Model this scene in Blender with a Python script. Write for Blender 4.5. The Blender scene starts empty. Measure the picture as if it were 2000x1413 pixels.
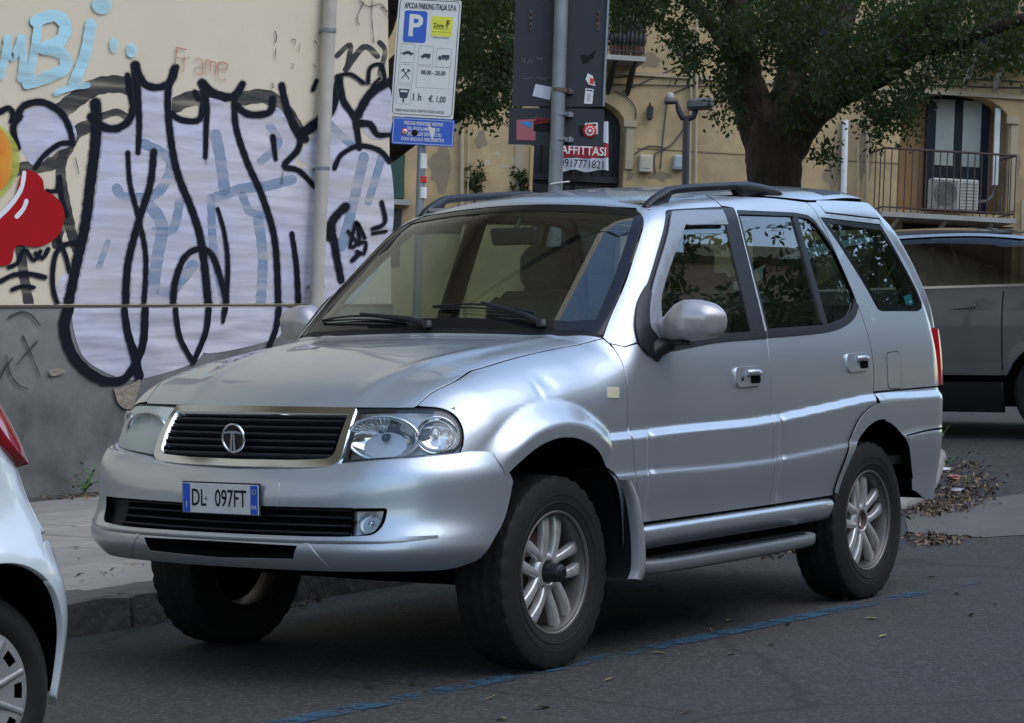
import bpy, bmesh, math, random
import numpy as np
from mathutils import Vector, Matrix, Euler
from mathutils.geometry import delaunay_2d_cdt
random.seed(7); rng=np.random.default_rng(7)
R_=math.radians
scene=bpy.context.scene; COL=scene.collection
# ---------------------------------------------------------------- camera
CAM_C=np.array([7.79194,5.92531,1.32417]); YAW,PITCH,ROLL,FPX=R_(214.03914),R_(-1.05385),R_(-.58011),4867.42
_v=np.array([math.cos(YAW)*math.cos(PITCH),math.sin(YAW)*math.cos(PITCH),math.sin(PITCH)])
_r=np.cross(_v,[0,0,1]); _r/=np.linalg.norm(_r); _u=np.cross(_r,_v)
CR=_r*math.cos(ROLL)+_u*math.sin(ROLL); CU=-_r*math.sin(ROLL)+_u*math.cos(ROLL)
cd=bpy.data.cameras.new('camera'); cam=bpy.data.objects.new('camera',cd); COL.objects.link(cam)
cam.matrix_world=Matrix([[CR[0],CU[0],-_v[0],CAM_C[0]],[CR[1],CU[1],-_v[1],CAM_C[1]],[CR[2],CU[2],-_v[2],CAM_C[2]],[0,0,0,1]])
cd.sensor_width=36; cd.lens=FPX/2000*36; cd.clip_start=.1; cd.clip_end=800
cd.dof.use_dof=False
scene.camera=cam
# ---------------------------------------------------------------- light
world=bpy.data.worlds.new('World'); scene.world=world; world.use_nodes=True
nt=world.node_tree; bg=nt.nodes['Background']; sk=nt.nodes.new('ShaderNodeTexSky'); sk.sky_type='NISHITA'
SUN_EL,SUN_AZ=R_(50),R_(100)
sk.sun_disc=False; sk.sun_elevation=SUN_EL; sk.sun_rotation=R_(90)-SUN_AZ; sk.air_density=1.2; sk.dust_density=.8; sk.ozone_density=1.0
nt.links.new(sk.outputs[0],bg.inputs[0]); bg.inputs[1].default_value=.15
sd=bpy.data.lights.new('sun','SUN'); sun=bpy.data.objects.new('sun',sd); COL.objects.link(sun)
sd.energy=1.0; sd.angle=R_(80); sd.color=(1,.97,.93)
_s=Vector((math.cos(SUN_AZ)*math.cos(SUN_EL),math.sin(SUN_AZ)*math.cos(SUN_EL),math.sin(SUN_EL)))
sun.rotation_euler=_s.to_track_quat('Z','Y').to_euler()
vs=scene.view_settings; vs.view_transform='Standard'; vs.look='None'; vs.exposure=.88; vs.gamma=1; vs.use_curve_mapping=False
# ---------------------------------------------------------------- where a photographed point is, at a known distance or plane
def ray(px,py): return _v+CR*(px-1000)/FPX-CU*(py-706.5)/FPX
def at(px,py,D): return CAM_C+ray(px,py)*D
def on_y(px,py,Y): d=ray(px,py); return CAM_C+d*(Y-CAM_C[1])/d[1]
def on_z(px,py,Z): d=ray(px,py); return CAM_C+d*(Z-CAM_C[2])/d[2]
G=np.array([-.061,.023,1.0]); G/=np.linalg.norm(G)      # plumb line; the street climbs away from us
# ---------------------------------------------------------------- materials
def mat(name,col=(.5,.5,.5),rough=.5,metal=0,spec=.5,coat=0,nscale=0,namt=0,bump=0,bscale=40,col2=None,fac=.5,emit=None,coatr=.05,detail=4,stretch=None,bdist=.01):
    m=bpy.data.materials.new(name); m.use_nodes=True; n=m.node_tree; b=n.nodes['Principled BSDF']
    b.inputs['Base Color'].default_value=(*col,1); b.inputs['Roughness'].default_value=rough
    b.inputs['Metallic'].default_value=metal; b.inputs['Specular IOR Level'].default_value=spec
    b.inputs['Coat Weight'].default_value=coat; b.inputs['Coat Roughness'].default_value=coatr
    if emit: b.inputs['Emission Color'].default_value=(*emit[0],1); b.inputs['Emission Strength'].default_value=emit[1]
    if nscale or bump:
        tc=n.nodes.new('ShaderNodeTexCoord'); mp=n.nodes.new('ShaderNodeMapping'); n.links.new(tc.outputs['Object'],mp.inputs[0])
        if stretch: mp.inputs['Scale'].default_value=stretch
    if nscale:
        t=n.nodes.new('ShaderNodeTexNoise'); t.inputs['Scale'].default_value=nscale; t.inputs['Detail'].default_value=detail; t.inputs['Roughness'].default_value=.65
        n.links.new(mp.outputs[0],t.inputs[0]); r=n.nodes.new('ShaderNodeMapRange'); n.links.new(t.outputs[0],r.inputs[0])
        r.inputs[1].default_value=fac-namt; r.inputs[2].default_value=fac+namt
        x=n.nodes.new('ShaderNodeMix'); x.data_type='RGBA'; n.links.new(r.outputs[0],x.inputs[0])
        x.inputs[6].default_value=(*col,1); x.inputs[7].default_value=(*(col2 or tuple(c*.6 for c in col)),1)
        n.links.new(x.outputs[2],b.inputs['Base Color'])
    if bump:
        t=n.nodes.new('ShaderNodeTexNoise'); t.inputs['Scale'].default_value=bscale; t.inputs['Detail'].default_value=5
        n.links.new(mp.outputs[0],t.inputs[0]); u=n.nodes.new('ShaderNodeBump'); u.inputs['Strength'].default_value=bump; u.inputs['Distance'].default_value=bdist
        n.links.new(t.outputs[0],u.inputs['Height']); n.links.new(u.outputs[0],b.inputs['Normal'])
    return m
def glass(name,tint,refl=1.0,rough=.0,dirt=0):
    m=bpy.data.materials.new(name); m.use_nodes=True; n=m.node_tree; n.nodes.clear()
    o=n.nodes.new('ShaderNodeOutputMaterial'); mx=n.nodes.new('ShaderNodeMixShader'); t=n.nodes.new('ShaderNodeBsdfTransparent'); g=n.nodes.new('ShaderNodeBsdfGlossy')
    t.inputs[0].default_value=(*tint,1); g.inputs['Roughness'].default_value=rough; g.inputs[0].default_value=(1,1,1,1)
    f=n.nodes.new('ShaderNodeFresnel'); ge=n.nodes.new('ShaderNodeNewGeometry'); io=n.nodes.new('ShaderNodeMath'); io.operation='MULTIPLY_ADD'; io.inputs[1].default_value=1/1.5-1.5; io.inputs[2].default_value=1.5; n.links.new(ge.outputs['Backfacing'],io.inputs[0]); n.links.new(io.outputs[0],f.inputs[0]);   # a thin pane: the same from both sides
    mu=n.nodes.new('ShaderNodeMath'); mu.operation='MULTIPLY_ADD'; mu.inputs[1].default_value=1.6*refl; mu.inputs[2].default_value=.02; mu.use_clamp=True
    n.links.new(f.outputs[0],mu.inputs[0]); n.links.new(mu.outputs[0],mx.inputs[0]); n.links.new(t.outputs[0],mx.inputs[1]); n.links.new(g.outputs[0],mx.inputs[2])
    out=mx.outputs[0]
    if dirt:
        d=n.nodes.new('ShaderNodeBsdfDiffuse'); d.inputs[0].default_value=(.52,.55,.50,1); m2=n.nodes.new('ShaderNodeMixShader')
        tc=n.nodes.new('ShaderNodeTexCoord'); nz=n.nodes.new('ShaderNodeTexNoise'); nz.inputs['Scale'].default_value=3; n.links.new(tc.outputs['Object'],nz.inputs[0])
        k=n.nodes.new('ShaderNodeMath'); k.operation='MULTIPLY'; k.inputs[1].default_value=dirt*2; n.links.new(nz.outputs[0],k.inputs[0]); n.links.new(k.outputs[0],m2.inputs[0])
        n.links.new(out,m2.inputs[1]); n.links.new(d.outputs[0],m2.inputs[2]); out=m2.outputs[0]
    n.links.new(out,o.inputs[0]); return m
def car_paint(name,col,metal=.75,rough=.36,flake=.12,coat=1,coatr=.04):
    m=mat(name,col,rough,metal,.5,coat,coatr=coatr); n=m.node_tree; b=n.nodes['Principled BSDF']
    tc=n.nodes.new('ShaderNodeTexCoord'); t=n.nodes.new('ShaderNodeTexNoise'); t.inputs['Scale'].default_value=260; t.inputs['Detail'].default_value=1
    n.links.new(tc.outputs['Object'],t.inputs[0]); r=n.nodes.new('ShaderNodeMapRange'); r.inputs[3].default_value=rough-flake*.5; r.inputs[4].default_value=rough+flake
    # road film, thicker low down and in patches
    d=n.nodes.new('ShaderNodeTexNoise'); d.inputs['Scale'].default_value=2.2; d.inputs['Detail'].default_value=6; n.links.new(tc.outputs['Object'],d.inputs[0])
    rr=n.nodes.new('ShaderNodeMapRange'); rr.inputs[1].default_value=.42; rr.inputs[2].default_value=.8; rr.inputs[3].default_value=0; rr.inputs[4].default_value=.15; n.links.new(d.outputs[0],rr.inputs[0])
    x=n.nodes.new('ShaderNodeMix'); x.data_type='RGBA'; x.inputs[6].default_value=(*col,1); x.inputs[7].default_value=(.33,.31,.28,1); n.links.new(rr.outputs[0],x.inputs[0]); n.links.new(x.outputs[2],b.inputs['Base Color'])
    n.links.new(t.outputs[0],r.inputs[0]); n.links.new(r.outputs[0],b.inputs['Roughness']); return m
M={}
M['silver']=car_paint('silver_paint',(.535,.59,.645),metal=.82,rough=.38,coat=1,coatr=.02)
M['black']=mat('black_plastic',(.008,.009,.011),.5,spec=.25,bump=.15,bscale=300,bdist=.001)
M['gloss_black']=mat('gloss_black',(.008,.008,.010),.12)
M['satin_black']=mat('satin_black',(.012,.014,.019),.40,spec=.35)
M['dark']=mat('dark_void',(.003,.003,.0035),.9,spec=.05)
M['rubber']=mat('tyre_rubber',(.008,.008,.0085),.72,spec=.35,nscale=9,namt=.2,col2=(.015,.014,.013),bump=.4,bscale=160,bdist=.002)
M['alloy']=mat('alloy',(.66,.68,.71),.34,.6,coat=.5,nscale=14,namt=.25,col2=(.44,.42,.40))
M['chrome']=mat('chrome',(.66,.70,.75),.13,1)
M['glass']=glass('windscreen_glass',(.76,.88,.82),1.25)
M['sideglass']=glass('side_glass',(.46,.56,.52),1.2)
M['clear']=glass('clear_lens',(.93,.95,.96),1.0)
M['hazy']=glass('hazy_lens',(.75,.78,.76),1.0,.25,.75)
M['deflector']=mat('smoked_acrylic',(.23,.245,.27),.22,0,.5,coat=.6)
M['reflector']=mat('lamp_reflector',(.75,.76,.78),.10,1)
M['amber']=mat('amber',(.55,.10,.03),.25)
M['red']=mat('red_lens',(.35,.008,.015),.12,coat=1)
M['seat']=mat('seat_cloth',(.095,.088,.08),.9,nscale=40,namt=.2,bump=.3,bscale=120)
M['trim']=mat('cabin_trim',(.10,.095,.085),.75)
M['beige']=mat('cabin_beige',(.32,.29,.25),.8)
M['white']=mat('white_paint_flat',(.72,.73,.72),.45,nscale=6,namt=.3,col2=(.62,.62,.60))
M['plate_white']=mat('plate_white',(.66,.67,.66),.4,nscale=30,namt=.25,col2=(.52,.52,.50))
M['blue_sign']=mat('blue_sign',(.012,.085,.50),.35)
M['blk_ink']=mat('black_ink',(.007,.008,.010),.5,spec=.15)
M['red_ink']=mat('red_ink',(.55,.02,.02),.5)
M['rust']=mat('rusty_steel',(.16,.10,.07),.8,nscale=12,namt=.3,col2=(.06,.05,.045))
M['galv']=mat('galvanised_steel',(.27,.30,.32),.5,.5,nscale=7,namt=.3,col2=(.17,.19,.21),bump=.1)
# ---------------------------------------------------------------- mesh helpers
def new_obj(name,me,parent=None,m=None):
    o=bpy.data.objects.new(name,me); COL.objects.link(o)
    if parent is not None: o.parent=parent
    if m is not None and me is not None:
        for k in (m if isinstance(m,(list,tuple)) else [m]): me.materials.append(k)
    return o
def thing(name,label,cat,loc=(0,0,0),group=None,mw=None):
    o=bpy.data.objects.new(name,None); COL.objects.link(o); o.empty_display_size=.2
    if mw is not None: o.matrix_world=mw
    else: o.location=Vector(loc)
    o['label']=label; o['category']=cat
    if group: o['group']=group
    return o
def tag(o,label=None,cat=None,group=None,kind=None):
    for k,v in (('label',label),('category',cat),('group',group),('kind',kind)):
        if v: o[k]=v
    return o
class MB:
    def __init__(s): s.v=[]; s.f=[]; s.mi=[]; s.sm=[]
    def add(s,v,f,mi=0,smooth=False):
        k=len(s.v); s.v+= [tuple(map(float,q)) for q in v]; s.f+=[tuple(i+k for i in q) for q in f]; s.mi+=[mi]*len(f); s.sm+=[smooth]*len(f); return s
    def box(s,c,d,rot=None,mi=0,bev=0):
        x,y,z=[q/2 for q in d]; Rm=(rot if isinstance(rot,Matrix) else Euler(rot).to_matrix()) if rot is not None else Matrix.Identity(3)
        if bev:
            b=min(bev,x*.9,y*.9,z*.9); P=[]
            for sx in (-1,1):
                for sy in (-1,1):
                    for sz in (-1,1):
                        P+=[(sx*(x-b),sy*(y-b),sz*z),(sx*(x-b),sy*y,sz*(z-b)),(sx*x,sy*(y-b),sz*(z-b))]
            bm=bmesh.new(); [bm.verts.new(p) for p in P]; r=bmesh.ops.convex_hull(bm,input=bm.verts); bm.verts.index_update()
            s.add([Vector(c)+Rm@v.co for v in bm.verts],[[v.index for v in f.verts] for f in bm.faces],mi); bm.free(); return s
        v=[(-x,-y,-z),(x,-y,-z),(x,y,-z),(-x,y,-z),(-x,-y,z),(x,-y,z),(x,y,z),(-x,y,z)]
        return s.add([Vector(c)+Rm@Vector(q) for q in v],[(0,3,2,1),(4,5,6,7),(0,1,5,4),(1,2,6,5),(2,3,7,6),(3,0,4,7)],mi)
    def tube(s,pts,r,seg=10,mi=0,caps=True,smooth=True,flat=None):
        pts=[Vector(p) for p in pts]; rs=r if isinstance(r,(list,tuple)) else [r]*len(pts); V=[]; F=[]
        up=None
        for i,p in enumerate(pts):
            t=(pts[min(i+1,len(pts)-1)]-pts[max(i-1,0)]).normalized()
            if up is None:
                up=Vector((0,0,1)) if abs(t.z)<.9 else Vector((1,0,0))
            a=t.cross(up).normalized(); b=a.cross(t).normalized(); up=b
            for k in range(seg):
                th=2*math.pi*k/seg; V.append(p+(a*math.cos(th)*(flat or 1)+b*math.sin(th))*rs[i])
        for i in range(len(pts)-1):
            for k in range(seg):
                F.append((i*seg+k,i*seg+(k+1)%seg,(i+1)*seg+(k+1)%seg,(i+1)*seg+k))
        s.add(V,F,mi,smooth)
        if caps: s.add(V[:seg],[tuple(range(seg))[::-1]],mi); s.add(V[-seg:],[tuple(range(seg))],mi)
        return s
    def lathe(s,prof,c,ax,seg=32,mi=0,smooth=True,x0=None):
        """prof: (r, h) along axis ax from c"""
        ax=Vector(ax).normalized(); a=(Vector(x0) if x0 else (Vector((0,0,1)) if abs(ax.z)<.9 else Vector((1,0,0)))); a=(a-ax*a.dot(ax)).normalized(); b=ax.cross(a); V=[];F=[]
        for r,h in prof:
            for k in range(seg):
                th=2*math.pi*k/seg; V.append(Vector(c)+ax*h+(a*math.cos(th)+b*math.sin(th))*r)
        for i in range(len(prof)-1):
            for k in range(seg): F.append((i*seg+k,i*seg+(k+1)%seg,(i+1)*seg+(k+1)%seg,(i+1)*seg+k))
        return s.add(V,F,mi,smooth)
    def prism(s,poly,fn,mi=0,smooth=False):
        """poly 2D, fn(a,b,t) -> 3D for t=0,1 ; closed prism"""
        n=len(poly); V=[fn(a,b,0) for a,b in poly]+[fn(a,b,1) for a,b in poly]
        tri=tess(poly)
        F=[t for t in tri]+[tuple(i+n for i in t[::-1]) for t in tri]+[(i,(i+1)%n,(i+1)%n+n,i+n) for i in range(n)]
        return s.add(V,F,mi,smooth)
    def grid(s,P,closed_u=False,mi=0,smooth=True):
        """P[i][j] -> quads"""
        a,b=len(P),len(P[0]); V=[p for r in P for p in r]; F=[]
        for i in range(a-1+(1 if closed_u else 0)):
            for j in range(b-1): F.append((i*b+j,((i+1)%a)*b+j,((i+1)%a)*b+j+1,i*b+j+1))
        return s.add(V,F,mi,smooth)
    def build(s,name,m,parent=None,recalc=True,loc=None):
        me=bpy.data.meshes.new(name); me.from_pydata(s.v,[],s.f); me.polygons.foreach_set('use_smooth',s.sm); me.polygons.foreach_set('material_index',s.mi)
        if recalc:
            bm=bmesh.new(); bm.from_mesh(me); bmesh.ops.recalc_face_normals(bm,faces=bm.faces); bm.to_mesh(me); bm.free()
        me.update(); o=new_obj(name,me,parent,m)
        if loc is not None: o.location=loc
        return o
def tess(poly):
    r=delaunay_2d_cdt([Vector(p) for p in poly],[],[list(range(len(poly)))],1,1e-6)
    om=r[3]; return [tuple(om[i][0] for i in f) for f in r[2] if all(om[i] for i in f)]
def in_poly(P,poly):
    P=np.asarray(P); x,y=P[:,0],P[:,1]; c=np.zeros(len(P),bool); n=len(poly)
    for i in range(n):
        x1,y1=poly[i]; x2,y2=poly[(i+1)%n]
        if y1==y2: continue
        k=((y1>y)!=(y2>y))&(x<(x2-x1)*(y-y1)/(y2-y1)+x1); c^=k
    return c
def crv(pts,step=.02):
    """open Catmull-Rom curve through pts"""
    P=np.array(pts,float); out=[]
    for i in range(len(P)-1):
        a=P[max(i-1,0)]; b=P[i]; c=P[i+1]; d=P[min(i+2,len(P)-1)]
        n=max(2,int(np.linalg.norm(c-b)/step))
        for k in range(n):
            t=k/n; out.append(tuple(.5*((2*b)+(c-a)*t+(2*a-5*b+4*c-d)*t*t+(3*b-a-3*c+d)*t**3)))
    out.append(tuple(P[-1])); return out
def dens(poly,step=.03):
    out=[]
    for i in range(len(poly)):
        a=np.array(poly[i]); b=np.array(poly[(i+1)%len(poly)]); n=max(1,int(np.linalg.norm(b-a)/step))
        for k in range(n): out.append(tuple(a+(b-a)*k/n))
    return out
def clean(poly,eps=.002):
    out=[]
    for p in poly:
        if not out or math.dist(p,out[-1])>eps: out.append(tuple(p))
    while len(out)>1 and math.dist(out[0],out[-1])<=eps: out.pop()
    return out
def inset_poly(poly,d):
    P=np.array(poly); n=len(P); A=.5*sum(P[i][0]*P[(i+1)%n][1]-P[(i+1)%n][0]*P[i][1] for i in range(n)); sg=1 if A>0 else -1
    a=P-np.roll(P,1,0); b=np.roll(P,-1,0)-P; a/=np.linalg.norm(a,axis=1)[:,None]; b/=np.linalg.norm(b,axis=1)[:,None]
    na=np.stack([-a[:,1],a[:,0]],1)*sg; nb=np.stack([-b[:,1],b[:,0]],1)*sg; m=na+nb; m/=np.maximum(np.linalg.norm(m,axis=1),1e-6)[:,None]
    k=np.clip(1/np.maximum((m*na).sum(1),.35),1,2); return [tuple(q) for q in P+m*(d*k)[:,None]]
def rnd_poly(pts,r,seg=5):
    """round the corners of a polygon"""
    out=[]; n=len(pts); rr=r if isinstance(r,(list,tuple)) else [r]*n
    for i in range(n):
        p=np.array(pts[i],float); a=np.array(pts[i-1],float)-p; b=np.array(pts[(i+1)%n],float)-p
        la,lb=np.linalg.norm(a),np.linalg.norm(b); q=min(rr[i],la*.48,lb*.48)
        if q<=0: out.append(tuple(p)); continue
        A=p+a/la*q; B=p+b/lb*q
        for k in range(seg+1):
            t=k/seg; out.append(tuple(A*(1-t)**2+p*2*t*(1-t)+B*t*t))
    return out
# ---------------------------------------------------------------- car surface
def spl(xs, ys):
    """smooth monotone-ish cubic (Catmull-Rom on a table) -> callable"""
    xs=np.array(xs,float); ys=np.array(ys,float); m=np.gradient(ys,xs)
    t=np.linspace(xs[0],xs[-1],1600); i=np.clip(np.searchsorted(xs,t)-1,0,len(xs)-2)
    h=xs[i+1]-xs[i]; s=(t-xs[i])/h
    v=((1+2*s)*(1-s)**2)*ys[i]+s*(1-s)**2*h*m[i]+s*s*(3-2*s)*ys[i+1]+s*s*(s-1)*h*m[i+1]
    return lambda q: np.interp(q,t,v)
def smax(a,b,k):
    h=np.maximum(k-np.abs(a-b),0)/k
    return np.maximum(a,b)+h*h*k*.25
def smin(a,b,k): return -smax(-a,-b,k)
def sst(a,b,x):
    t=np.clip((x-a)/(b-a),0,1); return t*t*(3-2*t)
S_side=spl([.25,.45,.6,.8,.95,1.05,1.15,1.22,1.3,1.5,1.65,1.8,1.95],[.83,.86,.873,.884,.887,.882,.868,.851,.827,.762,.713,.664,.615])
S_hood=spl([-1.2,-.6,-.4,-.15,.1,.3,.5,.65,.78,.9],[1.225,1.22,1.215,1.192,1.158,1.12,1.064,1.008,.955,.89])
S_roof=spl([-4,-3.45,-3.25,-3.0,-2.7,-2.3,-1.8,-1.3,-1.0,-.6,0],[1.70,1.87,1.92,1.943,1.938,1.92,1.895,1.852,1.800,1.70,1.5])
S_rear=spl([.2,.6,1.0,1.2,1.35,1.74,1.95],[-3.56,-3.57,-3.57,-3.57,-3.57,-3.40,-3.22])
S_cladtop=spl([-4,-3.2,-2.60,-2.1,-1.6,-.9,-.3,.5],[.940,.943,.945,.915,.885,.876,.868,.868])
S_step2=spl([-4,-2.9,-2.3,-1.6,-.3,.5],[.76,.755,.735,.705,.715,.715])
def side_w(x,z,clad=True):
    w=S_side(z)-.012*sst(-2.2,-3.6,x)-.03*sst(.1,.75,x)*sst(1.25,.8,z)
    if clad:
        zt=S_cladtop(x)
        c=.028*sst(zt+.008,zt-.032,z)+.014*sst(zt-.03,.55,z)*0
        z2=S_step2(x); c=c+.010*sst(z2+.008,z2-.020,z)-.018*sst(z2-.02,.50,z)
        c=c*sst(-.05,-.20,x)
        rf=np.hypot(x-.06,z-.36); fl=.052*sst(.655,.555,rf)*sst(.62,.30,x)*(1-.85*sst(-.12,-.36,x)*sst(.90,.72,z))
        rr=np.hypot(x+2.66,z-.36); fr=.030*sst(.52,.49,rr)*0
        c=np.maximum(c,fl)
        # the two upright grooves pressed into the door cladding
        for gx,wd in((-.60,.035),(-1.70,.035)):
            g=np.exp(-((x-gx+.03*sst(.85,.55,z)*0)/ (wd*.55))**2)
            c=c-.011*g*sst(.50,.56,z)*sst(zt+.002,zt-.03,z)
        w=w+c
    return w
def front_x(y,z): return .80+(.9-z)*.17-.19*y*y
def dents(x,z):
    d=-.010*np.exp(-(((x-.03)/.055)**2+((z-1.075)/.03)**2))-.004*np.exp(-(((x+.05)/.09)**2+((z-1.10)/.022)**2))
    d=d-.006*np.exp(-(((x-.10)/.02)**2+((z-1.05)/.03)**2))
    return d
def body(x,y,z,clad=True,dent=True):
    sgn=y>0; y=np.abs(y)
    w=side_w(x,z,clad)
    if dent: w=w+np.where(sgn,dents(x,z),0)
    side=y-w
    rail=-.010*np.exp(-((y-.40-.16*sst(.7,-.4,x))/.05)**2)*sst(.75,.4,x)   # crease on the hood
    hood=(z-(S_hood(x)+.032*(1-(y/.8)**2)+rail*-1))*.97
    roof=(z-(S_roof(x)+.002-.15*y*y))*.99
    wind=(x-(-.33-1.22*(z-1.22)-.20*y*y))/1.578
    cabin=smax(roof,wind,.07)
    top=smin(hood,cabin,.03)
    f=smax(side,top,.17*sst(-.75,-.2,x)+.09)
    f=smax(f,x-front_x(y,z),.26)
    f=smax(f,(S_rear(z)+.13*y*y-x)*.9,.13)
    return f
S_bx=spl([.30,.40,.44,.50,.545,.60,.70,.75,.79,.83,.9],[.80,.885,.925,.955,.945,.912,.905,.89,.86,.80,.66])
def bumper(x,y,z,rec=True):
    y=np.abs(y)
    zz=z-.045*sst(.35,.85,y)
    zz=np.where(z>.6,zz,z)
    w=.905-.03*sst(.75,.88,z)-.10*sst(.52,.36,z)
    f=smax(y-w,x-(S_bx(np.where(z>.55,z-.05*sst(.35,.85,y)*sst(.55,.75,z),z))-.20*y*y),.36)
    return f
def rbumper(x,y,z):
    y=np.abs(y); w=side_w(x,z,True)
    return smax(y-w-.004,(-3.575+.14*y*y-.02*sst(.6,.4,z)*-1-x),.16)
def march(fn,P,D,L,n=90,it=22):
    """first crossing of fn<=0 along P+t*D, t in 0..L (vectorised)"""
    P=np.asarray(P,float); D=np.asarray(D,float)
    t0=np.zeros(len(P)); t1=np.full(len(P),np.nan); prev=np.zeros(len(P)); act=np.ones(len(P),bool)
    for i in range(1,n+1):
        t=L*i/n; Q=P[act]+D[act]*t; v=fn(Q[:,0],Q[:,1],Q[:,2])
        idx=np.where(act)[0]; hit=v<=0
        t1[idx[hit]]=t; t0[idx[hit]]=L*(i-1)/n; act[idx[hit]]=False
        if not act.any(): break
    bad=np.isnan(t1); t1[bad]=L; t0[bad]=L
    a,b=t0.copy(),t1.copy()
    for _ in range(it):
        m=(a+b)/2; Q=P+D*m[:,None]; v=fn(Q[:,0],Q[:,1],Q[:,2]); o=v>0
        a=np.where(o,m,a); b=np.where(o,b,m)
    return P+D*b[:,None],bad
def grad(fn,Q,h=.003):
    g=np.stack([fn(*(Q+np.eye(3)[k]*h).T)-fn(*(Q-np.eye(3)[k]*h).T) for k in range(3)],1)
    return g/np.linalg.norm(g,axis=1)[:,None]
UC=.3+.6*np.pi/2+.3
def wrap_ray(u,z):
    """u,z -> ray start/dir for the chart wrapped round side, corner and nose (y>0 side, mirrored past the middle)"""
    u=np.asarray(u,float); m=u>UC; uu=np.where(m,2*UC-u,u)
    th=np.clip((uu-.3)/.6,0,np.pi/2); c,s=np.cos(th),np.sin(th)
    px=np.where(uu<.3,uu,.3+s*1.3); py=np.where(uu<.3,1.6,.3+c*1.3)
    dx=np.where(uu<.3,0,-s); dy=np.where(uu<.3,-1.,-c)
    fr=uu>.3+.6*np.pi/2
    px=np.where(fr,1.6,px); py=np.where(fr,UC-uu,py); dx=np.where(fr,-1.,dx); dy=np.where(fr,0,dy)
    py=np.where(m,-py,py); dy=np.where(m,-dy,dy)
    return np.stack([px,py,np.asarray(z,float)+0*px],1),np.stack([dx,dy,0*dx],1)
def to_wrap(P):
    P=np.asarray(P); x,y=P[:,0],P[:,1]; s=y<0; ya=np.abs(y)
    u=np.where(x<=.3,x,np.where(ya<=.3,UC-ya,.3+.6*np.arctan2(x-.3,np.maximum(ya-.3,1e-9))))
    return np.stack([np.where(s,2*UC-u,u),P[:,2]],1)
def top_ray(x,y,h=2.4):
    x=np.asarray(x,float); return np.stack([x,np.asarray(y,float),0*x+h],1),np.stack([0*x,0*x,0*x-1.],1)
def rear_ray(y,z):
    y=np.asarray(y,float); return np.stack([0*y-4.6,y,np.asarray(z,float)],1),np.stack([0*y+1.,0*y,0*y],1)
CH={'wrap':(wrap_ray,1.9),'top':(top_ray,2.1),'rear':(rear_ray,2.6)}
def lift(pts,fn,chart,off=0.):
    P=np.array(pts,float); rr,L=CH[chart]; A,D=rr(P[:,0],P[:,1]); Q,bad=march(fn,A,D,L); N=grad(fn,Q); return Q+N*off,N,bad
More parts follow.
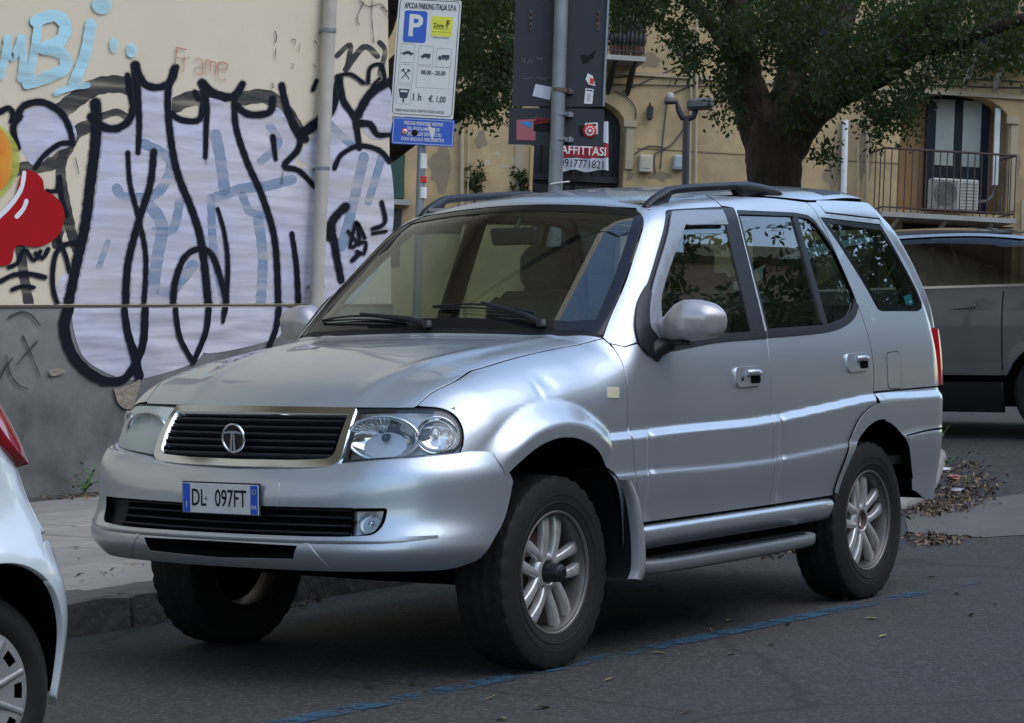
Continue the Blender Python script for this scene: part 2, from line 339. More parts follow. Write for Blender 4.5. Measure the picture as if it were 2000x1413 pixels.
def panel(name,m,outline,parent,fn=body,chart='wrap',inset=.002,off=0.,thick=.02,holes=(),step=(.035,.035),mirror=False,hthick=None,lip=.0028):
    """a piece of sheet cut out of the smooth car surface, with a rolled edge and real thickness"""
    def mir(p): return [((2*UC-a,b) if chart=='wrap' else (a,-b) if chart=='top' else (-a,b)) for a,b in p]
    outl=clean(outline)
    if mirror: outl=mir(outl)
    hl=[clean(mir(h) if mirror else h) for h in holes]
    if inset: outl=inset_poly(outl,inset); hl=[inset_poly(h,-inset) for h in hl]
    bs=max(min(step)*.9,.012)
    outl=dens(outl,max(bs,.018)); hl=[dens(h,max(bs,.018)) for h in hl]
    O=np.array(outl); lo,hi=O.min(0),O.max(0)
    gu=np.arange(lo[0]+step[0]/2,hi[0],step[0]); gv=np.arange(lo[1]+step[1]/2,hi[1],step[1])
    U,V=np.meshgrid(gu,gv); U=U+(np.arange(len(gv))%2)[:,None]*step[0]*.5; g=np.stack([U.ravel(),V.ravel()],1)
    keep=in_poly(g,outl)
    for h in hl: keep&=~in_poly(g,h)
    g=g[keep]
    bd=np.array(outl+[q for h in hl for q in h])
    if len(g): 
        d=np.sqrt(((g[:,None,:]-bd[None])**2).sum(2).min(1)) if len(g)*len(bd)<4e7 else np.ones(len(g)); g=g[d>min(step)*.45]
    allp=[tuple(q) for q in bd]+[tuple(q) for q in g]
    edges=[];k=0;loops=[]
    for L in [outl]+hl:
        n=len(L); edges+=[(k+i,k+(i+1)%n) for i in range(n)]; loops.append(list(range(k,k+n))); k+=n
    # squash so the triangulation follows the grid anisotropy
    sc=step[0]/step[1]
    r=delaunay_2d_cdt([Vector((a,b*sc)) for a,b in allp],edges,[],0,1e-7)
    vv=[(q.x,q.y/sc) for q in r[0]]; tris=[t for f in r[2] for t in [f]]
    cen=np.array([np.mean([vv[i] for i in t],axis=0) for t in tris]); ok=in_poly(cen,outl)
    for h in hl: ok&=~in_poly(cen,h)
    tris=[t for t,o in zip(tris,ok) if o]
    omap={}
    for i,q in enumerate(r[3]):
        for a in q: omap.setdefault(a,i)
    Q,N,bad=lift(vv,fn,chart,off)
    Vt=[tuple(q) for q in Q]; nv=len(Vt); F=[]; NL=[]
    for t in tris:
        a,b,c=Q[t[0]],Q[t[1]],Q[t[2]]; nn=np.cross(b-a,c-a); t=tuple(t) if nn@(N[t[0]]+N[t[1]]+N[t[2]])>0 else tuple(t)[::-1]
        F.append(t); NL+=[tuple(N[i]) for i in t]
    # rolled edge then inward lip; on silver panels its side is coloured dark for shut-line shade
    deep=[]
    for L in loops:
        idx=[omap[i] for i in L if i in omap]; idx=[a for j,a in enumerate(idx) if a!=idx[j-1]]; n=len(idx); k0=len(Vt)
        E=Q[idx]; T=np.roll(E,-1,0)-np.roll(E,1,0); S=np.cross(T,N[idx]); S/=np.maximum(np.linalg.norm(S,axis=1),1e-9)[:,None]
        # make S point out of the sheet
        j0=idx[0]; tc=[t for t in tris if j0 in t]
        if tc:
            mid=np.mean([Q[i] for t in tc for i in t],axis=0)
            if S[0]@(Q[j0]-mid)<0: S=-S
        rings=[(E+S*lip*.0,N[idx]),(E+S*lip*.35-N[idx]*lip*.45,N[idx]*.7+S*.7),(E+S*lip*.35-N[idx]*(hthick or thick),S)]
        nr=[]
        for P3,NN in rings: Vt+=[tuple(q) for q in P3]; nr.append(NN/np.linalg.norm(NN,axis=1)[:,None])
        for a in range(2):
            for i in range(n):
                j=(i+1)%n; q=(k0+a*n+i,k0+a*n+j,k0+(a+1)*n+j,k0+(a+1)*n+i); ns=[nr[a][i],nr[a][j],nr[a+1][j],nr[a+1][i]]
                p=[np.array(Vt[w]) for w in q]; nn=np.cross(p[1]-p[0],p[3]-p[0])
                if nn@S[i]<0 : q=q[::-1]; ns=ns[::-1]
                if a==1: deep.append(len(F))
                F.append(q); NL+=[tuple(w) for w in ns]
    me=bpy.data.meshes.new(name); me.from_pydata(Vt,[],F); me.polygons.foreach_set('use_smooth',[True]*len(F)); me.update()
    me.normals_split_custom_set(NL)
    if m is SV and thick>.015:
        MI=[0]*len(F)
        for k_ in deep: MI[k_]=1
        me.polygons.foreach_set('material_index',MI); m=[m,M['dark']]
    return new_obj(name,me,parent,m)
def both(*a,**k): return [panel(*a,**k),panel(*a,mirror=True,**k)]
# ================================================================ the silver off-road car
car=thing('parked_car','dusty silver five-door off-roader with dented wing, parked at the kerb below the graffiti wall','car')
SV=M['silver']
# ---- bonnet
hside=[(.59,.65),(.565,.655),(.50,.667),(.36,.68),(.2,.685),(0,.692),(-.23,.702),(-.39,.715),(-.475,.765)]
fe=[]
for u in np.linspace(.735,UC,14):
    Q,N,_=lift([(u,.998)],body,'wrap'); fe.append((Q[0][0],Q[0][1]))
hl_=crv([(.715,1.006),(.694,1.02),(.603,1.060),(.394,1.107),(.2,1.141),(.006,1.170),(-.23,1.196),(-.385,1.211),(-.485,1.232)],.03)
hside=[(float(q[0]),float(q[1])) for q in lift(hl_,body,'wrap')[0]]
hood_half=crv(fe[::-1],.03)+hside+[(-.37-.14*y*y,y) for y in (.6,.45,.3,.15,0)]
def sym_outline(h): return clean(h+[(a,-b) for a,b in h[::-1]])
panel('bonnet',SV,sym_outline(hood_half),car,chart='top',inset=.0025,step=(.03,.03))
# ---- roof
roof_half=[(-1.062,0),(-1.068,.25),(-1.085,.45),(-1.118,.605)]+crv([(-1.24,.585),(-1.4,.565),(-1.77,.58),(-2.15,.605),(-2.39,.625),(-2.60,.63),(-3.12,.60)],.05)+[(-3.22,.45),(-3.27,.2),(-3.28,0)]
roof=panel('roof',SV,sym_outline(roof_half),car,chart='top',step=(.06,.05),inset=.001)
# ---- windscreen
ws=[(-.415,0),(-.425,.3),(-.47,.6),(-.505,.745)]+crv([(-.505,.745),(-.60,.727),(-.76,.695),(-.98,.635),(-1.085,.60)],.04)+[(-1.075,.45),(-1.057,.25),(-1.050,0)]
WS=sym_outline(ws)
wg=panel('windscreen',M['glass'],WS,car,chart='top',off=-.006,step=(.08,.08),inset=0,thick=.004)
inn=sym_outline([(a+(.024 if a<-1.0 else -.014)*(1 if i in (0,1,2,3) or a<-1.04 else 0),b-(.026 if b>.59 else 0)) for i,(a,b) in enumerate(ws)])
inner=sym_outline([(-.44,0),(-.45,.3),(-.492,.6),(-.53,.712)]+crv([(-.53,.712),(-.60,.700),(-.76,.669),(-.98,.609),(-1.055,.578)],.04)+[(-1.045,.45),(-1.030,.25),(-1.023,0)])
panel('windscreen_seal',M['gloss_black'],WS,car,chart='top',off=-.003,step=(.06,.06),inset=-.010,holes=[inner],thick=.004)
cowl=sym_outline([(-.378,0),(-.39,.3),(-.428,.6),(-.478,.76),(-.50,.748),(-.47,.605),(-.43,.32),(-.42,0)][:4]+[(-.506,.75),(-.468,.6),(-.424,.3),(-.414,0)])
panel('windscreen_cowl',M['black'],cowl,car,chart='top',off=-.006,step=(.03,.03),inset=0)
# ---- sides
hoodline=crv([(.715,1.006),(.694,1.02),(.603,1.060),(.394,1.107),(.2,1.141),(.006,1.170),(-.23,1.196),(-.385,1.211),(-.485,1.232)],.03)
dfront=crv([(-.487,1.19),(-.483,1.125),(-.471,1.025),(-.462,.867),(-.48,.70),(-.53,.51)],.03)
archf=[(.07+.512*math.cos(t),.36+.512*math.sin(t)) for t in np.linspace(R_(166),R_(49),26)]
lampline=crv([(.588,.842),(.572,.865),(.562,.919),(.576,.968),(.62,.995),(.70,1.003)],.012)
fender=hoodline+dfront+[(-.545,.425),(-.435,.425)]+archf+[(.452,.832)]+lampline
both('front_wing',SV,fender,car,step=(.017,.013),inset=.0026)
aup=crv([(-.489,1.236),(-.592,1.335),(-.76,1.482),(-.977,1.672),(-1.082,1.757),(-1.118,1.772)],.03)
seam=crv([(-1.16,1.788),(-1.232,1.808),(-1.402,1.828),(-1.637,1.837)],.03)
seal=crv([(-1.632,1.785),(-1.235,1.763),(-1.185,1.755),(-1.152,1.74),(-1.019,1.63),(-.822,1.458),(-.689,1.360),(-.615,1.262),(-.60,1.215)],.03)
both('windscreen_pillar',SV,aup+seam+seal+[(-.53,1.20),(-.489,1.215)],car,step=(.03,.02),inset=.0006)
split=[(-1.672,1.222),(-1.648,1.088),(-1.645,.956),(-1.622,.871),(-1.615,.696),(-1.62,.505)]
belt_f=crv([(-.60,1.21),(-.614,1.195),(-.65,1.174),(-.73,1.162),(-.82,1.180),(-1.0,1.196),(-1.24,1.212),(-1.668,1.222)],.03)
fd=[(-.489,1.212),(-.53,1.198)]+belt_f+crv(split,.03)+[(-.53,.508)]+dfront[::-1]
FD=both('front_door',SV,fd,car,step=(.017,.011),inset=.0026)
dline=crv([(-2.45,1.832),(-2.50,1.79),(-2.557,1.656),(-2.626,1.443),(-2.66,1.253),(-2.658,1.064),(-2.640,.955)],.03)
archr_lip=crv([(-2.62,.90),(-2.50,.873),(-2.385,.80),(-2.30,.70),(-2.245,.60),(-2.215,.508)],.03)
win2=rnd_poly([(-1.692,1.236),(-1.742,1.772),(-2.27,1.776),(-2.405,1.768)],[.01,.02,.0,.0])+crv([(-2.46,1.748),(-2.52,1.69),(-2.59,1.60),(-2.632,1.50),(-2.652,1.42),(-2.635,1.365),(-2.535,1.302),(-2.27,1.254)],.03)
rd=crv([(-1.645,1.837),(-1.772,1.841),(-2.151,1.842),(-2.45,1.832)],.04)+dline+[(-2.632,.93)]+archr_lip+[(-1.62,.505)]+crv(split[::-1],.03)+[(-1.705,1.50),(-1.735,1.782),(-1.645,1.79)]
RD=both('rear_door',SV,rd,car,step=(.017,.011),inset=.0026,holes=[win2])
# front window frame, glass, moulding, deflector
ffo=[(-.60,1.215),(-.615,1.262),(-.689,1.360),(-.822,1.458),(-1.019,1.63),(-1.152,1.74),(-1.19,1.756),(-1.235,1.763),(-1.632,1.785),(-1.738,1.785),(-1.72,1.60),(-1.685,1.232),(-1.672,1.224),(-1.24,1.214),(-.82,1.182),(-.73,1.165),(-.65,1.178)]
fgl=rnd_poly([(-.70,1.225),(-.745,1.33),(-.85,1.440),(-1.045,1.608),(-1.17,1.712),(-1.25,1.738),(-1.622,1.756),(-1.563,1.242)],[.01,.04,.04,.04,.05,.05,.02,.01])
for i,o in enumerate(both('window_frame',M['satin_black'],ffo,FD[0],step=(.04,.03),inset=.001,holes=[fgl],off=-.002)): o.parent=FD[i]
for i,o in enumerate(both('window_glass',M['sideglass'],fgl,FD[0],step=(.08,.08),inset=-.006,off=-.009,thick=.004)): o.parent=FD[i]
dfl=crv([(-.715,1.27),(-.75,1.345),(-.85,1.452),(-1.045,1.622),(-1.165,1.727),(-1.24,1.747),(-1.60,1.764)],.03)+[(-1.60,1.703)]+crv([(-1.595,1.703),(-1.275,1.692),(-1.2,1.670),(-.907,1.436),(-.835,1.35),(-.80,1.25)],.03)+[(-.76,1.22)]
for i,o in enumerate(both('rain_deflector',M['deflector'],dfl,FD[0],step=(.04,.03),inset=0,off=.014,thick=.006,hthick=.012)): o.parent=FD[i]
sail=crv([(-.612,1.24),(-.628,1.285),(-.70,1.372),(-.795,1.44)],.03)+crv([(-.80,1.35),(-.775,1.22),(-.79,1.185),(-.73,1.150),(-.65,1.166),(-.615,1.195)],.03)
for i,o in enumerate(both('mirror_base',M['satin_black'],sail,FD[0],step=(.03,.03),inset=0,off=.012,thick=.02)): o.parent=FD[i]
win2g=inset_poly(clean(win2),.016)
for i,o in enumerate(both('window_seal',M['satin_black'],win2,RD[0],step=(.04,.03),inset=.0005,holes=[win2g],off=-.001)): o.parent=RD[i]
for i,o in enumerate(both('window_glass',M['sideglass'],win2g,RD[0],step=(.08,.08),inset=-.006,off=-.009,thick=.004)): o.parent=RD[i]
mull=[(-2.235,1.262),(-2.275,1.262),(-2.300,1.768),(-2.262,1.768)]
for i,o in enumerate(both('window_divider',M['satin_black'],mull,RD[0],step=(.04,.03),inset=0,off=.001,thick=.02)): o.parent=RD[i]
bm1=crv([(-.80,1.172),(-1.0,1.188),(-1.24,1.205),(-1.668,1.216)],.04)+crv([(-1.671,1.246),(-1.24,1.238),(-1.0,1.222),(-.80,1.204)],.04)
for i,o in enumerate(both('belt_moulding',M['satin_black'],bm1,FD[0],step=(.03,.008),inset=0,off=.006,thick=.01)): o.parent=FD[i]
bm2=crv([(-1.686,1.218),(-2.27,1.238),(-2.535,1.286),(-2.642,1.352)],.03)+crv([(-2.622,1.375),(-2.53,1.316),(-2.27,1.268),(-1.689,1.248)],.03)
for i,o in enumerate(both('belt_moulding',M['satin_black'],bm2,RD[0],step=(.03,.008),inset=0,off=.005,thick=.01)): o.parent=RD[i]
# quarter with rear side window
win3=crv([(-2.535,1.762),(-2.645,1.636),(-2.786,1.446),(-2.838,1.352),(-2.862,1.334),(-2.902,1.329)],.03)+crv([(-3.29,1.328),(-3.345,1.342),(-3.37,1.372)],.02)+crv([(-3.36,1.42),(-3.25,1.62),(-3.165,1.745)],.03)
qp=crv([(-2.455,1.832),(-2.56,1.836)],.04)+crv([(-2.60,1.785),(-3.175,1.772)],.04)+crv([(-3.20,1.74),(-3.33,1.56),(-3.42,1.35),(-3.45,1.2),(-3.455,.965)],.04)+crv([(-3.45,.962),(-2.642,.957)],.04)+dline[::-1]
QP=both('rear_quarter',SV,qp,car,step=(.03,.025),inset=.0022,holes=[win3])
w3=inset_poly(clean(win3),.004)
for i,o in enumerate(both('window_glass',M['sideglass'],w3,QP[0],step=(.06,.06),inset=0,off=-.002,thick=.004)): o.parent=QP[i]
w3i=inset_poly(clean(win3),.030)
for i,o in enumerate(both('window_seal',M['gloss_black'],w3,QP[0],step=(.05,.05),inset=.001,off=.0005,thick=.003,holes=[w3i])): o.parent=QP[i]
cap=crv([(-2.565,1.838),(-2.60,1.792)],.03)+crv([(-2.60,1.790),(-3.175,1.777)],.04)+crv([(-3.21,1.80),(-3.19,1.842)],.03)+crv([(-3.1,1.853),(-2.80,1.85),(-2.58,1.845)],.05)
both('roof_rear_cap',SV,cap,car,step=(.03,.015),inset=.001)
fuel=rnd_poly([(-2.815,1.132),(-2.965,1.136),(-2.945,.965),(-2.80,.968)],.035)
fo=panel('fuel_flap',SV,fuel,QP[0],step=(.03,.03),inset=0,off=.0015,thick=.004)
fr=panel('fuel_flap_gap',M['dark'],inset_poly(clean(fuel),-.004),fo,step=(.03,.03),inset=0,off=.0008,thick=.003,holes=[inset_poly(clean(fuel),.0008)])
# rear bumper with wheel arch cut
ra=[(-2.665+.475*math.cos(t),.35+.475*math.sin(t)) for t in np.linspace(R_(170),R_(75),22)]
ra=[(-2.64-.45*math.sin(t),.37+.455*math.cos(t)) for t in np.linspace(R_(10),R_(100),24)]
rb=[(-2.640,.950)]+crv([(-2.70,.952),(-3.45,.957)],.05)+[(-3.56,.95),(-3.56,.76)]+crv([(-3.5,.762),(-3.2,.76),(-2.93,.745)],.05)+ra[::-1][8:]+[(-2.66,.842)]
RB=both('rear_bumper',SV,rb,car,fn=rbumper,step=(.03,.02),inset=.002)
rb2=crv([(-2.95,.742),(-3.2,.755),(-3.56,.757)],.05)+[(-3.56,.42)]+crv([(-3.45,.405),(-3.25,.42),(-3.14,.46)],.03)+[q for q in ra[::-1][:9] if q[1]>.475]
for i,o in enumerate(both('lower_skirt',SV,rb2,RB[0],fn=rbumper,step=(.03,.02),inset=.002,off=-.006)): o.parent=RB[i]
lipo=[(-2.66-(.47+.03*sst(-60,-20,math.degrees(t)))*math.sin(t),.37+(.50+.035*sst(-60,-25,math.degrees(t)))*math.cos(t)) for t in np.linspace(R_(-72),R_(5),26)]
lipi=[(-2.66-.435*math.sin(t),.37+.462*math.cos(t)) for t in np.linspace(R_(5),R_(-72),26)]
both('rear_arch_lip',SV,lipo+lipi,car,step=(.02,.015),inset=0,off=.010,thick=.03)
# tail
tg=[(-.55,1.80),(.55,1.80),(.66,1.72),(.76,1.4),(.78,.96),(-.78,.96),(-.76,1.4),(-.66,1.72)]
tgg=rnd_poly([(-.52,1.74),(.52,1.74),(.63,1.36),(-.63,1.36)],.06)
TG=panel('tailgate',SV,tg,car,chart='rear',step=(.08,.06),holes=[tgg])
panel('window_glass',M['sideglass'],tgg,TG,chart='rear',off=-.004,step=(.1,.1),inset=0,thick=.004)
for sy in (1,-1):
    tl=MB(); P=[]
    for z in np.linspace(.965,1.24,9):
        A,_n,_b=lift([(-3.452 if sy>0 else 2*UC+3.452,z)],body,'wrap'); row=[]
        B_,_n2,_b2=lift([(.765*sy,z)],body,'rear')
        for t in np.linspace(0,1,6):
            p=A[0]*(1-t)+B_[0]*t; k=math.sin(t*math.pi); row.append((p[0]-.045*k,p[1]+.030*k*sy+.004*sy,p[2]))
        P.append(row)
    tl.grid(P); tl.build('tail_light',M['red'],car)
    cc=MB(); P=[]
    for z in np.linspace(1.245,1.80,12):
        A,_n,_b=lift([((-3.447 if z<1.3 else float(np.interp(z,[1.2,1.35,1.56,1.74,1.8],[-3.447,-3.418,-3.328,-3.2,-3.175]))) if sy>0 else 2*UC-(-3.447 if z<1.3 else float(np.interp(z,[1.2,1.35,1.56,1.74,1.8],[-3.447,-3.418,-3.328,-3.2,-3.175]))),z)],body,'wrap')
        B_,_n2,_b2=lift([(float(np.interp(z,[.96,1.4,1.72,1.8],[.78,.76,.66,.55]))*sy,z)],body,'rear'); row=[]
        for t in np.linspace(0,1,6):
            p=A[0]*(1-t)+B_[0]*t; k=math.sin(t*math.pi); row.append((p[0]-.028*k,p[1]+.018*k*sy,p[2]))
        P.append(row)
    cc.grid(P); cc.build('rear_pillar_skin',SV,car)
vent=rnd_poly([(-2.66,.52),(-2.70,.60),(-2.93,.585),(-2.90,.51)],.02)
both('roof_vent',M['satin_black'],vent,car,chart='top',off=.003,step=(.05,.05),inset=0,thick=.006)
# ---- front bumper
pn=[]
btop=crv([(.357,.728),(.40,.79),(.452,.836),(.52,.842),(.60,.840),(.85,.822),(1.05,.806),(1.10,.795),(1.25,.783),(UC,.777)],.03)
bbot=crv([(UC,.425),(1.10,.425),(.876,.428),(.654,.427),(.56,.445),(.518,.463),(.485,.518),(.41,.60),(.357,.728)],.03)
half=btop+bbot[:-1]
full=btop+[(2*UC-a,b) for a,b in btop[::-1]][1:]+[(2*UC-a,b) for a,b in bbot[::-1]][:-1]+bbot[:-1]
def symu(h):
    """half outline that starts and ends on the middle line -> whole outline"""
    return h+[(2*UC-a,b) for a,b in h[::-1]][1:-1]
def symr(pts,rad):
    return rnd_poly(symu(pts),rad+rad[::-1][1:-1])
intake=symr([(UC,.648),(1.255,.650),(.862,.652),(.872,.60),(.905,.562),(1.20,.543),(UC,.535)],[0,0,.012,.03,.03,0,0])
lowin=symu([(UC,.522),(1.185,.517),(1.205,.470),(UC,.462)])
FB=panel('front_bumper',SV,full,car,fn=bumper,step=(.03,.014),inset=.002,holes=[intake,lowin],hthick=.045)
# ledges of the bumper: a shelf joining bumper top to the lamps
sh=MB(); P=[]
for u in np.linspace(.47,2*UC-.47,60):
    uu=min(u,2*UC-u); z=float(np.interp(uu,[a for a,b in btop],[b for a,b in btop]))
    A,_a,_b=lift([(u,z-.004)],bumper,'wrap'); B_,_a,_b=lift([(u,z+.004)],body,'wrap',-.02); P.append([A[0],A[0]*.5+B_[0]*.5+np.array([0,0,.004]),B_[0]])
sh.grid(P); sh.build('bumper_shelf',SV,FB)
# raised plinth for the plate
pl=symr([(UC,.735),(1.29,.735),(1.285,.652),(UC,.652)],[0,.012,0,0])
panel('plate_recess',SV,pl,FB,fn=bumper,inset=0,off=.003,step=(.04,.03),thick=.004,lip=.001)
# low side creases of the chin
for s in (0,1):
    c1=[(1.150,.540),(1.105,.487),(1.062,.432),(1.075,.432),(1.118,.485),(1.168,.540)]
    panel('chin_crease',SV,[(2*UC-a,b) for a,b in c1] if s else c1,FB,fn=bumper,inset=0,off=.0025,step=(.03,.02),thick=.006)
lp=MB(); P=[]
for u in np.linspace(.70,2*UC-.70,80):
    uu=min(u,2*UC-u); z=.536 if uu>1.15 else .536+.004*(1.15-uu)/.3; kk=float(sst(.70,1.0,uu))
    A,N,_b=lift([(u,z)],bumper,'wrap'); row=[]
    for t in np.linspace(-1,1,7): row.append(A[0]+N[0]*(.009*kk*math.cos(t*math.pi/2)-.001)+np.array([0,0,t*.016]))
    P.append(row)
lp.grid(P); lp.build('chin_ridge',SV,FB)
# intake grilles
gr=MB(); 
for k,z in enumerate(np.linspace(.558,.640,5)):
    pts=[]
    for u in np.linspace(1.002,2*UC-.93,40):
        A,N,_b=lift([(u,z)],bumper,'wrap',-.035); pts.append(A[0])
    g2=MB(); g2.tube(pts,.0065,6); g2.build('intake_slat',M['satin_black'],FB)
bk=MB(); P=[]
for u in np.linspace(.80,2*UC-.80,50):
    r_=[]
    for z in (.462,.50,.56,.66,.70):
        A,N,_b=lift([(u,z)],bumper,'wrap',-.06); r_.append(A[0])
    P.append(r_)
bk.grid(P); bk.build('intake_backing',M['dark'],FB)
# fog lamps
for s in (0,1):
    f=rnd_poly([(.868,.650),(.876,.605),(.905,.567),(.985,.552),(.992,.646)],[.008,.02,.02,.006,.006])
    ff=[(2*UC-a,b) for a,b in f] if s else f
    if s:
        panel('fog_lamp_blank',M['black'],ff,FB,fn=bumper,inset=.003,off=-.03,step=(.03,.02),thick=.012); continue
    fb=panel('fog_lamp',M['clear'],ff,FB,fn=bumper,inset=.003,off=-.012,step=(.03,.02),thick=.012)
    A,N,_b=lift([((.925 if not s else 2*UC-.925),.605)],bumper,'wrap',-.03)
    b=MB(); c=Vector(A[0]); ax=Vector((.96,.25*(1 if not s else -1),0)).normalized()
    b.lathe([(.043,.018),(.041,.008),(.032,-.01),(.018,-.022),(.0,-.026)],c,ax,24); b.build('reflector',M['reflector'],fb)
    b=MB(); b.lathe([(.0,.012),(.010,.008),(.011,-.02)],c,ax,12); b.build('bulb',M['chrome'],fb)
    b=MB(); P=[]
    for u in np.linspace(.862,.998,8):
        r_=[]
        for z in np.linspace(.546,.655,6):
            A,N,_b=lift([(u if not s else 2*UC-u,z)],bumper,'wrap',-.032-.01*math.sin((u-.862)/.136*math.pi)); r_.append(A[0])
        P.append(r_)
    b.grid(P); b.build('lamp_housing',mat('fog_bowl',(.60,.62,.60),.30,.5,nscale=25,namt=.3,col2=(.22,.23,.23)),fb)
    panel('lamp_gasket',M['dark'],inset_poly(clean(ff),-.001),fb,fn=bumper,inset=0,off=-.010,step=(.03,.02),holes=[inset_poly(clean(ff),.007)],thick=.02)
# licence plate
def text_mesh(s,size,m,parent,mw,name='lettering',ext=.0006,sx=1.0,font=None,align='CENTER',bold=0,space=1.0):
    cu=bpy.data.curves.new(name,'FONT'); cu.body=s; cu.size=size; cu.align_x=align; cu.align_y='CENTER'; cu.extrude=ext; cu.offset=bold; cu.resolution_u=3; cu.space_character=space
    o=bpy.data.objects.new(name,cu); COL.objects.link(o); dg=bpy.context.evaluated_depsgraph_get(); me=bpy.data.meshes.new_from_object(o.evaluated_get(dg)); bpy.data.objects.remove(o); bpy.data.curves.remove(cu)
    me.name=name; o=new_obj(name,me,parent,m); o.matrix_local=mw@Matrix.Diagonal((sx,1,1,1)); me.materials.clear(); me.materials.append(m); return o
PLM=Matrix([[0,0,1,.912],[1,0,0,0.0],[0,1,0,.672],[0,0,0,1]])@Matrix.Rotation(R_(0),4,'X')
def plate(parent):
    b=MB(); b.box((0,0,0),(.372,.120,.006),bev=.004); o=b.build('licence_plate',M['satin_black'],parent); o.matrix_local=PLM
    b=MB(); b.box((0,0,.004),(.360,.108,.003),bev=.001); b.build('plate_face',M['plate_white'],o)
    for x in (-.160,.160):
        b=MB(); b.box((x,0,.0058),(.034,.104,.001)); b.build('blue_band',M['blue_sign'],o)
    T=lambda x,y: Matrix.Translation((x,y,.0062))
    text_mesh('DL',.088,M['blk_ink'],o,T(-.102,-.001),sx=.66,bold=.0006,name='plate_letters'); text_mesh('097FT',.088,M['blk_ink'],o,T(.050,-.001),sx=.66,bold=.0006,name='plate_letters')
    text_mesh('I',.035,M['white'],o,T(-.160,-.026),name='country_letter'); 
    t=text_mesh('PA',.022,M['white'],o,T(.160,-.028),name='province_letters')
    b=MB(); b.lathe([(.006,0),(.006,.001),(0,.001)],(-.066,0,.0056),(0,0,1),12); b.build('plate_seal',M['galv'],o)
    b=MB()
    b.lathe([(.010,.0),(.010,.001),(.0078,.001),(.0078,0)],(.160,.028,.0062),(0,0,1),14); b.build('year_ring',mat('dull_yellow',(.45,.36,.08),.5),o)
plate(FB)
# ---- grille and lamps
def fz(u,z,off=0.,fn=body):
    A,N,_b=lift([(u,z)],fn,'wrap',off); return Vector(A[0]),Vector(N[0])
go=symr([(UC,.992),(1.035,.990),(1.062,.81),(1.10,.792),(1.25,.785),(UC,.783)],[0,.008,.03,.02,0,0])
gi=symr([(UC,.970),(1.072,.968),(1.098,.833),(1.13,.815),(1.30,.808),(UC,.806)],[0,.012,.025,.02,0,0])
GR=panel('grille_surround',M['chrome'],go,car,inset=0,off=.012,step=(.03,.02),holes=[gi],hthick=.04,thick=.03)
for k,z in enumerate(np.linspace(.828,.948,6)):
    b=MB(); P=[]
    for u in np.linspace(1.092+(.968-z)*.19,2*UC-1.092-(.968-z)*.19,36):
        c,n=fz(u,z); P.append([tuple(c+n*a+Vector((0,0,b_))) for a,b_ in ((-.03,.008),(.000,.006),(.006,.001),(.004,-.006),(-.03,-.008))])
    b.grid(P); b.build('grille_slat',M['satin_black'],GR)
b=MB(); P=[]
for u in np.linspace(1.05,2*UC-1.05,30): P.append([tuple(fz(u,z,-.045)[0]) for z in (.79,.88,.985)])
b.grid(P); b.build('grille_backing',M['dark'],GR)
ec=Vector((.835,0,.888))
EM=MB(); EM.lathe([(.046,-.012),(.054,0),(.055,.006),(.051,.010),(.047,.008),(.046,.002)],ec,(1,0,-.05),40); em=EM.build('emblem',M['chrome'],car)
b=MB(); b.lathe([(.047,.003),(.0,.006)],ec,(1,0,-.05),32); b.build('emblem_disc',M['gloss_black'],em)
tp=[(-.040,.020),(-.020,.026),(0,.027),(.020,.026),(.040,.020),(.041,.014),(.020,.018),(.0085,.019),(.0095,0),(.015,-.044),(.003,-.046),(.0015,0),(.0015,.017),(-.0015,.017),(-.0015,0),(-.003,-.046),(-.015,-.044),(-.0095,0),(-.0085,.019),(-.020,.018),(-.041,.014)]
b=MB(); b.prism(tp,lambda a,c,t:(ec.x+.006+.004*t,a,ec.z+c)); b.build('emblem_mark',M['chrome'],em)
lamp=crv([(1.026,.990),(.87,.9935),(.717,.993),(.630,.988),(.592,.968),(.576,.935),(.574,.905),(.584,.870),(.606,.852)],.012)+crv([(.68,.836),(.75,.829),(.90,.821),(1.054,.812)],.03)
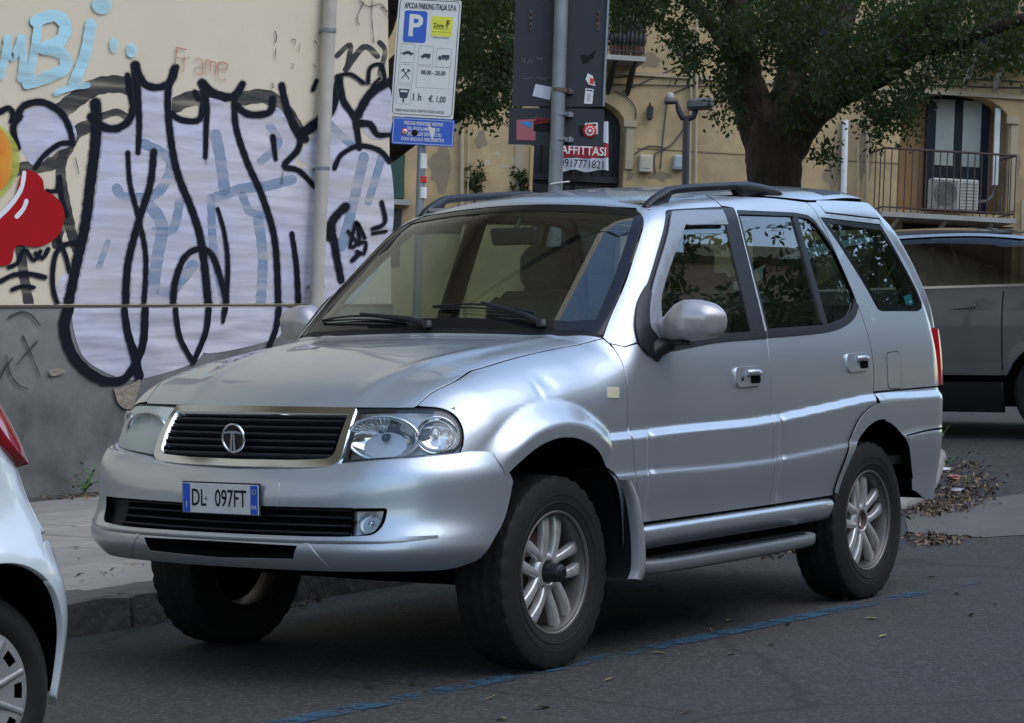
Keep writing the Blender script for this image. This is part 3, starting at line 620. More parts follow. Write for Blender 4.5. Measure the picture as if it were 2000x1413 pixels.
for s in (0,1):
    mm=lambda p:[(2*UC-a,b) for a,b in p] if s else p
    sg=-1 if s else 1
    L=panel('headlight',M['hazy'] if s else M['clear'],mm(lamp),car,inset=.003,off=-.002,step=(.03,.03),thick=.01)
    if s: L['label']='cloudy yellowed headlight on the wall side'
    panel('lamp_gasket',M['satin_black'],mm(inset_poly(clean(lamp),-.0065)),L,inset=0,off=-.0045,step=(.03,.03),holes=[mm(inset_poly(clean(lamp),.004))],thick=.012)
    b=MB(); P=[]
    for u in np.linspace(.570,1.06,26):
        P.append([tuple(fz((2*UC-u) if s else u,z,-.055+(.03 if z>.985 or z<.82 else 0)+(.035*max(0,(.62-u)/.05)))[0]) for z in (.805,.83,.86,.90,.94,.975,.995)])
    b.grid(P); b.build('lamp_housing',mat('lamp_bowl',(.62,.64,.67),.38,.55) if not s else mat('hazy_bowl',(.42,.45,.43),.6),L)
    for (u,z,r,dep,nm,ke) in ((.888,.903,.080,.050,'main_reflector',1.75),(.665,.912,.066,.030,'indicator_reflector',1.12)):
        c,n=fz((2*UC-u) if s else u,z,-.024); ax=Vector((n.x,n.y,0)).normalized(); ex=ax.cross(Vector((0,0,1)))
        def wide(b_):
            b_.v=[tuple(Vector(p)+ex*((Vector(p)-c).dot(ex))*(ke-1)) for p in b_.v]; return b_
        b=MB(); b.lathe([(r,.000),(r*1.03,.010),(r*.97,.012),(r*.93,.0),(r*.75,-dep*.4),(r*.5,-dep*.75),(r*.2,-dep)],c,ax,36); wide(b).build(nm,M['reflector'],L)
        b=MB(); b.lathe([(0,.004),(r*.16,0),(r*.18,-.02),(r*.20,-dep)],c-ax*.012,ax,14); b.build('bulb',M['reflector'] if u<.8 else M['gloss_black'],L)
        if u>.8:
            b=MB()
            for q in range(9):
                th=R_(20+q*9); a_=Vector((0,0,1)); e_=ax.cross(a_).normalized()
                b.tube([c+ (a_*math.sin(th)+e_*math.cos(th)*sg)*r*.35-ax*dep*.55,c+(a_*math.sin(th)+e_*math.cos(th)*sg)*r*.93],.0016,5)
            wide(b).build('reflector_ribs',M['reflector'],L)
# front corner marker
mk=rnd_poly([(-.337,1.045),(-.410,1.043),(-.401,1.002),(-.326,1.005)],.006)
for o in both('side_marker',mat('marker_lens',(.55,.52,.38),.25),mk,car,inset=0,off=.004,step=(.03,.03),thick=.006): pass
# door handles
for i,(cx_,cz_,lk) in enumerate(((-1.442,1.055,1),(-2.488,1.093,0))):
    for s in (0,1):
        D=(FD if i==0 else RD)[s]
        o1=rnd_poly([(cx_+.115,cz_+.042),(cx_-.112,cz_+.045),(cx_-.105,cz_-.036),(cx_+.108,cz_-.040)],.032)
        o1=[(2*UC-a,b) for a,b in o1] if s else o1
        hn=panel('door_handle',SV,o1,D,inset=0,off=.010,step=(.02,.015),thick=.012)
        o2=rnd_poly([(cx_-.012,cz_+.004),(cx_-.096,cz_+.006),(cx_-.092,cz_-.026),(cx_-.008,cz_-.026)],.010)
        o2=[(2*UC-a,b) for a,b in o2] if s else o2
        panel('handle_recess',M['dark'],o2,hn,inset=0,off=.0115,step=(.02,.02),thick=.004)
        P=[]; b=MB(); pts=[]
        for t in np.linspace(0,1,8):
            u=cx_+.02-t*.115; c,n=fz((2*UC-u) if s else u,cz_+.018-.002*t); pts.append(c+n*(.014+.014*math.sin(t*math.pi)))
        b.tube(pts,.013,8,flat=.6); b.build('handle_grip',SV,hn)
        if lk and not s:
            c,n=fz(cx_+.062,cz_-.004); b=MB(); b.lathe([(0,.014),(.010,.013),(.010,.008)],c,n,12); b.build('lock',M['satin_black'],hn)
# rocker, side step, mudflap
for s in (1,-1):
    b=MB(); P=[]
    for x in np.linspace(-.545,-2.215,24):
        t=abs((x+1.38)/.835); k=(.012 if t>.985 else 0)
        P.append([(x,s*(yy-k),z+(.10*max(0,(x+.60)/.05)*0)) for yy,z in ((.80,.498),(.872,.496),(.895,.486),(.903,.470),(.897,.445),(.875,.405),(.80,.385))])
    b.grid(P); b.build('sill',SV,car)
    b=MB(); P=[]
    xs=[-.47,-.49,-.53,-.60,-.8,-1.2,-1.6,-1.80,-1.90,-1.96,-1.99]; wd=[.90,.925,.955,.975,.99,.995,.99,.975,.955,.93,.90]
    for x,w in zip(xs,wd): P.append([(x,s*yy,z) for yy,z in ((.80,.356),(w-.022,.362),(w-.006,.360),(w,.354),(w-.002,.322),(w-.012,.312),(.80,.322))])
    b.grid(P); st=b.build('side_step',mat('step_grey',(.13,.14,.15),.5,.3),car)
    b=MB(); P=[]
    xs=[-.56,-.60,-.7,-1.0,-1.4,-1.75,-1.88,-1.94]; wd=[.885,.93,.955,.968,.972,.955,.93,.885]
    for x,w in zip(xs,wd): P.append([(x,s*.86,.358),(x,s*.865,.3665),(x,s*(w-.006),.3665),(x,s*w,.360)])
    b.grid(P,smooth=False)
    for x in np.arange(-.64,-1.86,-.022): b.box((x,s*.905,.3675),(.008,.07,.004))
    b.build('step_tread',M['black'],st)
    b=MB(); poly=crv([(-.265,.74),(-.33,.705),(-.395,.62),(-.425,.52),(-.437,.42),(-.432,.335),(-.405,.305)],.02)
    P=[[(x,s*.72,z),(x,s*.92,z)] for x,z in poly]
    b.grid(P); fl_=b.build('mud_flap',M['black'],car)
    b=MB(); P=[[(x+.002,s*.915,z),(x-.002,s*.940,z),(x-.012,s*.950,z),(x-.05-.012*k/len(poly),s*.945,z-.01),(x-.062-.01*k/len(poly),s*.90,z-.01)] for k,(x,z) in enumerate(poly[4:])]
    b.grid(P); b.build('flap_flange',mat('flap_grey',(.19,.205,.22),.5),fl_)
# roof rails
for s in (1,-1):
    def rl(t): return (-1.12-t*1.20, s*(.575+.02*math.sin(t*math.pi)))
    b=MB(); P=[]
    for t in np.linspace(0,1,40):
        x,y=rl(t); A,N,_b=lift([(x,y)],body,'top'); zb=A[0][2]
        hgt=.055*min(1,(t/.16))**.7*(1 if t<.70 else max(0.0,1-(t-.70)/.30)**.6)+.004
        th=.020 if .18<t<.80 else .03
        zt=zb+hgt; open_=(.13<t<.62)
        zl=zt-.034 if open_ else zb-.006
        P.append([(x,y-s*.018,zl),(x,y-s*.020,zt-.010),(x,y-s*.010,zt),(x,y+s*.010,zt),(x,y+s*.022,zt-.012),(x,y+s*.020,zl),(x,y-s*.018,zl)])
    b.grid(P); b.build('roof_rail',M['satin_black'],car)
# ---- wheels (built at the origin, axle along +y = outside)
def make_wheel(loc,side,rot,capped,steer=0):
    w=bpy.data.objects.new('wheel',None); COL.objects.link(w); w.parent=car
    w.matrix_local=Matrix.Translation(loc)@Matrix.Rotation(steer,4,'Z')@(Matrix.Identity(4) if side>0 else Matrix.Rotation(math.pi,4,'Z'))@Matrix.Rotation(rot,4,'Y')
    for nm,me,mt in WH:
        if nm=='hub_cap' and not capped: continue
        if nm=='hub_hole' and capped: continue
        o=new_obj(nm,me,w); 
    return w
def wheel_meshes(R=.367,rim=.228,wid=.235,spokes=5,seg=150):
    out=[]
    b=MB(); hw=wid/2
    prof=[(rim-.012,-hw+.02),(rim+.006,-hw+.012),(rim+.03,-hw+.004),(R*.80,-hw),(R*.92,-hw+.006),(R*.965,-hw+.014)]
    inner=prof[::-1]
    pr=[(r,-h) for r,h in prof]   # outer sidewall is +h
    tread=[]; 
    n=13
    for k in range(n): 
        h=(.5-k/(n-1))*2*(hw-.020); crown=-.010*(abs(h)/hw)**2.5
        tread.append((R+crown,h))
    V=[];F=[]; full=pr+[(R*.985,hw-.017)]+tread+[(R*.985,-hw+.017)]+inner
    i0=len(pr)+1
    for i,(r,h) in enumerate(full):
        for k in range(seg):
            th=2*math.pi*k/seg; rr=r
            if i0<=i<i0+n:
                q=i-i0
                if q in (3,6,9): rr-=.008
                elif (k+(q*2))%5==0: rr-=.008
            elif i==i0-1 or i==i0+n:
                if k%5 in (0,): rr-=.010
                if k%5==1: rr-=.004
            elif i in (i0-2,i0+n+1) and k%5==0: rr-=.007
            V.append((rr*math.sin(th),h,rr*math.cos(th)))
    for i in range(len(full)-1):
        for k in range(seg): F.append((i*seg+k,i*seg+(k+1)%seg,(i+1)*seg+(k+1)%seg,(i+1)*seg+k))
    b.add(V,F,0,True)
    for r_,h_ in ((R*.80,hw+.0005),(R*.72,hw-.0012)): b.lathe([(r_-.003,h_-.002),(r_,h_+.0015),(r_+.003,h_-.002)],(0,0,0),(0,1,0),72)
    me=b.build('tyre',M['rubber']); out.append(me)
    # sidewall lettering bumps
    b=MB(); o0=hw-.012
    b.lathe([(rim-.002,-hw+.01),(rim-.002,o0-.014),(rim+.006,o0-.002),(rim+.002,o0+.002),(rim-.008,o0-.004),(rim-.014,o0-.03),(rim-.022,o0-.06),(rim-.024,-hw+.02)],(0,0,0),(0,1,0),72)
    out.append(b.build('rim_barrel',mat('rim_dusty',(.20,.19,.185),.45,.6,nscale=10,namt=.3,col2=(.12,.105,.09))))
    face=o0-.026
    b=MB(); b.lathe([(.0,face-.03),(.040,face-.03),(.044,face-.01),(.052,face-.004),(.070,face-.012),(.078,face-.030),(.078,face-.05)],(0,0,0),(0,1,0),40); 
    hub=b
    for p in range(spokes):
        pc=2*math.pi*p/spokes
        for sgn in (-1,1):
            cl=[]; 
            for t in np.linspace(0,1,12):
                r=.050+(rim+.002-.050)*t
                an=pc+sgn*math.asin(min(.7,(.030+.013*t*t+.006*math.sin(t*math.pi))/max(r,.03)))
                hh=face-.010+.012*math.sin(t*math.pi*.9)-.004*t
                wd=.0140+.012*t**1.5+.005*max(0,.25-t)*4
                cl.append((r,an,hh,wd))
            P=[]
            for i,(r,an,hh,wd) in enumerate(cl):
                c=np.array([r*math.sin(an),0,r*math.cos(an)])
                if i<len(cl)-1: r2,a2=cl[i+1][:2]
                else: r2,a2=r+(r-cl[i-1][0]),an+(an-cl[i-1][1])
                c2=np.array([r2*math.sin(a2),0,r2*math.cos(a2)]); tg_=c2-c; tg_/=np.linalg.norm(tg_); sd=np.array([tg_[2],0,-tg_[0]])
                P.append([tuple(c+sd*wd*q+np.array([0,hh+g_,0])) for q,g_ in ((-1.0,-.030),(-1.0,-.005),(-.80,0),(0,.0015),(.80,0),(1.0,-.005),(1.0,-.030))])
            b.grid(P)
    out.append(b.build('spokes',M['alloy']))
    b=MB()
    for p in range(6): 
        a=2*math.pi*(p+.5)/6; b.lathe([(0,face-.006),(.007,face-.008),(.0095,face-.016),(.0095,face-.03)],(.056*math.sin(a),0,.056*math.cos(a)),(0,1,0),8)
    out.append(b.build('wheel_nuts',M['satin_black']))
    b=MB(); b.lathe([(0,face+.058),(.026,face+.057),(.034,face+.048),(.038,face+.0),(.039,face-.02)],(0,0,0),(0,1,0),28)
    b.lathe([(.012,face+.0585),(.018,face+.060),(.020,face+.0575)],(0,0,0),(0,1,0),20)
    out.append(b.build('hub_cap',M['satin_black']))
    b=MB(); b.lathe([(.040,face-.004),(.038,face-.03),(0,face-.034)],(0,0,0),(0,1,0),24); out.append(b.build('hub_hole',M['rust']))
    b=MB(); b.lathe([(0,-.02),(.15,-.02),(.155,-.01),(.155,.0),(0,.005)],(0,0,0),(0,1,0),36); out.append(b.build('brake_disc',M['rust']))
    b=MB(); b.lathe([(.19,-.03),(.0,-.03)],(0,0,0),(0,1,0),24); out.append(b.build('brake_shield',M['dark']))
    WHl=[(o.name.split('.')[0],o.data,None) for o in out]
    for o in out: bpy.data.objects.remove(o)
    return WHl
WH=wheel_meshes()
make_wheel((0,.745,.362),1,R_(-8),True,R_(0)); make_wheel((0,-.745,.362),-1,R_(20),True)
make_wheel((-2.65,.745,.362),1,R_(5),False); make_wheel((-2.65,-.745,.362),-1,R_(50),False)
# wheel wells, floor, under-body
for s in (1,-1):
    for xc,r in ((.07,.56),(-2.66,.52)):
        b=MB(); P=[]
        for t in np.linspace(R_(24),R_(172),20):
            P.append([(xc+r*math.cos(t),s*.42,.36+r*math.sin(t)),(xc+r*math.cos(t),s*.86,.36+r*math.sin(t))])
        b.grid(P); b.grid([[(xc+r*math.cos(t),s*.42,.36+r*math.sin(t)),(xc,s*.42,.30)] for t in np.linspace(R_(24),R_(172),20)]); b.build('wheel_housing',M['dark'],car)
b=MB(); b.box((-1.55,0,.40),(3.2,1.50,.04)); b.box((.45,0,.60),(.5,1.0,.30)); b.box((-.38,0,.78),(.04,1.40,.72)); b.box((-1.36,0,.44),(1.6,1.70,.06))
b.tube([(0,-.72,.33),(0,-.1,.33),(0,.1,.33),(0,.72,.33)],[.035,.04,.04,.035],10); b.tube([(-2.65,-.72,.33),(-2.65,.0,.33),(-2.65,.72,.33)],[.04,.1,.04],10)
b.box((-1.30,.76,.365),(1.62,.12,.10)); b.box((-1.30,-.76,.365),(1.62,.12,.10)); b.box((-.9,.3,.36),(1.6,.09,.12)); b.box((-.9,-.3,.36),(1.6,.09,.12)); b.box((.50,0,.44),(.45,.8,.05),rot=(0,R_(-6),0))
b.box((.50,0,.76),(.06,1.35,.42)); b.box((.1,0,.9),(.9,1.1,.12))
b.build('underbody',M['dark'],car)
b=MB()
for s in (1,-1):
    pass
for s in (1,-1):
    b=MB(); b.box((-1.13,s*.815,.83),(.95,.02,.64)); b.build('door_card',M['trim'],car)
    b=MB(); b.box((-2.0,s*.815,.85),(.9,.02,.64)); b.build('door_card',M['trim'],car)
# ---- cabin
b=MB(); b.box((-2.0,0,.62),(3.0,1.6,.04)); b.build('cabin_floor',M['trim'],car)
b=MB(); P=[]
for y in np.linspace(-.70,.70,22):
    hp=.05*math.exp(-((y-.38)/.22)**2) ; P.append([(-.42,y,1.13),(-.55,y,1.155),(-.72,y,1.165+hp),(-.88,y,1.13+hp*.8),(-.93,y,1.05),(-.88,y,.85),(-.80,y,.6)])
b.grid(P); db=b.build('dashboard',mat('dash_grey',(.24,.235,.22),.8),car)
def seat(x,y,w=.50,tall=.62):
    o=bpy.data.objects.new('seat',None); COL.objects.link(o); o.parent=car; o.location=(x,y,.66)
    b=MB(); b.box((0,0,.16),(.50,w,.18),bev=.05); b.build('seat_cushion',M['seat'],o)
    b=MB(); b.box((-.30,0,.16+tall/2),(.16,w,tall),rot=(0,R_(-12),0),bev=.06); b.box((-.27,w*.42,.16+tall/2),(.16,.09,tall*.9),rot=(0,R_(-12),0),bev=.04); b.box((-.27,-w*.42,.16+tall/2),(.16,.09,tall*.9),rot=(0,R_(-12),0),bev=.04); b.build('seat_back',M['seat'],o)
    b=MB(); b.box((-.40,0,.16+tall+.10),(.11,w*.56,.20),bev=.045); b.build('headrest',M['seat'],o)
seat(-1.42,.37); seat(-1.42,-.37); seat(-2.35,.40,.5,.56); seat(-2.35,-.40,.5,.56); seat(-2.36,0,.3,.50)
sw=MB(); c=Vector((-.93,.37,1.13)); ax=Vector((-.85,0,.52)).normalized(); e1=Vector((0,1,0)); e2=ax.cross(e1)
sw.tube([c+(e1*math.cos(t)+e2*math.sin(t))*.185 for t in np.linspace(0,2*math.pi,33)],.014,8,caps=False); sw.lathe([(.0,.02),(.07,.01),(.075,-.02)],c,ax,18)
for t in (R_(10),R_(170),R_(270)): sw.tube([c,c+(e1*math.cos(t)+e2*math.sin(t))*.18],.012,6)
sw.build('steering_wheel',M['trim'],car)
b=MB(); b.box((-.98,.02,1.66),(.03,.24,.075),rot=(0,R_(15),0),bev=.012); b.tube([(-1.02,.02,1.73),(-.98,.02,1.68)],.01,6); b.build('interior_mirror',M['satin_black'],car)
b=MB(); b.box((-2.1,0,1.795),(1.9,1.1,.012)); b.build('headlining',M['beige'],car)
b=MB(); b.box((-.56,.50,1.232),(.010,.20,.03),rot=(0,R_(-50),0)); b.build('dash_sticker',M['white'],car)
# ---- wipers
def wipe(p0,p1,p2,nm='wiper'):
    """pivot, blade middle, blade end (top chart x,y)"""
    def S(a,o=.02): A,N,_b=lift([a],body,'top'); return Vector(A[0])+Vector(N[0])*o
    w=MB(); a=S(p0,.012); m_=S(p1,.034); w.tube([a,a*.75+m_*.25+Vector((0,0,.012)),m_],[.014,.012,.006],8,flat=1.0); w.lathe([(0,.02),(.018,.018),(.02,-.01)],a,(0,0,1),14); wo=w.build(nm,M['satin_black'],car)
    b=MB(); q0=(p1[0]*2-p2[0],p1[1]*2-p2[1]); pts=[S((q0[0]+(p2[0]-q0[0])*t,q0[1]+(p2[1]-q0[1])*t),.008+.014*math.sin(t*math.pi)) for t in np.linspace(0,1,14)]; b.tube(pts,.005,6)
    pts=[S((q0[0]+(p2[0]-q0[0])*t,q0[1]+(p2[1]-q0[1])*t),.002) for t in np.linspace(0,1,14)]; b.tube(pts,.004,6); b.build('wiper_blade',M['satin_black'],wo)
wipe((-.455,.50),(-.50,.19),(-.50,-.06)); wipe((-.405,-.02),(-.475,-.40),(-.52,-.655))
# ---- door mirrors
mirm=mat('mirror_shell',(.50,.485,.49),.34,.55,nscale=9,namt=.25,col2=(.42,.40,.40))
for s in (1,-1):
    b=MB(); rows=[]
    for t in list(np.linspace(0,1,18))+[1.015,1.02]:
        tt=min(t,1); y=.845+tt*.268; top=float(np.interp(tt,[0,.10,.20,.30,.42,.6,.8,.92,1],[1.312,1.318,1.342,1.368,1.382,1.380,1.368,1.352,1.325])); bot=float(np.interp(tt,[0,.1,.3,.6,.85,.95,1],[1.222,1.218,1.214,1.220,1.228,1.238,1.262]))
        dp=float(np.interp(tt,[0,.2,.5,.85,.96,1],[.05,.085,.105,.09,.06,.03])); zc=(top+bot)/2; hh=(top-bot)/2; k=1 if t<=1 else (.6 if t<1.018 else .02)
        row=[]
        for q in np.linspace(R_(-90),R_(90),15):
            cx2=math.cos(q); sn=math.sin(q)
            bul=.010*math.exp(-((sn-.15)/.22)**2)*(1 if .1<tt<.9 else .3)
            row.append((-.845+.03*(1-tt)+(dp*(abs(cx2)**.6)+bul)*k, s*(y+(.004 if k<1 else 0)+(.003 if k<.1 else 0)), zc+hh*k*math.copysign(abs(sn)**.60,sn)))
        rows.append(row)
    b.grid(rows); mo=b.build('door_mirror',mirm,car)
    b=MB(); b.grid([[r[0],r[-1]] for r in rows[:18]]); b.build('mirror_glass',M['chrome'],mo)
    b=MB(); b.tube([(-.72,s*.835,1.165),(-.74,s*.86,1.19),(-.80,s*.885,1.205)],[.05,.04,.03],10); b.box((-.80,s*.915,1.209),(.09,.10,.022),bev=.008); b.build('mirror_foot',M['satin_black'],mo)
# stickers in the rear side window, rear-view details
stk=[(-3.20,1.40),(-3.29,1.41),(-3.275,1.345),(-3.20,1.345)]
so=panel('window_sticker',mat('cyan_print',(.08,.42,.55),.5),stk,QP[0],inset=0,off=-.008,step=(.04,.04),thick=.001)
# ================================================================ the ground
def gz(x,y):
    """height of the street: level where the cars are parked, climbing to the cross street behind"""
    return .37*sst(5.0,12.5,-np.asarray(x,float))
def asphalt():
    m=mat('asphalt',(.034,.032,.031),.84,nscale=1.1,namt=.22,col2=(.020,.0195,.0195),bump=.9,bscale=70,bdist=.010); n=m.node_tree; b=n.nodes['Principled BSDF']
    tc=n.nodes.new('ShaderNodeTexCoord')
    # pale aggregate
    v=n.nodes.new('ShaderNodeTexVoronoi'); v.inputs['Scale'].default_value=75; n.links.new(tc.outputs['Object'],v.inputs[0])
    sp=n.nodes.new('ShaderNodeSeparateColor'); n.links.new(v.outputs['Color'],sp.inputs[0])
    g=n.nodes.new('ShaderNodeMapRange'); g.inputs[1].default_value=.5; g.inputs[2].default_value=.95; g.inputs[4].default_value=.75; n.links.new(sp.outputs[0],g.inputs[0])
    x=n.nodes.new('ShaderNodeMix'); x.data_type='RGBA'; old=b.inputs['Base Color'].links[0].from_socket; n.links.new(g.outputs[0],x.inputs[0]); n.links.new(old,x.inputs[6]); x.inputs[7].default_value=(.085,.083,.082,1)
    # brown dust and old oil
    t=n.nodes.new('ShaderNodeTexNoise'); t.inputs['Scale'].default_value=.55; t.inputs['Detail'].default_value=7; n.links.new(tc.outputs['Object'],t.inputs[0])
    r=n.nodes.new('ShaderNodeMapRange'); r.inputs[1].default_value=.45; r.inputs[2].default_value=.72; r.inputs[4].default_value=.5; n.links.new(t.outputs[0],r.inputs[0])
    y=n.nodes.new('ShaderNodeMix'); y.data_type='RGBA'; n.links.new(r.outputs[0],y.inputs[0]); n.links.new(x.outputs[2],y.inputs[6]); y.inputs[7].default_value=(.048,.041,.036,1)
    # cracks
    c=n.nodes.new('ShaderNodeTexVoronoi'); c.feature='DISTANCE_TO_EDGE'; c.inputs['Scale'].default_value=.42
    wn=n.nodes.new('ShaderNodeTexNoise'); wn.inputs['Scale'].default_value=2.5; wn.inputs['Detail'].default_value=6; n.links.new(tc.outputs['Object'],wn.inputs[0])
    wm=n.nodes.new('ShaderNodeMix'); wm.data_type='RGBA'; wm.inputs[0].default_value=.22; n.links.new(tc.outputs['Object'],wm.inputs[6]); n.links.new(wn.outputs['Color'],wm.inputs[7]); n.links.new(wm.outputs[2],c.inputs[0])
    cr=n.nodes.new('ShaderNodeMapRange'); cr.inputs[1].default_value=.002; cr.inputs[2].default_value=.008; n.links.new(c.outputs['Distance'],cr.inputs[0])
    z=n.nodes.new('ShaderNodeMix'); z.data_type='RGBA'; z.inputs[6].default_value=(.022,.021,.021,1); n.links.new(cr.outputs[0],z.inputs[0]); n.links.new(y.outputs[2],z.inputs[7]); n.links.new(z.outputs[2],b.inputs['Base Color'])
    return m
M['asphalt']=asphalt()
KY=-1.40                                   # kerb face
xs=np.concatenate([np.arange(-90,-20,5),np.arange(-20,8,.5),np.arange(8,40,4)]); ys=np.concatenate([np.arange(-70,-12,5),np.arange(-12,14,1.),np.arange(14,60,5)])
b=MB(); b.grid([[(x,y,float(gz(x,y))) for y in ys] for x in xs]); tag(b.build('road',M['asphalt']),kind='structure')
# dusty patch of concrete by the corner
def sheet(name,poly,m,h,step=.25,parent=None):
    poly=clean(poly); P=np.array(poly); g=[(x,y) for x in np.arange(P[:,0].min(),P[:,0].max(),step) for y in np.arange(P[:,1].min(),P[:,1].max(),step)]
    if g: g=[q for q,k in zip(g,in_poly(g,poly)) if k]
    al=dens(poly,step); nb=len(al); al+=g
    r=delaunay_2d_cdt([Vector(q) for q in al],[(i,(i+1)%nb) for i in range(nb)],[],0,1e-6); v=[tuple(q) for q in r[0]]
    c=np.array([np.mean([v[i] for i in t],axis=0) for t in r[2]]); ok=in_poly(c,poly)
    b=MB(); b.add([(x,y,float(gz(x,y))+h) for x,y in v],[tuple(t) for t,o in zip(r[2],ok) if o]); return b.build(name,m,parent)
def gp(px,py):
    p=on_z(px,py,0.)
    for _ in range(8): p=on_z(px,py,float(gz(p[0],p[1])))
    return (p[0],p[1])
def rough_poly(pts,amp=.06,step=.25):
    return [(x+random.uniform(-amp,amp),y+random.uniform(-amp,amp)) for x,y in dens(pts,step)]
conc=mat('concrete_patch',(.125,.118,.108),.9,nscale=2.5,namt=.25,col2=(.085,.080,.074),bump=.4,bscale=60,bdist=.004)
tag(sheet('pavement_patch',rough_poly([gp(1775,1012),gp(1885,985),gp(2010,975),gp(2010,1048),gp(1905,1050),gp(1778,1040)],.05,.4),conc,.004,.4),kind='structure')
# blue parking line, scuffed through to the asphalt
def worn(name,col,thr=.5,scale=9):
    m=mat(name,col,.7); n=m.node_tree; b=n.nodes['Principled BSDF']; tc=n.nodes.new('ShaderNodeTexCoord')
    t=n.nodes.new('ShaderNodeTexNoise'); t.inputs['Scale'].default_value=scale; t.inputs['Detail'].default_value=9; t.inputs['Roughness'].default_value=.72; n.links.new(tc.outputs['Object'],t.inputs[0])
    t2=n.nodes.new('ShaderNodeTexNoise'); t2.inputs['Scale'].default_value=.8; n.links.new(tc.outputs['Object'],t2.inputs[0])
    ad=n.nodes.new('ShaderNodeMath'); ad.operation='MULTIPLY_ADD'; ad.inputs[1].default_value=.55; n.links.new(t2.outputs[0],ad.inputs[0]); n.links.new(t.outputs[0],ad.inputs[2])
    r=n.nodes.new('ShaderNodeMapRange'); r.inputs[1].default_value=thr; r.inputs[2].default_value=thr+.16; r.inputs[4].default_value=.9; n.links.new(ad.outputs[0],r.inputs[0])
    n.links.new(r.outputs[0],b.inputs['Alpha']); return m
bl=worn('blue_road_paint',(.026,.085,.14),.70)
a0,a1,a2=gp(540,1416),gp(1120,1298),gp(1905,1137)
def off(p,q,w): d=np.array(q)-np.array(p); d/=np.linalg.norm(d); nn=np.array([-d[1],d[0]]); return nn*w
LN=[np.array(gp(430,1440)),np.array(a0),np.array(a1),np.array(a2)]; nn=off(LN[0],LN[3],.055)
tag(sheet('parking_line',[tuple(p+nn) for p in LN]+[tuple(p-nn) for p in LN[::-1]],bl,.004,.3),kind='structure')
# ---- pavement: bedding, slabs, kerb stones
stone=mat('kerb_stone',(.135,.125,.112),.85,nscale=5,namt=.28,col2=(.065,.060,.056),bump=.8,bscale=22,bdist=.012)
slabm=mat('paving_slab',(.33,.31,.275),.85,nscale=3,namt=.25,col2=(.21,.20,.18),bump=.35,bscale=35,bdist=.004)
slabm2=mat('paving_slab_grey',(.28,.27,.25),.85,nscale=3,namt=.25,col2=(.18,.175,.165),bump=.35,bscale=35,bdist=.004)
PH=.14; WY=-6.3
b=MB(); b.box((6.0,(KY-.05+WY-1)/2,PH/2-.016),(28.0,abs(WY-1-KY+.05),PH-.012)); pv=tag(b.build('pavement',mat('pavement_bed',(.06,.055,.05),.95)),kind='structure')
def rough_box(d,seed,amp=.006,cuts=(6,2,2)):
    r=random.Random(seed); bm=bmesh.new(); bmesh.ops.create_cube(bm,size=1)
    bmesh.ops.scale(bm,vec=d,verts=bm.verts)
    bmesh.ops.bevel(bm,geom=bm.edges[:],offset=.012,segments=1,affect='EDGES')
    bmesh.ops.subdivide_edges(bm,edges=[e for e in bm.edges if e.calc_length()>.2],cuts=cuts[0],use_grid_fill=True)
    for v in bm.verts: v.co+=Vector((r.uniform(-amp,amp),r.uniform(-amp,amp),r.uniform(-amp,amp)))
    me=bpy.data.meshes.new('kerb_stone'); bm.to_mesh(me); bm.free(); return me
KM=[rough_box((1.08,.30,.20),i,.007) for i in range(4)]
kx=-7.3+.0
i=0; jx=on_y(260,1205,KY)[0]
x0=jx-1.1*8
for i in range(20):
    xc=x0+.55+1.1*i
    if xc>14: break
    o=new_obj('kerb_stone',KM[i%4],pv); o.location=(xc,KY-.15,PH-.095+(i%3)*.003); 
    if not o.data.materials: o.data.materials.append(stone)
    o.rotation_euler=(0,0,(i%3-1)*.006)
SM=[]
for k in range(2):
    b=MB(); b.box((0,0,0),(.972,.772,.03),bev=.006); o=b.build('paving_slab',[slabm,slabm2][k]); SM.append(o.data); bpy.data.objects.remove(o)
yy=KY-.31; r=0
while yy-.8>WY-.1:
    for k in range(17):
        xc=-7.6+k*1.0+(.5 if r%2 else 0)
        o=new_obj('paving_slab',SM[(k*7+r*3)%5==0],pv); o.location=(xc,yy-.4,PH-.008+random.uniform(-.002,.002)); o.rotation_euler=(random.uniform(-.003,.003),random.uniform(-.003,.003),random.uniform(-.004,.004))
    yy-=.8; r+=1
# rounded pale stone at the corner
kp=[gp(1745,1000),gp(1782,985),gp(1812,962),gp(1832,938)]
b=MB(); P=[]
for q in crv(kp,.15):
    z=float(gz(*q)); P.append((q[0],q[1],z+.02))
b.tube(P,[.055,.07]+[.075]*(len(P)-4)+[.07,.05],12); 
o=b.build('kerb_end_stone',mat('pale_stone',(.30,.29,.27),.85,nscale=6,namt=.25,col2=(.19,.18,.17),bump=.6,bscale=25,bdist=.01)); tag(o,'pale rounded kerb stone by the leaf litter behind the rear wheel','kerb stone')
# ================================================================ the graffiti wall
def plaster(name,c1,c2,scale=1.3,stain=None):
    return mat(name,c1,.9,nscale=scale,namt=.3,col2=c2,bump=.3,bscale=28,bdist=.004,detail=9)
cream=plaster('cream_plaster',(.66,.59,.455),(.58,.51,.385)); grey=mat('grey_cement',(.235,.24,.235),.92,spec=.2,nscale=1.1,namt=.17,col2=(.095,.097,.097),bump=.5,bscale=14,bdist=.008,detail=10)
WX=-8.55; Hh=9.5
bw=thing('corner_building','cream rendered house whose graffiti-covered wall has a grey plinth','building',(4,WY,PH))
L=lambda x,y,z:(x-4,y-WY,z-PH)
b=MB(); b.box(L((WX+22)/2,WY-3,(1.43+PH+Hh)/2),(22-WX,6,PH+Hh-1.43)); b.build('wall',cream,bw)
b=MB(); b.box(L((WX+22)/2,WY-3+.012,.736),(22-WX+.02,6.0,1.352)); b.build('plinth',grey,bw)
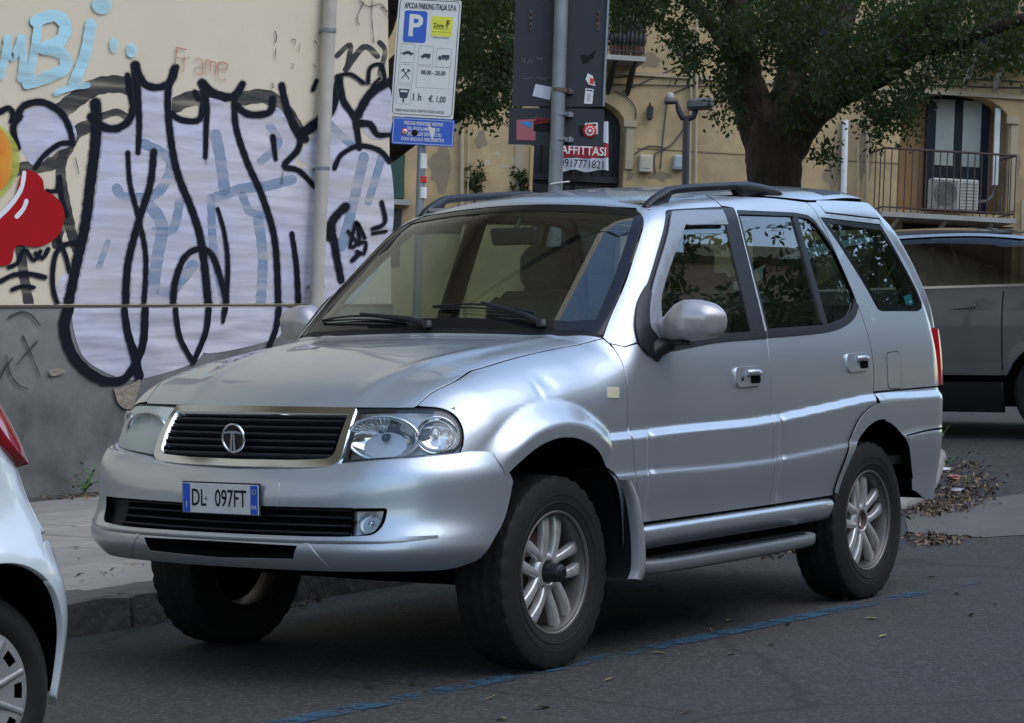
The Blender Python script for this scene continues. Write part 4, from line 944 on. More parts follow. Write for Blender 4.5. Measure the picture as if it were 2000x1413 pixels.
b=MB(); b.box(L((WX+22)/2,WY+.012,1.421),(22-WX,.022,.016)); b.build('ledge',mat('ledge_brown',(.09,.07,.05),.9),bw)
# windows and cornice high on the same wall, mirrored in the windscreen
shut=mat('brown_shutter',(.10,.065,.04),.7)
for zf in (4.9,):
    for xk in (-4,0.5,5,9.5,14,18):
        b=MB(); b.box(L(xk,WY+.02,zf),(1.25,.08,2.1)); w_=b.build('window',mat('pale_frame',(.45,.40,.32),.8),bw)
        for s in (-1,1):
            b=MB(); b.box(L(xk+s*.29,WY+.07,zf),(.55,.04,1.95)); 
            for q in range(16): b.box(L(xk+s*.29,WY+.095,zf-.9+q*.12),(.50,.03,.05),rot=(R_(30),0,0))
            b.build('shutter',shut,w_)
b=MB(); b.box(L((WX+22)/2,WY+.1,PH+Hh+.1),(22-WX,6.5,.3)); b.build('cornice',cream,bw)
# down pipe
p0=on_y(648,-60,WY+.08); p1=on_y(617,600,WY+.10); p1b=on_y(614,680,WY+.10)
dp=MB(); dp.tube([tuple(p0+(p0-p1)*2.2),tuple(p0),tuple(p1),tuple(p1b+(p1b-p1)*4)],.055,14)
o=dp.build('down_pipe',mat('pipe_cream',(.47,.44,.39),.55,nscale=5,namt=.25,col2=(.36,.33,.29))); tag(o,'pale down pipe fixed to the graffiti wall','pipe')
for py in (60,330,560):
    t=(py-0)/600; c=on_y(645-28*t,py,WY+.09); b=MB(); b.lathe([(.060,-.014),(.060,.014)],c,(0,0,1),16); b.box((c[0],WY+.03,c[2]),(.03,.10,.02)); b.build('pipe_clip',M['galv'],o)
# ---- paint on the wall : strokes given as points seen on the wall plane
def W5(x,y): return (x*.4387,y*.4387)        # helper for points measured on an enlargement
def wallp(px,py,h):
    if _low[0]:
        q=on_y(px,py,WY+h+.014); q[2]=min(q[2],1.412); return q
    q=on_y(px,py,WY+h); q[2]=max(q[2],1.4375); return q
_lay=[.0012]; _low=[False]
def stroke(mb,pts,w0,w1=None,zoom=True,step=6):
    """a brush line, width in photo pixels, laid on the wall"""
    _lay[0]+=.00006; P=[(W5(*p) if zoom else p) for p in pts]; C=crv(P,step) if len(P)>2 else dens(P,step)[:max(2,int(math.dist(*P)/step))]+[P[-1]]
    C=np.array(clean(C,.5)); n=len(C); w1=w0 if w1 is None else w1
    T=np.gradient(C,axis=0); T/=np.linalg.norm(T,axis=1)[:,None]; N=np.stack([-T[:,1],T[:,0]],1)
    A=[];B=[]
    for i in range(n):
        t=i/(n-1); w=(w0+(w1-w0)*t)/2*(1+.06*math.sin(i*1.7)); A.append(C[i]+N[i]*w); B.append(C[i]-N[i]*w)
    def capp(c,d,w): return [c+np.array([math.cos(a)*d[0]-math.sin(a)*d[1],math.sin(a)*d[0]+math.cos(a)*d[1]])*w/2 for a in np.linspace(math.pi/2,-math.pi/2,7)[1:-1]]
    loop=[*A]+capp(C[-1],T[-1],w1)+[*B[::-1]]+capp(C[0],-T[0],w0)
    # strip faces + end fans
    V=[tuple(wallp(p[0],p[1],_lay[0])) for p in A]+[tuple(wallp(p[0],p[1],_lay[0])) for p in B]
    F=[(i,i+1,n+i+1,n+i) for i in range(n-1)]; mb.add(V,F)
    for c,d,w in ((C[-1],T[-1],w1),(C[0],-T[0],w0)):
        _lay[0]+=.00002
        R=[tuple(wallp(*(c+np.array([math.cos(a)*d[0]-math.sin(a)*d[1],math.sin(a)*d[0]+math.cos(a)*d[1]])*w/2),_lay[0])) for a in np.linspace(math.pi/2,-math.pi/2,8)]
        mb.add(R,[tuple(range(8))])
def fill(mb,pts,zoom=True,sm=True):
    _lay[0]+=.0001; P=[(W5(*p) if zoom else p) for p in pts]; P=crv(P+[P[0]],7)[:-1] if sm else dens(P,8)
    P=clean(P,.8); t=tess(P); mb.add([tuple(wallp(p[0],p[1],_lay[0])) for p in P],t)
def spray(name,col,alpha=1,sc=3,col2=None,thr=None):
    m=mat(name,col,.75,spec=.12,nscale=sc,namt=.3,col2=col2 or tuple(c*.85 for c in col)); b=m.node_tree.nodes['Principled BSDF']
    if alpha<1:
        n=m.node_tree; tc=n.nodes.new('ShaderNodeTexCoord'); mp=n.nodes.new('ShaderNodeMapping'); mp.inputs['Scale'].default_value=(.4,1,4.2); n.links.new(tc.outputs['Object'],mp.inputs[0])
        t=n.nodes.new('ShaderNodeTexNoise'); t.inputs['Scale'].default_value=3; t.inputs['Detail'].default_value=6; n.links.new(mp.outputs[0],t.inputs[0])
        r=n.nodes.new('ShaderNodeMapRange'); r.inputs[1].default_value=.35; r.inputs[2].default_value=.6; r.inputs[3].default_value=alpha-.38; r.inputs[4].default_value=min(1,alpha+.2); n.links.new(t.outputs[0],r.inputs[0]); n.links.new(r.outputs[0],b.inputs['Alpha'])
    return m
lil=spray('lilac_paint',(.46,.50,.71),.96,1.4,(.68,.64,.64)); blk=spray('black_spray',(.007,.009,.016)); dim=spray('thin_black_spray',(.055,.055,.055),.78)
lb=spray('pale_blue_paint',(.38,.70,.80),.92,5,(.45,.66,.74)); bst=spray('blue_grey_spray',(.22,.33,.48),.45); redp=spray('red_paint',(.40,.006,.012),1,4,(.30,.008,.012)); orp=spray('orange_paint',(.62,.13,.03),1,5,(.70,.38,.05)); brn=spray('brown_marker',(.42,.14,.06),.9)
whp=spray('white_paint_mark',(.75,.76,.80)); yel=spray('yellow_green_paint',(.50,.52,.10),.8)
def paint(name,m): 
    return lambda mb: mb.build(name,m,bw)
def place(mb,name,m):
    o=mb.build(name,m); o.parent=bw; o.matrix_parent_inverse=bw.matrix_basis.inverted(); return o
# thin grey arcs underneath
a=MB()
stroke(a,[(20,800),(60,760),(250,720),(330,600),(400,560)],26); stroke(a,[(265,500),(400,400),(500,375),(580,385)],34); stroke(a,[(780,470),(850,440),(980,440)],30); stroke(a,[(1080,440),(1180,430),(1260,480),(1330,590)],28)
stroke(a,[(450,520),(520,500),(560,520)],14); stroke(a,[(250,1090),(290,980),(340,1110)],18); stroke(a,[(90,1110),(110,1250),(130,1360)],20); stroke(a,[(290,660),(270,760),(290,900),(330,1080)],20)
stroke(a,[(1500,250),(1560,200),(1545,300)],10); stroke(a,[(1540,310),(1620,210),(1680,250)],12); stroke(a,[(1690,190),(1715,230),(1690,330)],10)
place(a,'graffiti_shadow',dim)
# lilac bodies
a=MB()
fill(a,[(415,500),(470,545),(560,560),(590,470),(600,400),(700,400),(770,390),(770,500),(880,560),(890,450),(960,440),(1050,480),(1130,510),(1240,480),(1300,590),(1330,640),(1320,740),(1400,800),(1400,1360),(300,1360),(360,1120),(420,900),(430,700)])
fill(a,[(90,500),(230,470),(330,560),(330,640),(240,680),(150,740),(80,620)])
fill(a,[(1460,520),(1510,440),(1570,530),(1600,640),(1730,700),(1738,1080),(1560,1360),(1400,1360),(1400,800),(1330,700)])
fill(a,[(1600,440),(1680,390),(1738,400),(1735,600),(1640,610),(1600,520)])
_low[0]=True
fill(a,[(140,600),(405,600),(400,640),(390,700),(300,735),(240,740),(170,705),(145,650)],zoom=False)
fill(a,[(410,600),(560,600),(552,640),(530,665),(400,690),(405,640)],zoom=False)
_low[0]=False
place(a,'graffiti_fill',lil)
a=MB()
stroke(a,[(650,900),(720,1000),(700,1150),(680,1300)],24); stroke(a,[(640,640),(760,720),(700,860),(560,880),(520,840)],20); stroke(a,[(1200,560),(1240,640),(1160,720)],16); stroke(a,[(960,600),(980,700),(1000,850)],22); stroke(a,[(960,880),(1080,840),(1180,830),(1300,800)],20)
stroke(a,[(1080,870),(1110,940),(1170,960)],16); stroke(a,[(1150,980),(1170,1150),(1160,1360)],20); stroke(a,[(800,900),(770,1020),(690,1030)],18); stroke(a,[(1620,700),(1560,960),(1520,1100)],20); stroke(a,[(1700,700),(1640,900)],16); stroke(a,[(480,1080),(440,1190)],12); stroke(a,[(1450,540),(1560,640)],16); stroke(a,[(940,880),(950,1100),(1000,1360)],16); stroke(a,[(720,1300),(760,1300),(860,1180)],22)
place(a,'graffiti_shading',bst)
# black outlines
a=MB()
halo=MB()
def S(*p,w=17,w1=None): stroke(halo,list(p),w*1.12+3,(w if w1 is None else w1)*1.12+3); stroke(a,list(p),w*.93,(w if w1 is None else w1)*.93)
S((425,460),(430,520),(425,640),(405,800),(380,1000),(340,1180),(300,1375),w=22,w1=20)
S((405,520),(470,570),(540,565),(590,500),(600,300),w=16,w1=13); S((568,335),(575,400),(590,460),w=11)
S((605,290),(615,450),(620,560),(615,680),w=16,w1=10); S((600,290),(640,370),(700,390),(760,365),(785,300),w=16,w1=13)
S((775,305),(750,400),(750,520),(770,680),(800,800),(860,950),(900,1100),(930,1375),w=13,w1=16)
S((755,500),(810,535),(890,530),(905,430),w=12); S((868,410),(885,440),w=10)
S((900,370),(920,470),(918,580),(915,700),w=14,w1=9); S((900,370),(960,420),(1040,430),(1080,375),w=17,w1=14)
S((1045,420),(1050,560),(1100,720),(1170,880),(1225,1080),(1240,1375),w=12,w1=13)
S((1050,470),(1110,510),(1200,500),(1215,440),w=14); S((1255,380),(1275,470),(1320,580),(1360,620),w=13,w1=15)
S((1215,610),(1228,710),w=11,w1=8); S((1340,610),(1325,670),(1265,740),(1330,760),(1400,830),w=13,w1=9)
S((1340,600),(1420,540),(1480,480),(1510,350),w=22,w1=14); S((1510,350),(1530,450),(1580,530),(1600,660),w=14,w1=11)
S((1490,750),(1520,690),(1600,650),(1690,670),(1735,720),w=9,w1=10); S((1590,520),(1640,430),(1700,380),(1740,365),w=16,w1=18); S((1590,550),(1650,555),(1680,600),(1738,600),w=16,w1=8)
S((570,680),(580,820),(620,980),(650,1150),(640,1375),w=9,w1=10); S((685,675),(670,820),(620,980),(570,1180),(560,1375),w=13,w1=15)
S((770,1375),(780,1260),(820,1150),(880,1110),(940,1130),(980,1230),(1010,1350),w=13,w1=11); S((970,930),(1000,1040),(1015,1180),(1005,1375),w=7,w1=11)
S((1300,1040),(1320,1180),(1330,1375),w=9,w1=12); S((1540,920),(1480,990),(1490,1090),(1520,1250),w=17,w1=13); S((1470,1000),(1468,1060),w=14)
S((75,520),(110,470),(190,455),(270,500),(310,570),(325,640),w=14,w1=11); S((0,500),(40,480),(60,510),(50,540),w=12,w1=9); S((160,745),(200,690),(270,640),(325,640),w=10)
S((90,520),(60,570),(80,660),w=12); S((265,790),(275,880),(300,960),w=11,w1=8); S((210,850),(250,850),(265,790),w=8); S((250,1040),(290,1130),(310,1210),w=10,w1=8); S((160,1130),(190,1150),(215,1110),w=9); S((40,1190),(80,1170),(110,1110),(150,1160),(180,1120),w=8)
S((350,1080),(290,1090),(250,1130),(235,1220),(240,1300),(265,1375),w=10,w1=9)
S((0,1255),(60,1225),(130,1220),(200,1235),w=9,w1=10); S((55,1290),(100,1275),(150,1280),w=8)
S((1550,1030),(1600,1090),w=6); S((1585,990),(1560,1100),(1600,1070),(1590,990),(1625,1060),w=7); S((1600,1085),(1630,1080),(1620,1130),(1590,1120),w=7); S((1700,900),(1715,990),(1660,1020),w=8); S((1660,1040),(1720,1030),w=6); S((1570,1160),(1600,1130),w=9)
S((1640,370),(1650,300),(1700,290),(1715,360),w=7); S((1500,340),(1560,330),(1620,370),w=7); S((1660,380),(1690,350),w=6); S((1395,400),(1410,360),w=8)
# lower half, on the plinth
_low[0]=True
def S2(*p,w=16,w1=None): stroke(a,list(p),w,w1,zoom=False)
S2((134,603),(126,640),(140,690),(170,725),(205,745),w=22,w1=18); S2((205,745),(240,742),(262,715),(280,670),(284,603),w=16,w1=14); S2((243,603),(250,650),(262,690),(272,735),w=12,w1=18)
S2((343,603),(352,660),(378,708),w=10,w1=10); S2((408,603),(402,650),(378,708),w=12,w1=10); S2((440,603),(436,630),w=12,w1=6); S2((545,603),(540,640),(525,680),w=12,w1=10)
place(a,'graffiti_outline',blk)
ov=mat('overspray',(.02,.022,.035),.8); n=ov.node_tree; tc=n.nodes.new('ShaderNodeTexCoord'); t=n.nodes.new('ShaderNodeTexNoise'); t.inputs['Scale'].default_value=160; t.inputs['Detail'].default_value=3; n.links.new(tc.outputs['Object'],t.inputs[0]); r=n.nodes.new('ShaderNodeMapRange'); r.inputs[1].default_value=.40; r.inputs[2].default_value=.66; r.inputs[4].default_value=.75; n.links.new(t.outputs[0],r.inputs[0]); n.links.new(r.outputs[0],n.nodes['Principled BSDF'].inputs['Alpha'])
place(halo,'overspray',ov)
a=MB()
for p in ([(18,620),(40,610),(60,615),(78,635)],[(45,658),(60,690),(78,735)],[(72,668),(52,690),(34,712)],[(12,695),(20,730),(36,752),(55,760)],[(24,700),(8,722)],[(0,740),(12,712)]): stroke(a,p,5,3,zoom=False)
place(a,'graffiti_scrawl',dim)
_low[0]=False; a=MB()
for p in ([(1600,0),(1640,30),(1700,20),(1730,90)],[(1620,10),(1590,80),(1600,110)],[(1660,0),(1655,60),(1665,190)],[(1700,30),(1735,60)],[(1225,140),(1232,165),(1226,190)],[(1228,215),(1226,268)],[(1300,180),(1315,175),(1312,200)],[(1335,195),(1332,230)],[(1295,285),(1310,290),(1300,305)],[(1400,180),(1410,195)],[(1395,285),(1405,300)],[(1210,370),(1220,385),(1212,392)],[(335,700),(345,740),(352,775)],[(918,700),(920,735)],[(1262,760),(1256,800),(1258,820)]): stroke(a,p,1.8)
place(a,'thin_scribble',dim)
_low[0]=False
# pale blue lettering, brown word, red and orange blobs
PB=[MB(),MB(),MB()]
for _k,(p,w) in zip((0,0,0,1,1,1,2,2),(([(5,340),(20,270),(35,170)],15),([(30,180),(55,260),(95,170)],14),([(95,170),(105,260),(95,350)],16),([(170,110),(150,250),(120,380)],17),([(160,95),(240,70),(290,110),(270,180),(190,215)],24),([(190,215),(280,240),(290,300),(220,340),(125,370)],24),([(405,110),(380,240),(330,370)],22),([(250,415),(320,390),(390,380)],12))): stroke(PB[_k],p,w)
for c,rx,ry in (((455,22),45,42),((507,200),20,36),((586,225),24,32)): a=MB(); fill(a,[(c[0]+rx*math.cos(t),c[1]+ry*math.sin(t)) for t in np.linspace(0,2*math.pi,12)[:-1]]); place(a,'pale_blue_dot',lb)
pass
a=MB()
for p in ([(788,215),(780,290)],[(785,212),(830,222)],[(782,255),(815,262)],[(820,250),(818,320)],[(818,265),(845,255)],[(870,265),(900,268),(900,330),(872,326),(872,300),(898,302)],[(915,335),(918,270),(935,275),(935,325)],[(935,275),(960,280),(958,335)],[(972,305),(1008,312),(1010,285),(975,280),(972,350),(1005,356)]): stroke(a,p,1.9)
place(a,'brown_word',brn)
a=MB(); fill(a,[(0,960),(60,900),(100,770),(150,765),(190,800),(200,850),(240,870),(280,920),(285,990),(250,1060),(170,1100),(75,1095),(50,1170),(0,1185),(-60,1180),(-60,960)]); place(a,'red_patch',redp)
a=MB(); fill(a,[(-60,560),(0,560),(60,620),(88,700),(70,800),(0,880),(-60,900)]); place(a,'yellow_halo',yel)
a=MB(); fill(a,[(-60,580),(0,575),(45,640),(55,720),(40,800),(0,850),(-60,860)]); place(a,'orange_patch',orp)
a=MB(); stroke(a,[(-20,980),(50,910),(95,840),(108,770)],10,8); stroke(a,[(75,965),(105,930),(118,895)],9,8); place(a,'white_highlight',whp)
for q in PB: place(q,'pale_blue_letter',lb)
# chipped plaster
_low[0]=True
a=MB(); fill(a,[(222,758),(255,752),(275,742),(262,790),(250,800),(232,790)],zoom=False); place(a,'chipped_plaster',mat('bare_plaster_patch',(.33,.28,.22),.95,nscale=12,namt=.3,col2=(.20,.17,.14),bump=1,bscale=30,bdist=.02)); a=MB(); fill(a,[(95,722),(120,720),(128,728),(100,735)],zoom=False)
place(a,'chipped_plaster',mat('bare_plaster',(.33,.28,.22),.95,nscale=12,namt=.3,col2=(.20,.17,.14),bump=1,bscale=30,bdist=.02))
# ================================================================ facade across the cross street
def frame(px,py,D,yaw=0,up=G):
    """matrix: x to the right as seen, y up the plumb line, z towards us"""
    n=-np.array([_v[0],_v[1],0]); n/=np.linalg.norm(n); c,s=math.cos(yaw),math.sin(yaw); n=np.array([n[0]*c-n[1]*s,n[0]*s+n[1]*c,0])
    n=n-up*(n@up); n/=np.linalg.norm(n); e=np.cross(up,n); O=at(px,py,D)
    return Matrix([[e[0],up[0],n[0],O[0]],[e[1],up[1],n[1],O[1]],[e[2],up[2],n[2],O[2]],[0,0,0,1]])
class Frame:
    def __init__(s,*a,**k): s.M=frame(*a,**k); s.I=s.M.inverted()
    def __call__(s,px,py,d=0.):
        """photo point on the plane z=d of this frame -> local (x,y)"""
        o=s.I@Vector(CAM_C); r=(s.I.to_3x3()@Vector(ray(px,py))); t=(d-o.z)/r.z; q=o+r*t; return (q.x,q.y)
FF=Frame(1500,617,42.,yaw=R_(8))
ochre=mat('ochre_plaster',(.50,.36,.18),.9,nscale=1.1,namt=.15,col2=(.29,.21,.125),bump=.3,bscale=20,detail=9)
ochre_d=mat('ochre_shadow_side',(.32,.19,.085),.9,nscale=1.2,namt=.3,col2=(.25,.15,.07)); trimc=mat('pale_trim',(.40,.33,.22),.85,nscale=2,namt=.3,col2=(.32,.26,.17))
fac=thing('street_facade','ochre rendered house front with arched black door and balconies beyond the trees','building',mw=FF.M)
def loc(px,py,d=0.): return FF(px,py,d)
def arch_poly(xl,xr,yb,ysp,yt,n=12):
    cx=(xl+xr)/2; rx=(xr-xl)/2; return [(xl,yb),(xr,yb)]+[(cx+rx*math.cos(t),ysp+(yt-ysp)*math.sin(t)) for t in np.linspace(0,math.pi,n)]
gy=-1.3
dl,dr=loc(1037,300)[0],loc(1219,300)[0]; dsp=loc(1130,240)[1]; dt=loc(1130,188)[1]
door_h=arch_poly(dl,dr,gy,dsp,dt)
bl_,br_=loc(1757,300)[0],loc(1969,300)[0]; bsp=loc(1870,232)[1]; btp=loc(1870,181)[1]; bby=loc(1870,416)[1]
balc_h=arch_poly(bl_,br_,bby,bsp,btp)
gl,gr=loc(1762,450)[0],loc(1978,450)[0]; gtop=loc(1870,438)[1]
gar_h=[(gl,gy),(gr,gy),(gr,gtop),(gl,gtop)]
uprs=[]
for a_,b_ in ((1195,1262),(1905,1990),(1560,1640)):
    x1=loc(a_,0)[0]; x2=loc(b_,0)[0]; y1=loc(a_,96)[1]; uprs.append([(x1,y1),(x2,y1),(x2,y1+2.6),(x1,y1+2.6)])
def wall_holes(name,outline,holes,th,m,parent):
    al=list(outline); ed=[(i,(i+1)%len(al)) for i in range(len(al))]
    for h in holes:
        k=len(al); al+=h; ed+=[(k+i,k+(i+1)%len(h)) for i in range(len(h))]
    r=delaunay_2d_cdt([Vector(q) for q in al],ed,[],0,1e-6); v=[tuple(q) for q in r[0]]; c=np.array([np.mean([v[i] for i in t],axis=0) for t in r[2]]); ok=in_poly(c,outline)
    for h in holes: ok&=~in_poly(c,h)
    b=MB(); b.add([(x,y,0) for x,y in v],[tuple(t) for t,o in zip(r[2],ok) if o])
    for h in holes:
        n=len(h); b.add([(x,y,0) for x,y in h]+[(x,y,-th) for x,y in h],[(i,(i+1)%n,(i+1)%n+n,i+n) for i in range(n)])
    return b.build(name,m,parent,recalc=True)
X0,X1=loc(560,300)[0],loc(2500,300)[0]
wall_holes('wall',[(X0,gy),(X1,gy),(X1,11.),(X0,11.)],[door_h,balc_h,gar_h]+uprs,.55,ochre,fac)
b=MB(); b.box(((X0+X1)/2,4.8,-1.3),(X1-X0,12.4,1.2)); b.build('house_core',mat('core_ochre',(.26,.19,.10),.95),fac)
def fbox(name,m,px0,py0,px1,py1,d0,d1,parent=None,bev=0):
    (xa,ya),(xb,yb)=loc(px0,py1,d1),loc(px1,py0,d1); b=MB(); b.box(((xa+xb)/2,(ya+yb)/2,(d0+d1)/2),(abs(xb-xa),abs(yb-ya),d1-d0),bev=bev); return b.build(name,m,parent if parent is not None else fac)
# string courses, pilasters, conduits
yy_=loc(1340,151)[1]; b=MB(); b.box(((X0+X1)/2,yy_,.02),(X1-X0,.06,.07)); b.build('string_course',trimc,fac)
fbox('pilaster',mat('orange_edge',(.50,.33,.16),.85),1028,285,1037,640,-.01,.05)
fbox('door_pilaster',trimc,1221,247,1240,330,-.01,.04); fbox('pilaster_capital',trimc,1219,235,1244,247,-.01,.07); fbox('pilaster_capital',trimc,1967,229,1992,241,-.01,.07); fbox('window_pilaster',trimc,1969,241,1990,412,-.01,.03)
fbox('left_pilaster',trimc,1003,235,1028,375,-.01,.025)
for pxa,pxb,py0,py1,w,mm,nm in ((903,900,180,640,.035,trimc,'down_pipe'),(915,913,190,640,.018,trimc,'conduit'),(1351,1345,60,620,.02,trimc,'conduit'),(1361,1357,30,620,.028,trimc,'conduit'),(1651,1643,235,640,.055,M['white'],'down_pipe'),(1695,1690,200,640,.03,trimc,'conduit'),(1676,1673,240,640,.014,trimc,'conduit'),(1996,1993,390,640,.03,trimc,'down_pipe')):
    (xa,ya),(xb,yb)=loc(pxa,py0,.08),loc(pxb-(pxa-pxb)*(.2),py1,.08); b=MB(); b.tube([(xa,ya,.08),(xb,yb,.08)],w,8); b.build(nm,mm,fac)
cab=mat('cable_grey',(.07,.07,.07),.8)
for pts in ([(1186,152),(1260,148),(1340,153),(1430,157),(1480,160)],[(1186,165),(1270,166),(1360,168),(1440,168)],[(1240,240),(1242,215),(1225,190),(1200,178)],[(1300,190),(1330,175),(1400,150)],[(1303,200),(1296,260),(1290,330)],[(1240,300),(1268,285),(1300,290)],[(1340,245),(1310,285),(1280,300),(1280,340)],[(905,160),(940,150),(1000,148)],[(1215,180),(1280,150),(1330,128)],[(1640,145),(1800,150),(2000,160)],[(1640,158),(1800,166),(2000,172)]):
    P=[(*loc(x,y,.03),.03) for x,y in crv(pts,12)]; b=MB(); b.tube(P,.012,5); b.build('wall_cable',cab,fac)
for py_ in (290,): 
    xa_,ya_=loc(1245,py_); xb_,_q=loc(1755,py_); b=MB(); b.box(((xa_+xb_)/2,ya_,.004),(xb_-xa_,.022,.012)); b.build('plaster_joint',mat('joint_shade',(.20,.15,.09),.95),fac)
pm=mat('patched_plaster',(.50,.43,.31),.95,nscale=6,namt=.25,col2=(.40,.33,.22)); pm2=mat('damp_plaster',(.27,.20,.13),.95,nscale=5,namt=.3,col2=(.20,.155,.10))
rp=random.Random(4)
for px_,py_,rx_,ry_,m_ in ((950,318,9,7,pm),(985,325,7,5,pm),(972,300,5,4,pm),(1003,312,6,9,pm),(940,270,12,20,pm2),(1290,345,22,9,pm2),(1625,330,18,40,pm2),(1690,300,16,60,pm2),(1270,120,26,16,pm2),(1330,90,20,30,pm2),(860,330,20,50,pm2),(1230,345,8,12,pm2),(1985,330,9,30,pm2)):
    cx_,cy_=loc(px_,py_); k_=1/115.; pp=[(cx_+rx_*k_*rp.uniform(.55,1.25)*math.cos(t),cy_+ry_*k_*rp.uniform(.55,1.25)*math.sin(t)) for t in np.linspace(0,2*math.pi,16)[:-1]]
    pp=clean(crv(pp+[pp[0]],.03)[:-1],.004); b=MB(); b.add([(x,y,.0022+.00006*rx_) for x,y in pp],tess(pp)); b.build('plaster_patch',m_,fac)
# arched black door with grille and banner
dk=mat('black_door',(.014,.015,.018),.45); dk2=mat('door_panel',(.022,.023,.027),.4)
b=MB(); b.prism(arch_poly(dl,dr,gy,dsp,dt),lambda x,y,t:(x,y,-.45-.05*t)); D_=b.build('door',dk,fac)
for q in range(9):
    x=dl+(dr-dl)*(q+.5)/9; b=MB(); b.tube([(x,loc(1130,338)[1],-.40),(x,dt-.15-.3*abs(q-4)/4.,-.40)],.018,6); b.build('door_bar',dk2,D_)
for (pa,pb,ya,yb) in ((1040,1076,238,330),(1182,1215,238,330)):
    pass
lk=loc(1037,340)[1]; b=MB(); b.box(((dl+dr)/2,lk,-.40),(dr-dl,.10,.10)); b.build('door_rail',dk2,D_)
for s in (-1,1):
    b=MB(); b.box(((dl+dr)/2+s*(dr-dl)*.245,(lk+gy)/2,-.42),((dr-dl)*.46,abs(lk-gy)-.2,.06),bev=.02); b.build('door_leaf',dk2,D_)
    for k in range(3): b=MB(); b.box(((dl+dr)/2+s*(dr-dl)*.245,lk-.45-.85*k,-.385),((dr-dl)*.34,.6,.03),bev=.012); b.build('door_panel',dk,D_)
bnM=Frame(1140,285,41.2,yaw=R_(8))
bn=thing('rental_banner','torn red and white rental banner hung across the arched black door','banner',mw=bnM.M)
bf=lambda px,py:bnM(px,py)
def banner_piece(name,m,y0,y1,d=0):
    b=MB(); P=[]
    for i,px in enumerate(np.linspace(1080,1188,24)):
        wv=.03*math.sin(i*.9)+.02*math.sin(i*2.1)
        P.append([(*bf(px,y0+(y1-y0)*t+ (2.5*math.sin(i*.55)*t)),wv+d) for t in (0,.33,.66,1)])
    b.grid(P); return b.build(name,m,bn,recalc=False)
banner_piece('banner_top',mat('banner_white',(.52,.54,.57),.6),238,281); banner_piece('banner_red',mat('banner_red',(.33,.012,.02),.6),281,309); banner_piece('banner_base',bpy.data.materials['banner_white'],309,334)
c1=bf(1139,296); c2=bf(1140,322)
text_mesh('AFFITTASI',.20,M['white'],bn,Matrix.Translation((c1[0],c1[1],.062)),sx=.86,bold=.002)
text_mesh('0917771821',.19,M['blk_ink'],bn,Matrix.Translation((c2[0]-.03,c2[1],.062)),sx=.80,bold=.001)
# the arched balcony window
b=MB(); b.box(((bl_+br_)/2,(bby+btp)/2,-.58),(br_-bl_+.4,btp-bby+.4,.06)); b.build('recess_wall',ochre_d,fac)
xa,xb=loc(1809,300,-.4)[0],loc(1931,300,-.4)[0]; ytop=loc(1870,183,-.4)[1]; ybot=bby
fd_=mat('dark_joinery',(.007,.011,.020),.5,spec=.25)
def fdoor(xa,xb,ybot,ytop,ypan0,ypan1,z,parent,arch=True):
    o=bpy.data.objects.new('window',None); COL.objects.link(o); o.parent=parent
    b=MB(); b.box(((xa+xb)/2,(ybot+ytop)/2,z),(xb-xa,ytop-ybot,.08)); b.build('frame',fd_,o)
    w=(xb-xa)
    for s in (-1,1):
        cx=(xa+xb)/2+s*w*.215
        b=MB(); b.box((cx,(ypan0+ypan1)/2,z+.045),(w*.29,ypan1-ypan0,.03)); b.build('curtained_pane',mat('curtain',(.36,.38,.34),.7,nscale=2,namt=.3,col2=(.30,.31,.28)),o)
        b=MB(); b.box((cx,(ybot+ypan0)/2-.02,z+.05),(w*.33,(ypan0-ybot)*.8,.03),bev=.012); b.build('lower_panel',fd_,o)
    return o
fdoor(xa,xb,ybot,ytop,loc(1870,325,-.4)[1],loc(1870,196,-.4)[1],-.46,fac)
# balconies
slab=mat('balcony_slab',(.38,.37,.34),.85,nscale=3,namt=.3,col2=(.25,.24,.22)); iron=mat('rusty_iron',(.075,.038,.030),.7,nscale=20,namt=.3,col2=(.04,.03,.03)); irond=mat('dark_iron',(.018,.018,.020),.5)
def balcony(pxl,pxr,py_slab,py_rail,depth,nb,mi,ornate=False):
    o=bpy.data.objects.new('balcony',None); COL.objects.link(o); o.parent=fac
    (x1,y1),(x2,_)=loc(pxl,py_slab,depth),loc(pxr,py_slab,depth); yr=loc((pxl+pxr)/2,py_rail,depth)[1]
    b=MB(); b.box(((x1+x2)/2,y1-.04,depth/2),(x2-x1,.08,depth)); b.build('slab',slab,o)
    b=MB(); b.tube([(x1+.03,yr,.0),(x1+.03,yr,depth-.04),(x2-.03,yr,depth-.04),(x2-.03,yr,0)],.020,6,smooth=False); b.build('handrail',mi,o)
    b=MB(); b.tube([(x1+.03,y1+.08,.0),(x1+.03,y1+.08,depth-.04),(x2-.03,y1+.08,depth-.04),(x2-.03,y1+.08,0)],.014,6,smooth=False); b.build('bottom_rail',mi,o)
    for k in range(nb+1):
        x=x1+.03+(x2-x1-.06)*k/nb
        b=MB(); b.tube([(x,y1,depth-.04),(x,yr,depth-.04)],.011,6)
        if ornate: b.lathe([(.012,0),(.035,.06),(.030,.14),(.010,.22),(.028,.30),(.035,.38),(.012,.46)],(x,y1+.2,depth-.04),(0,1,0),8)
        b.build('baluster',mi,o)
    for k in (1,2): 
        for xx in (x1+.03,x2-.03):
            b=MB(); b.tube([(xx,y1,depth*k/3),(xx,yr,depth*k/3)],.011,6); b.build('baluster',mi,o)
    for t in (.15,.5,.85):
        x=x1+(x2-x1)*t; b=MB(); b.tube([(x,y1-.08,depth*.85),(x,y1-.18,depth*.5),(x,y1-.40,.12),(x,y1-.55,.0)],[.03,.05,.06,.03],8); b.build('bracket',slab if not ornate else irond,o)
    return (x1,y1,x2,yr)
bx=balcony(1722,1986,413,296,.85,19,iron)
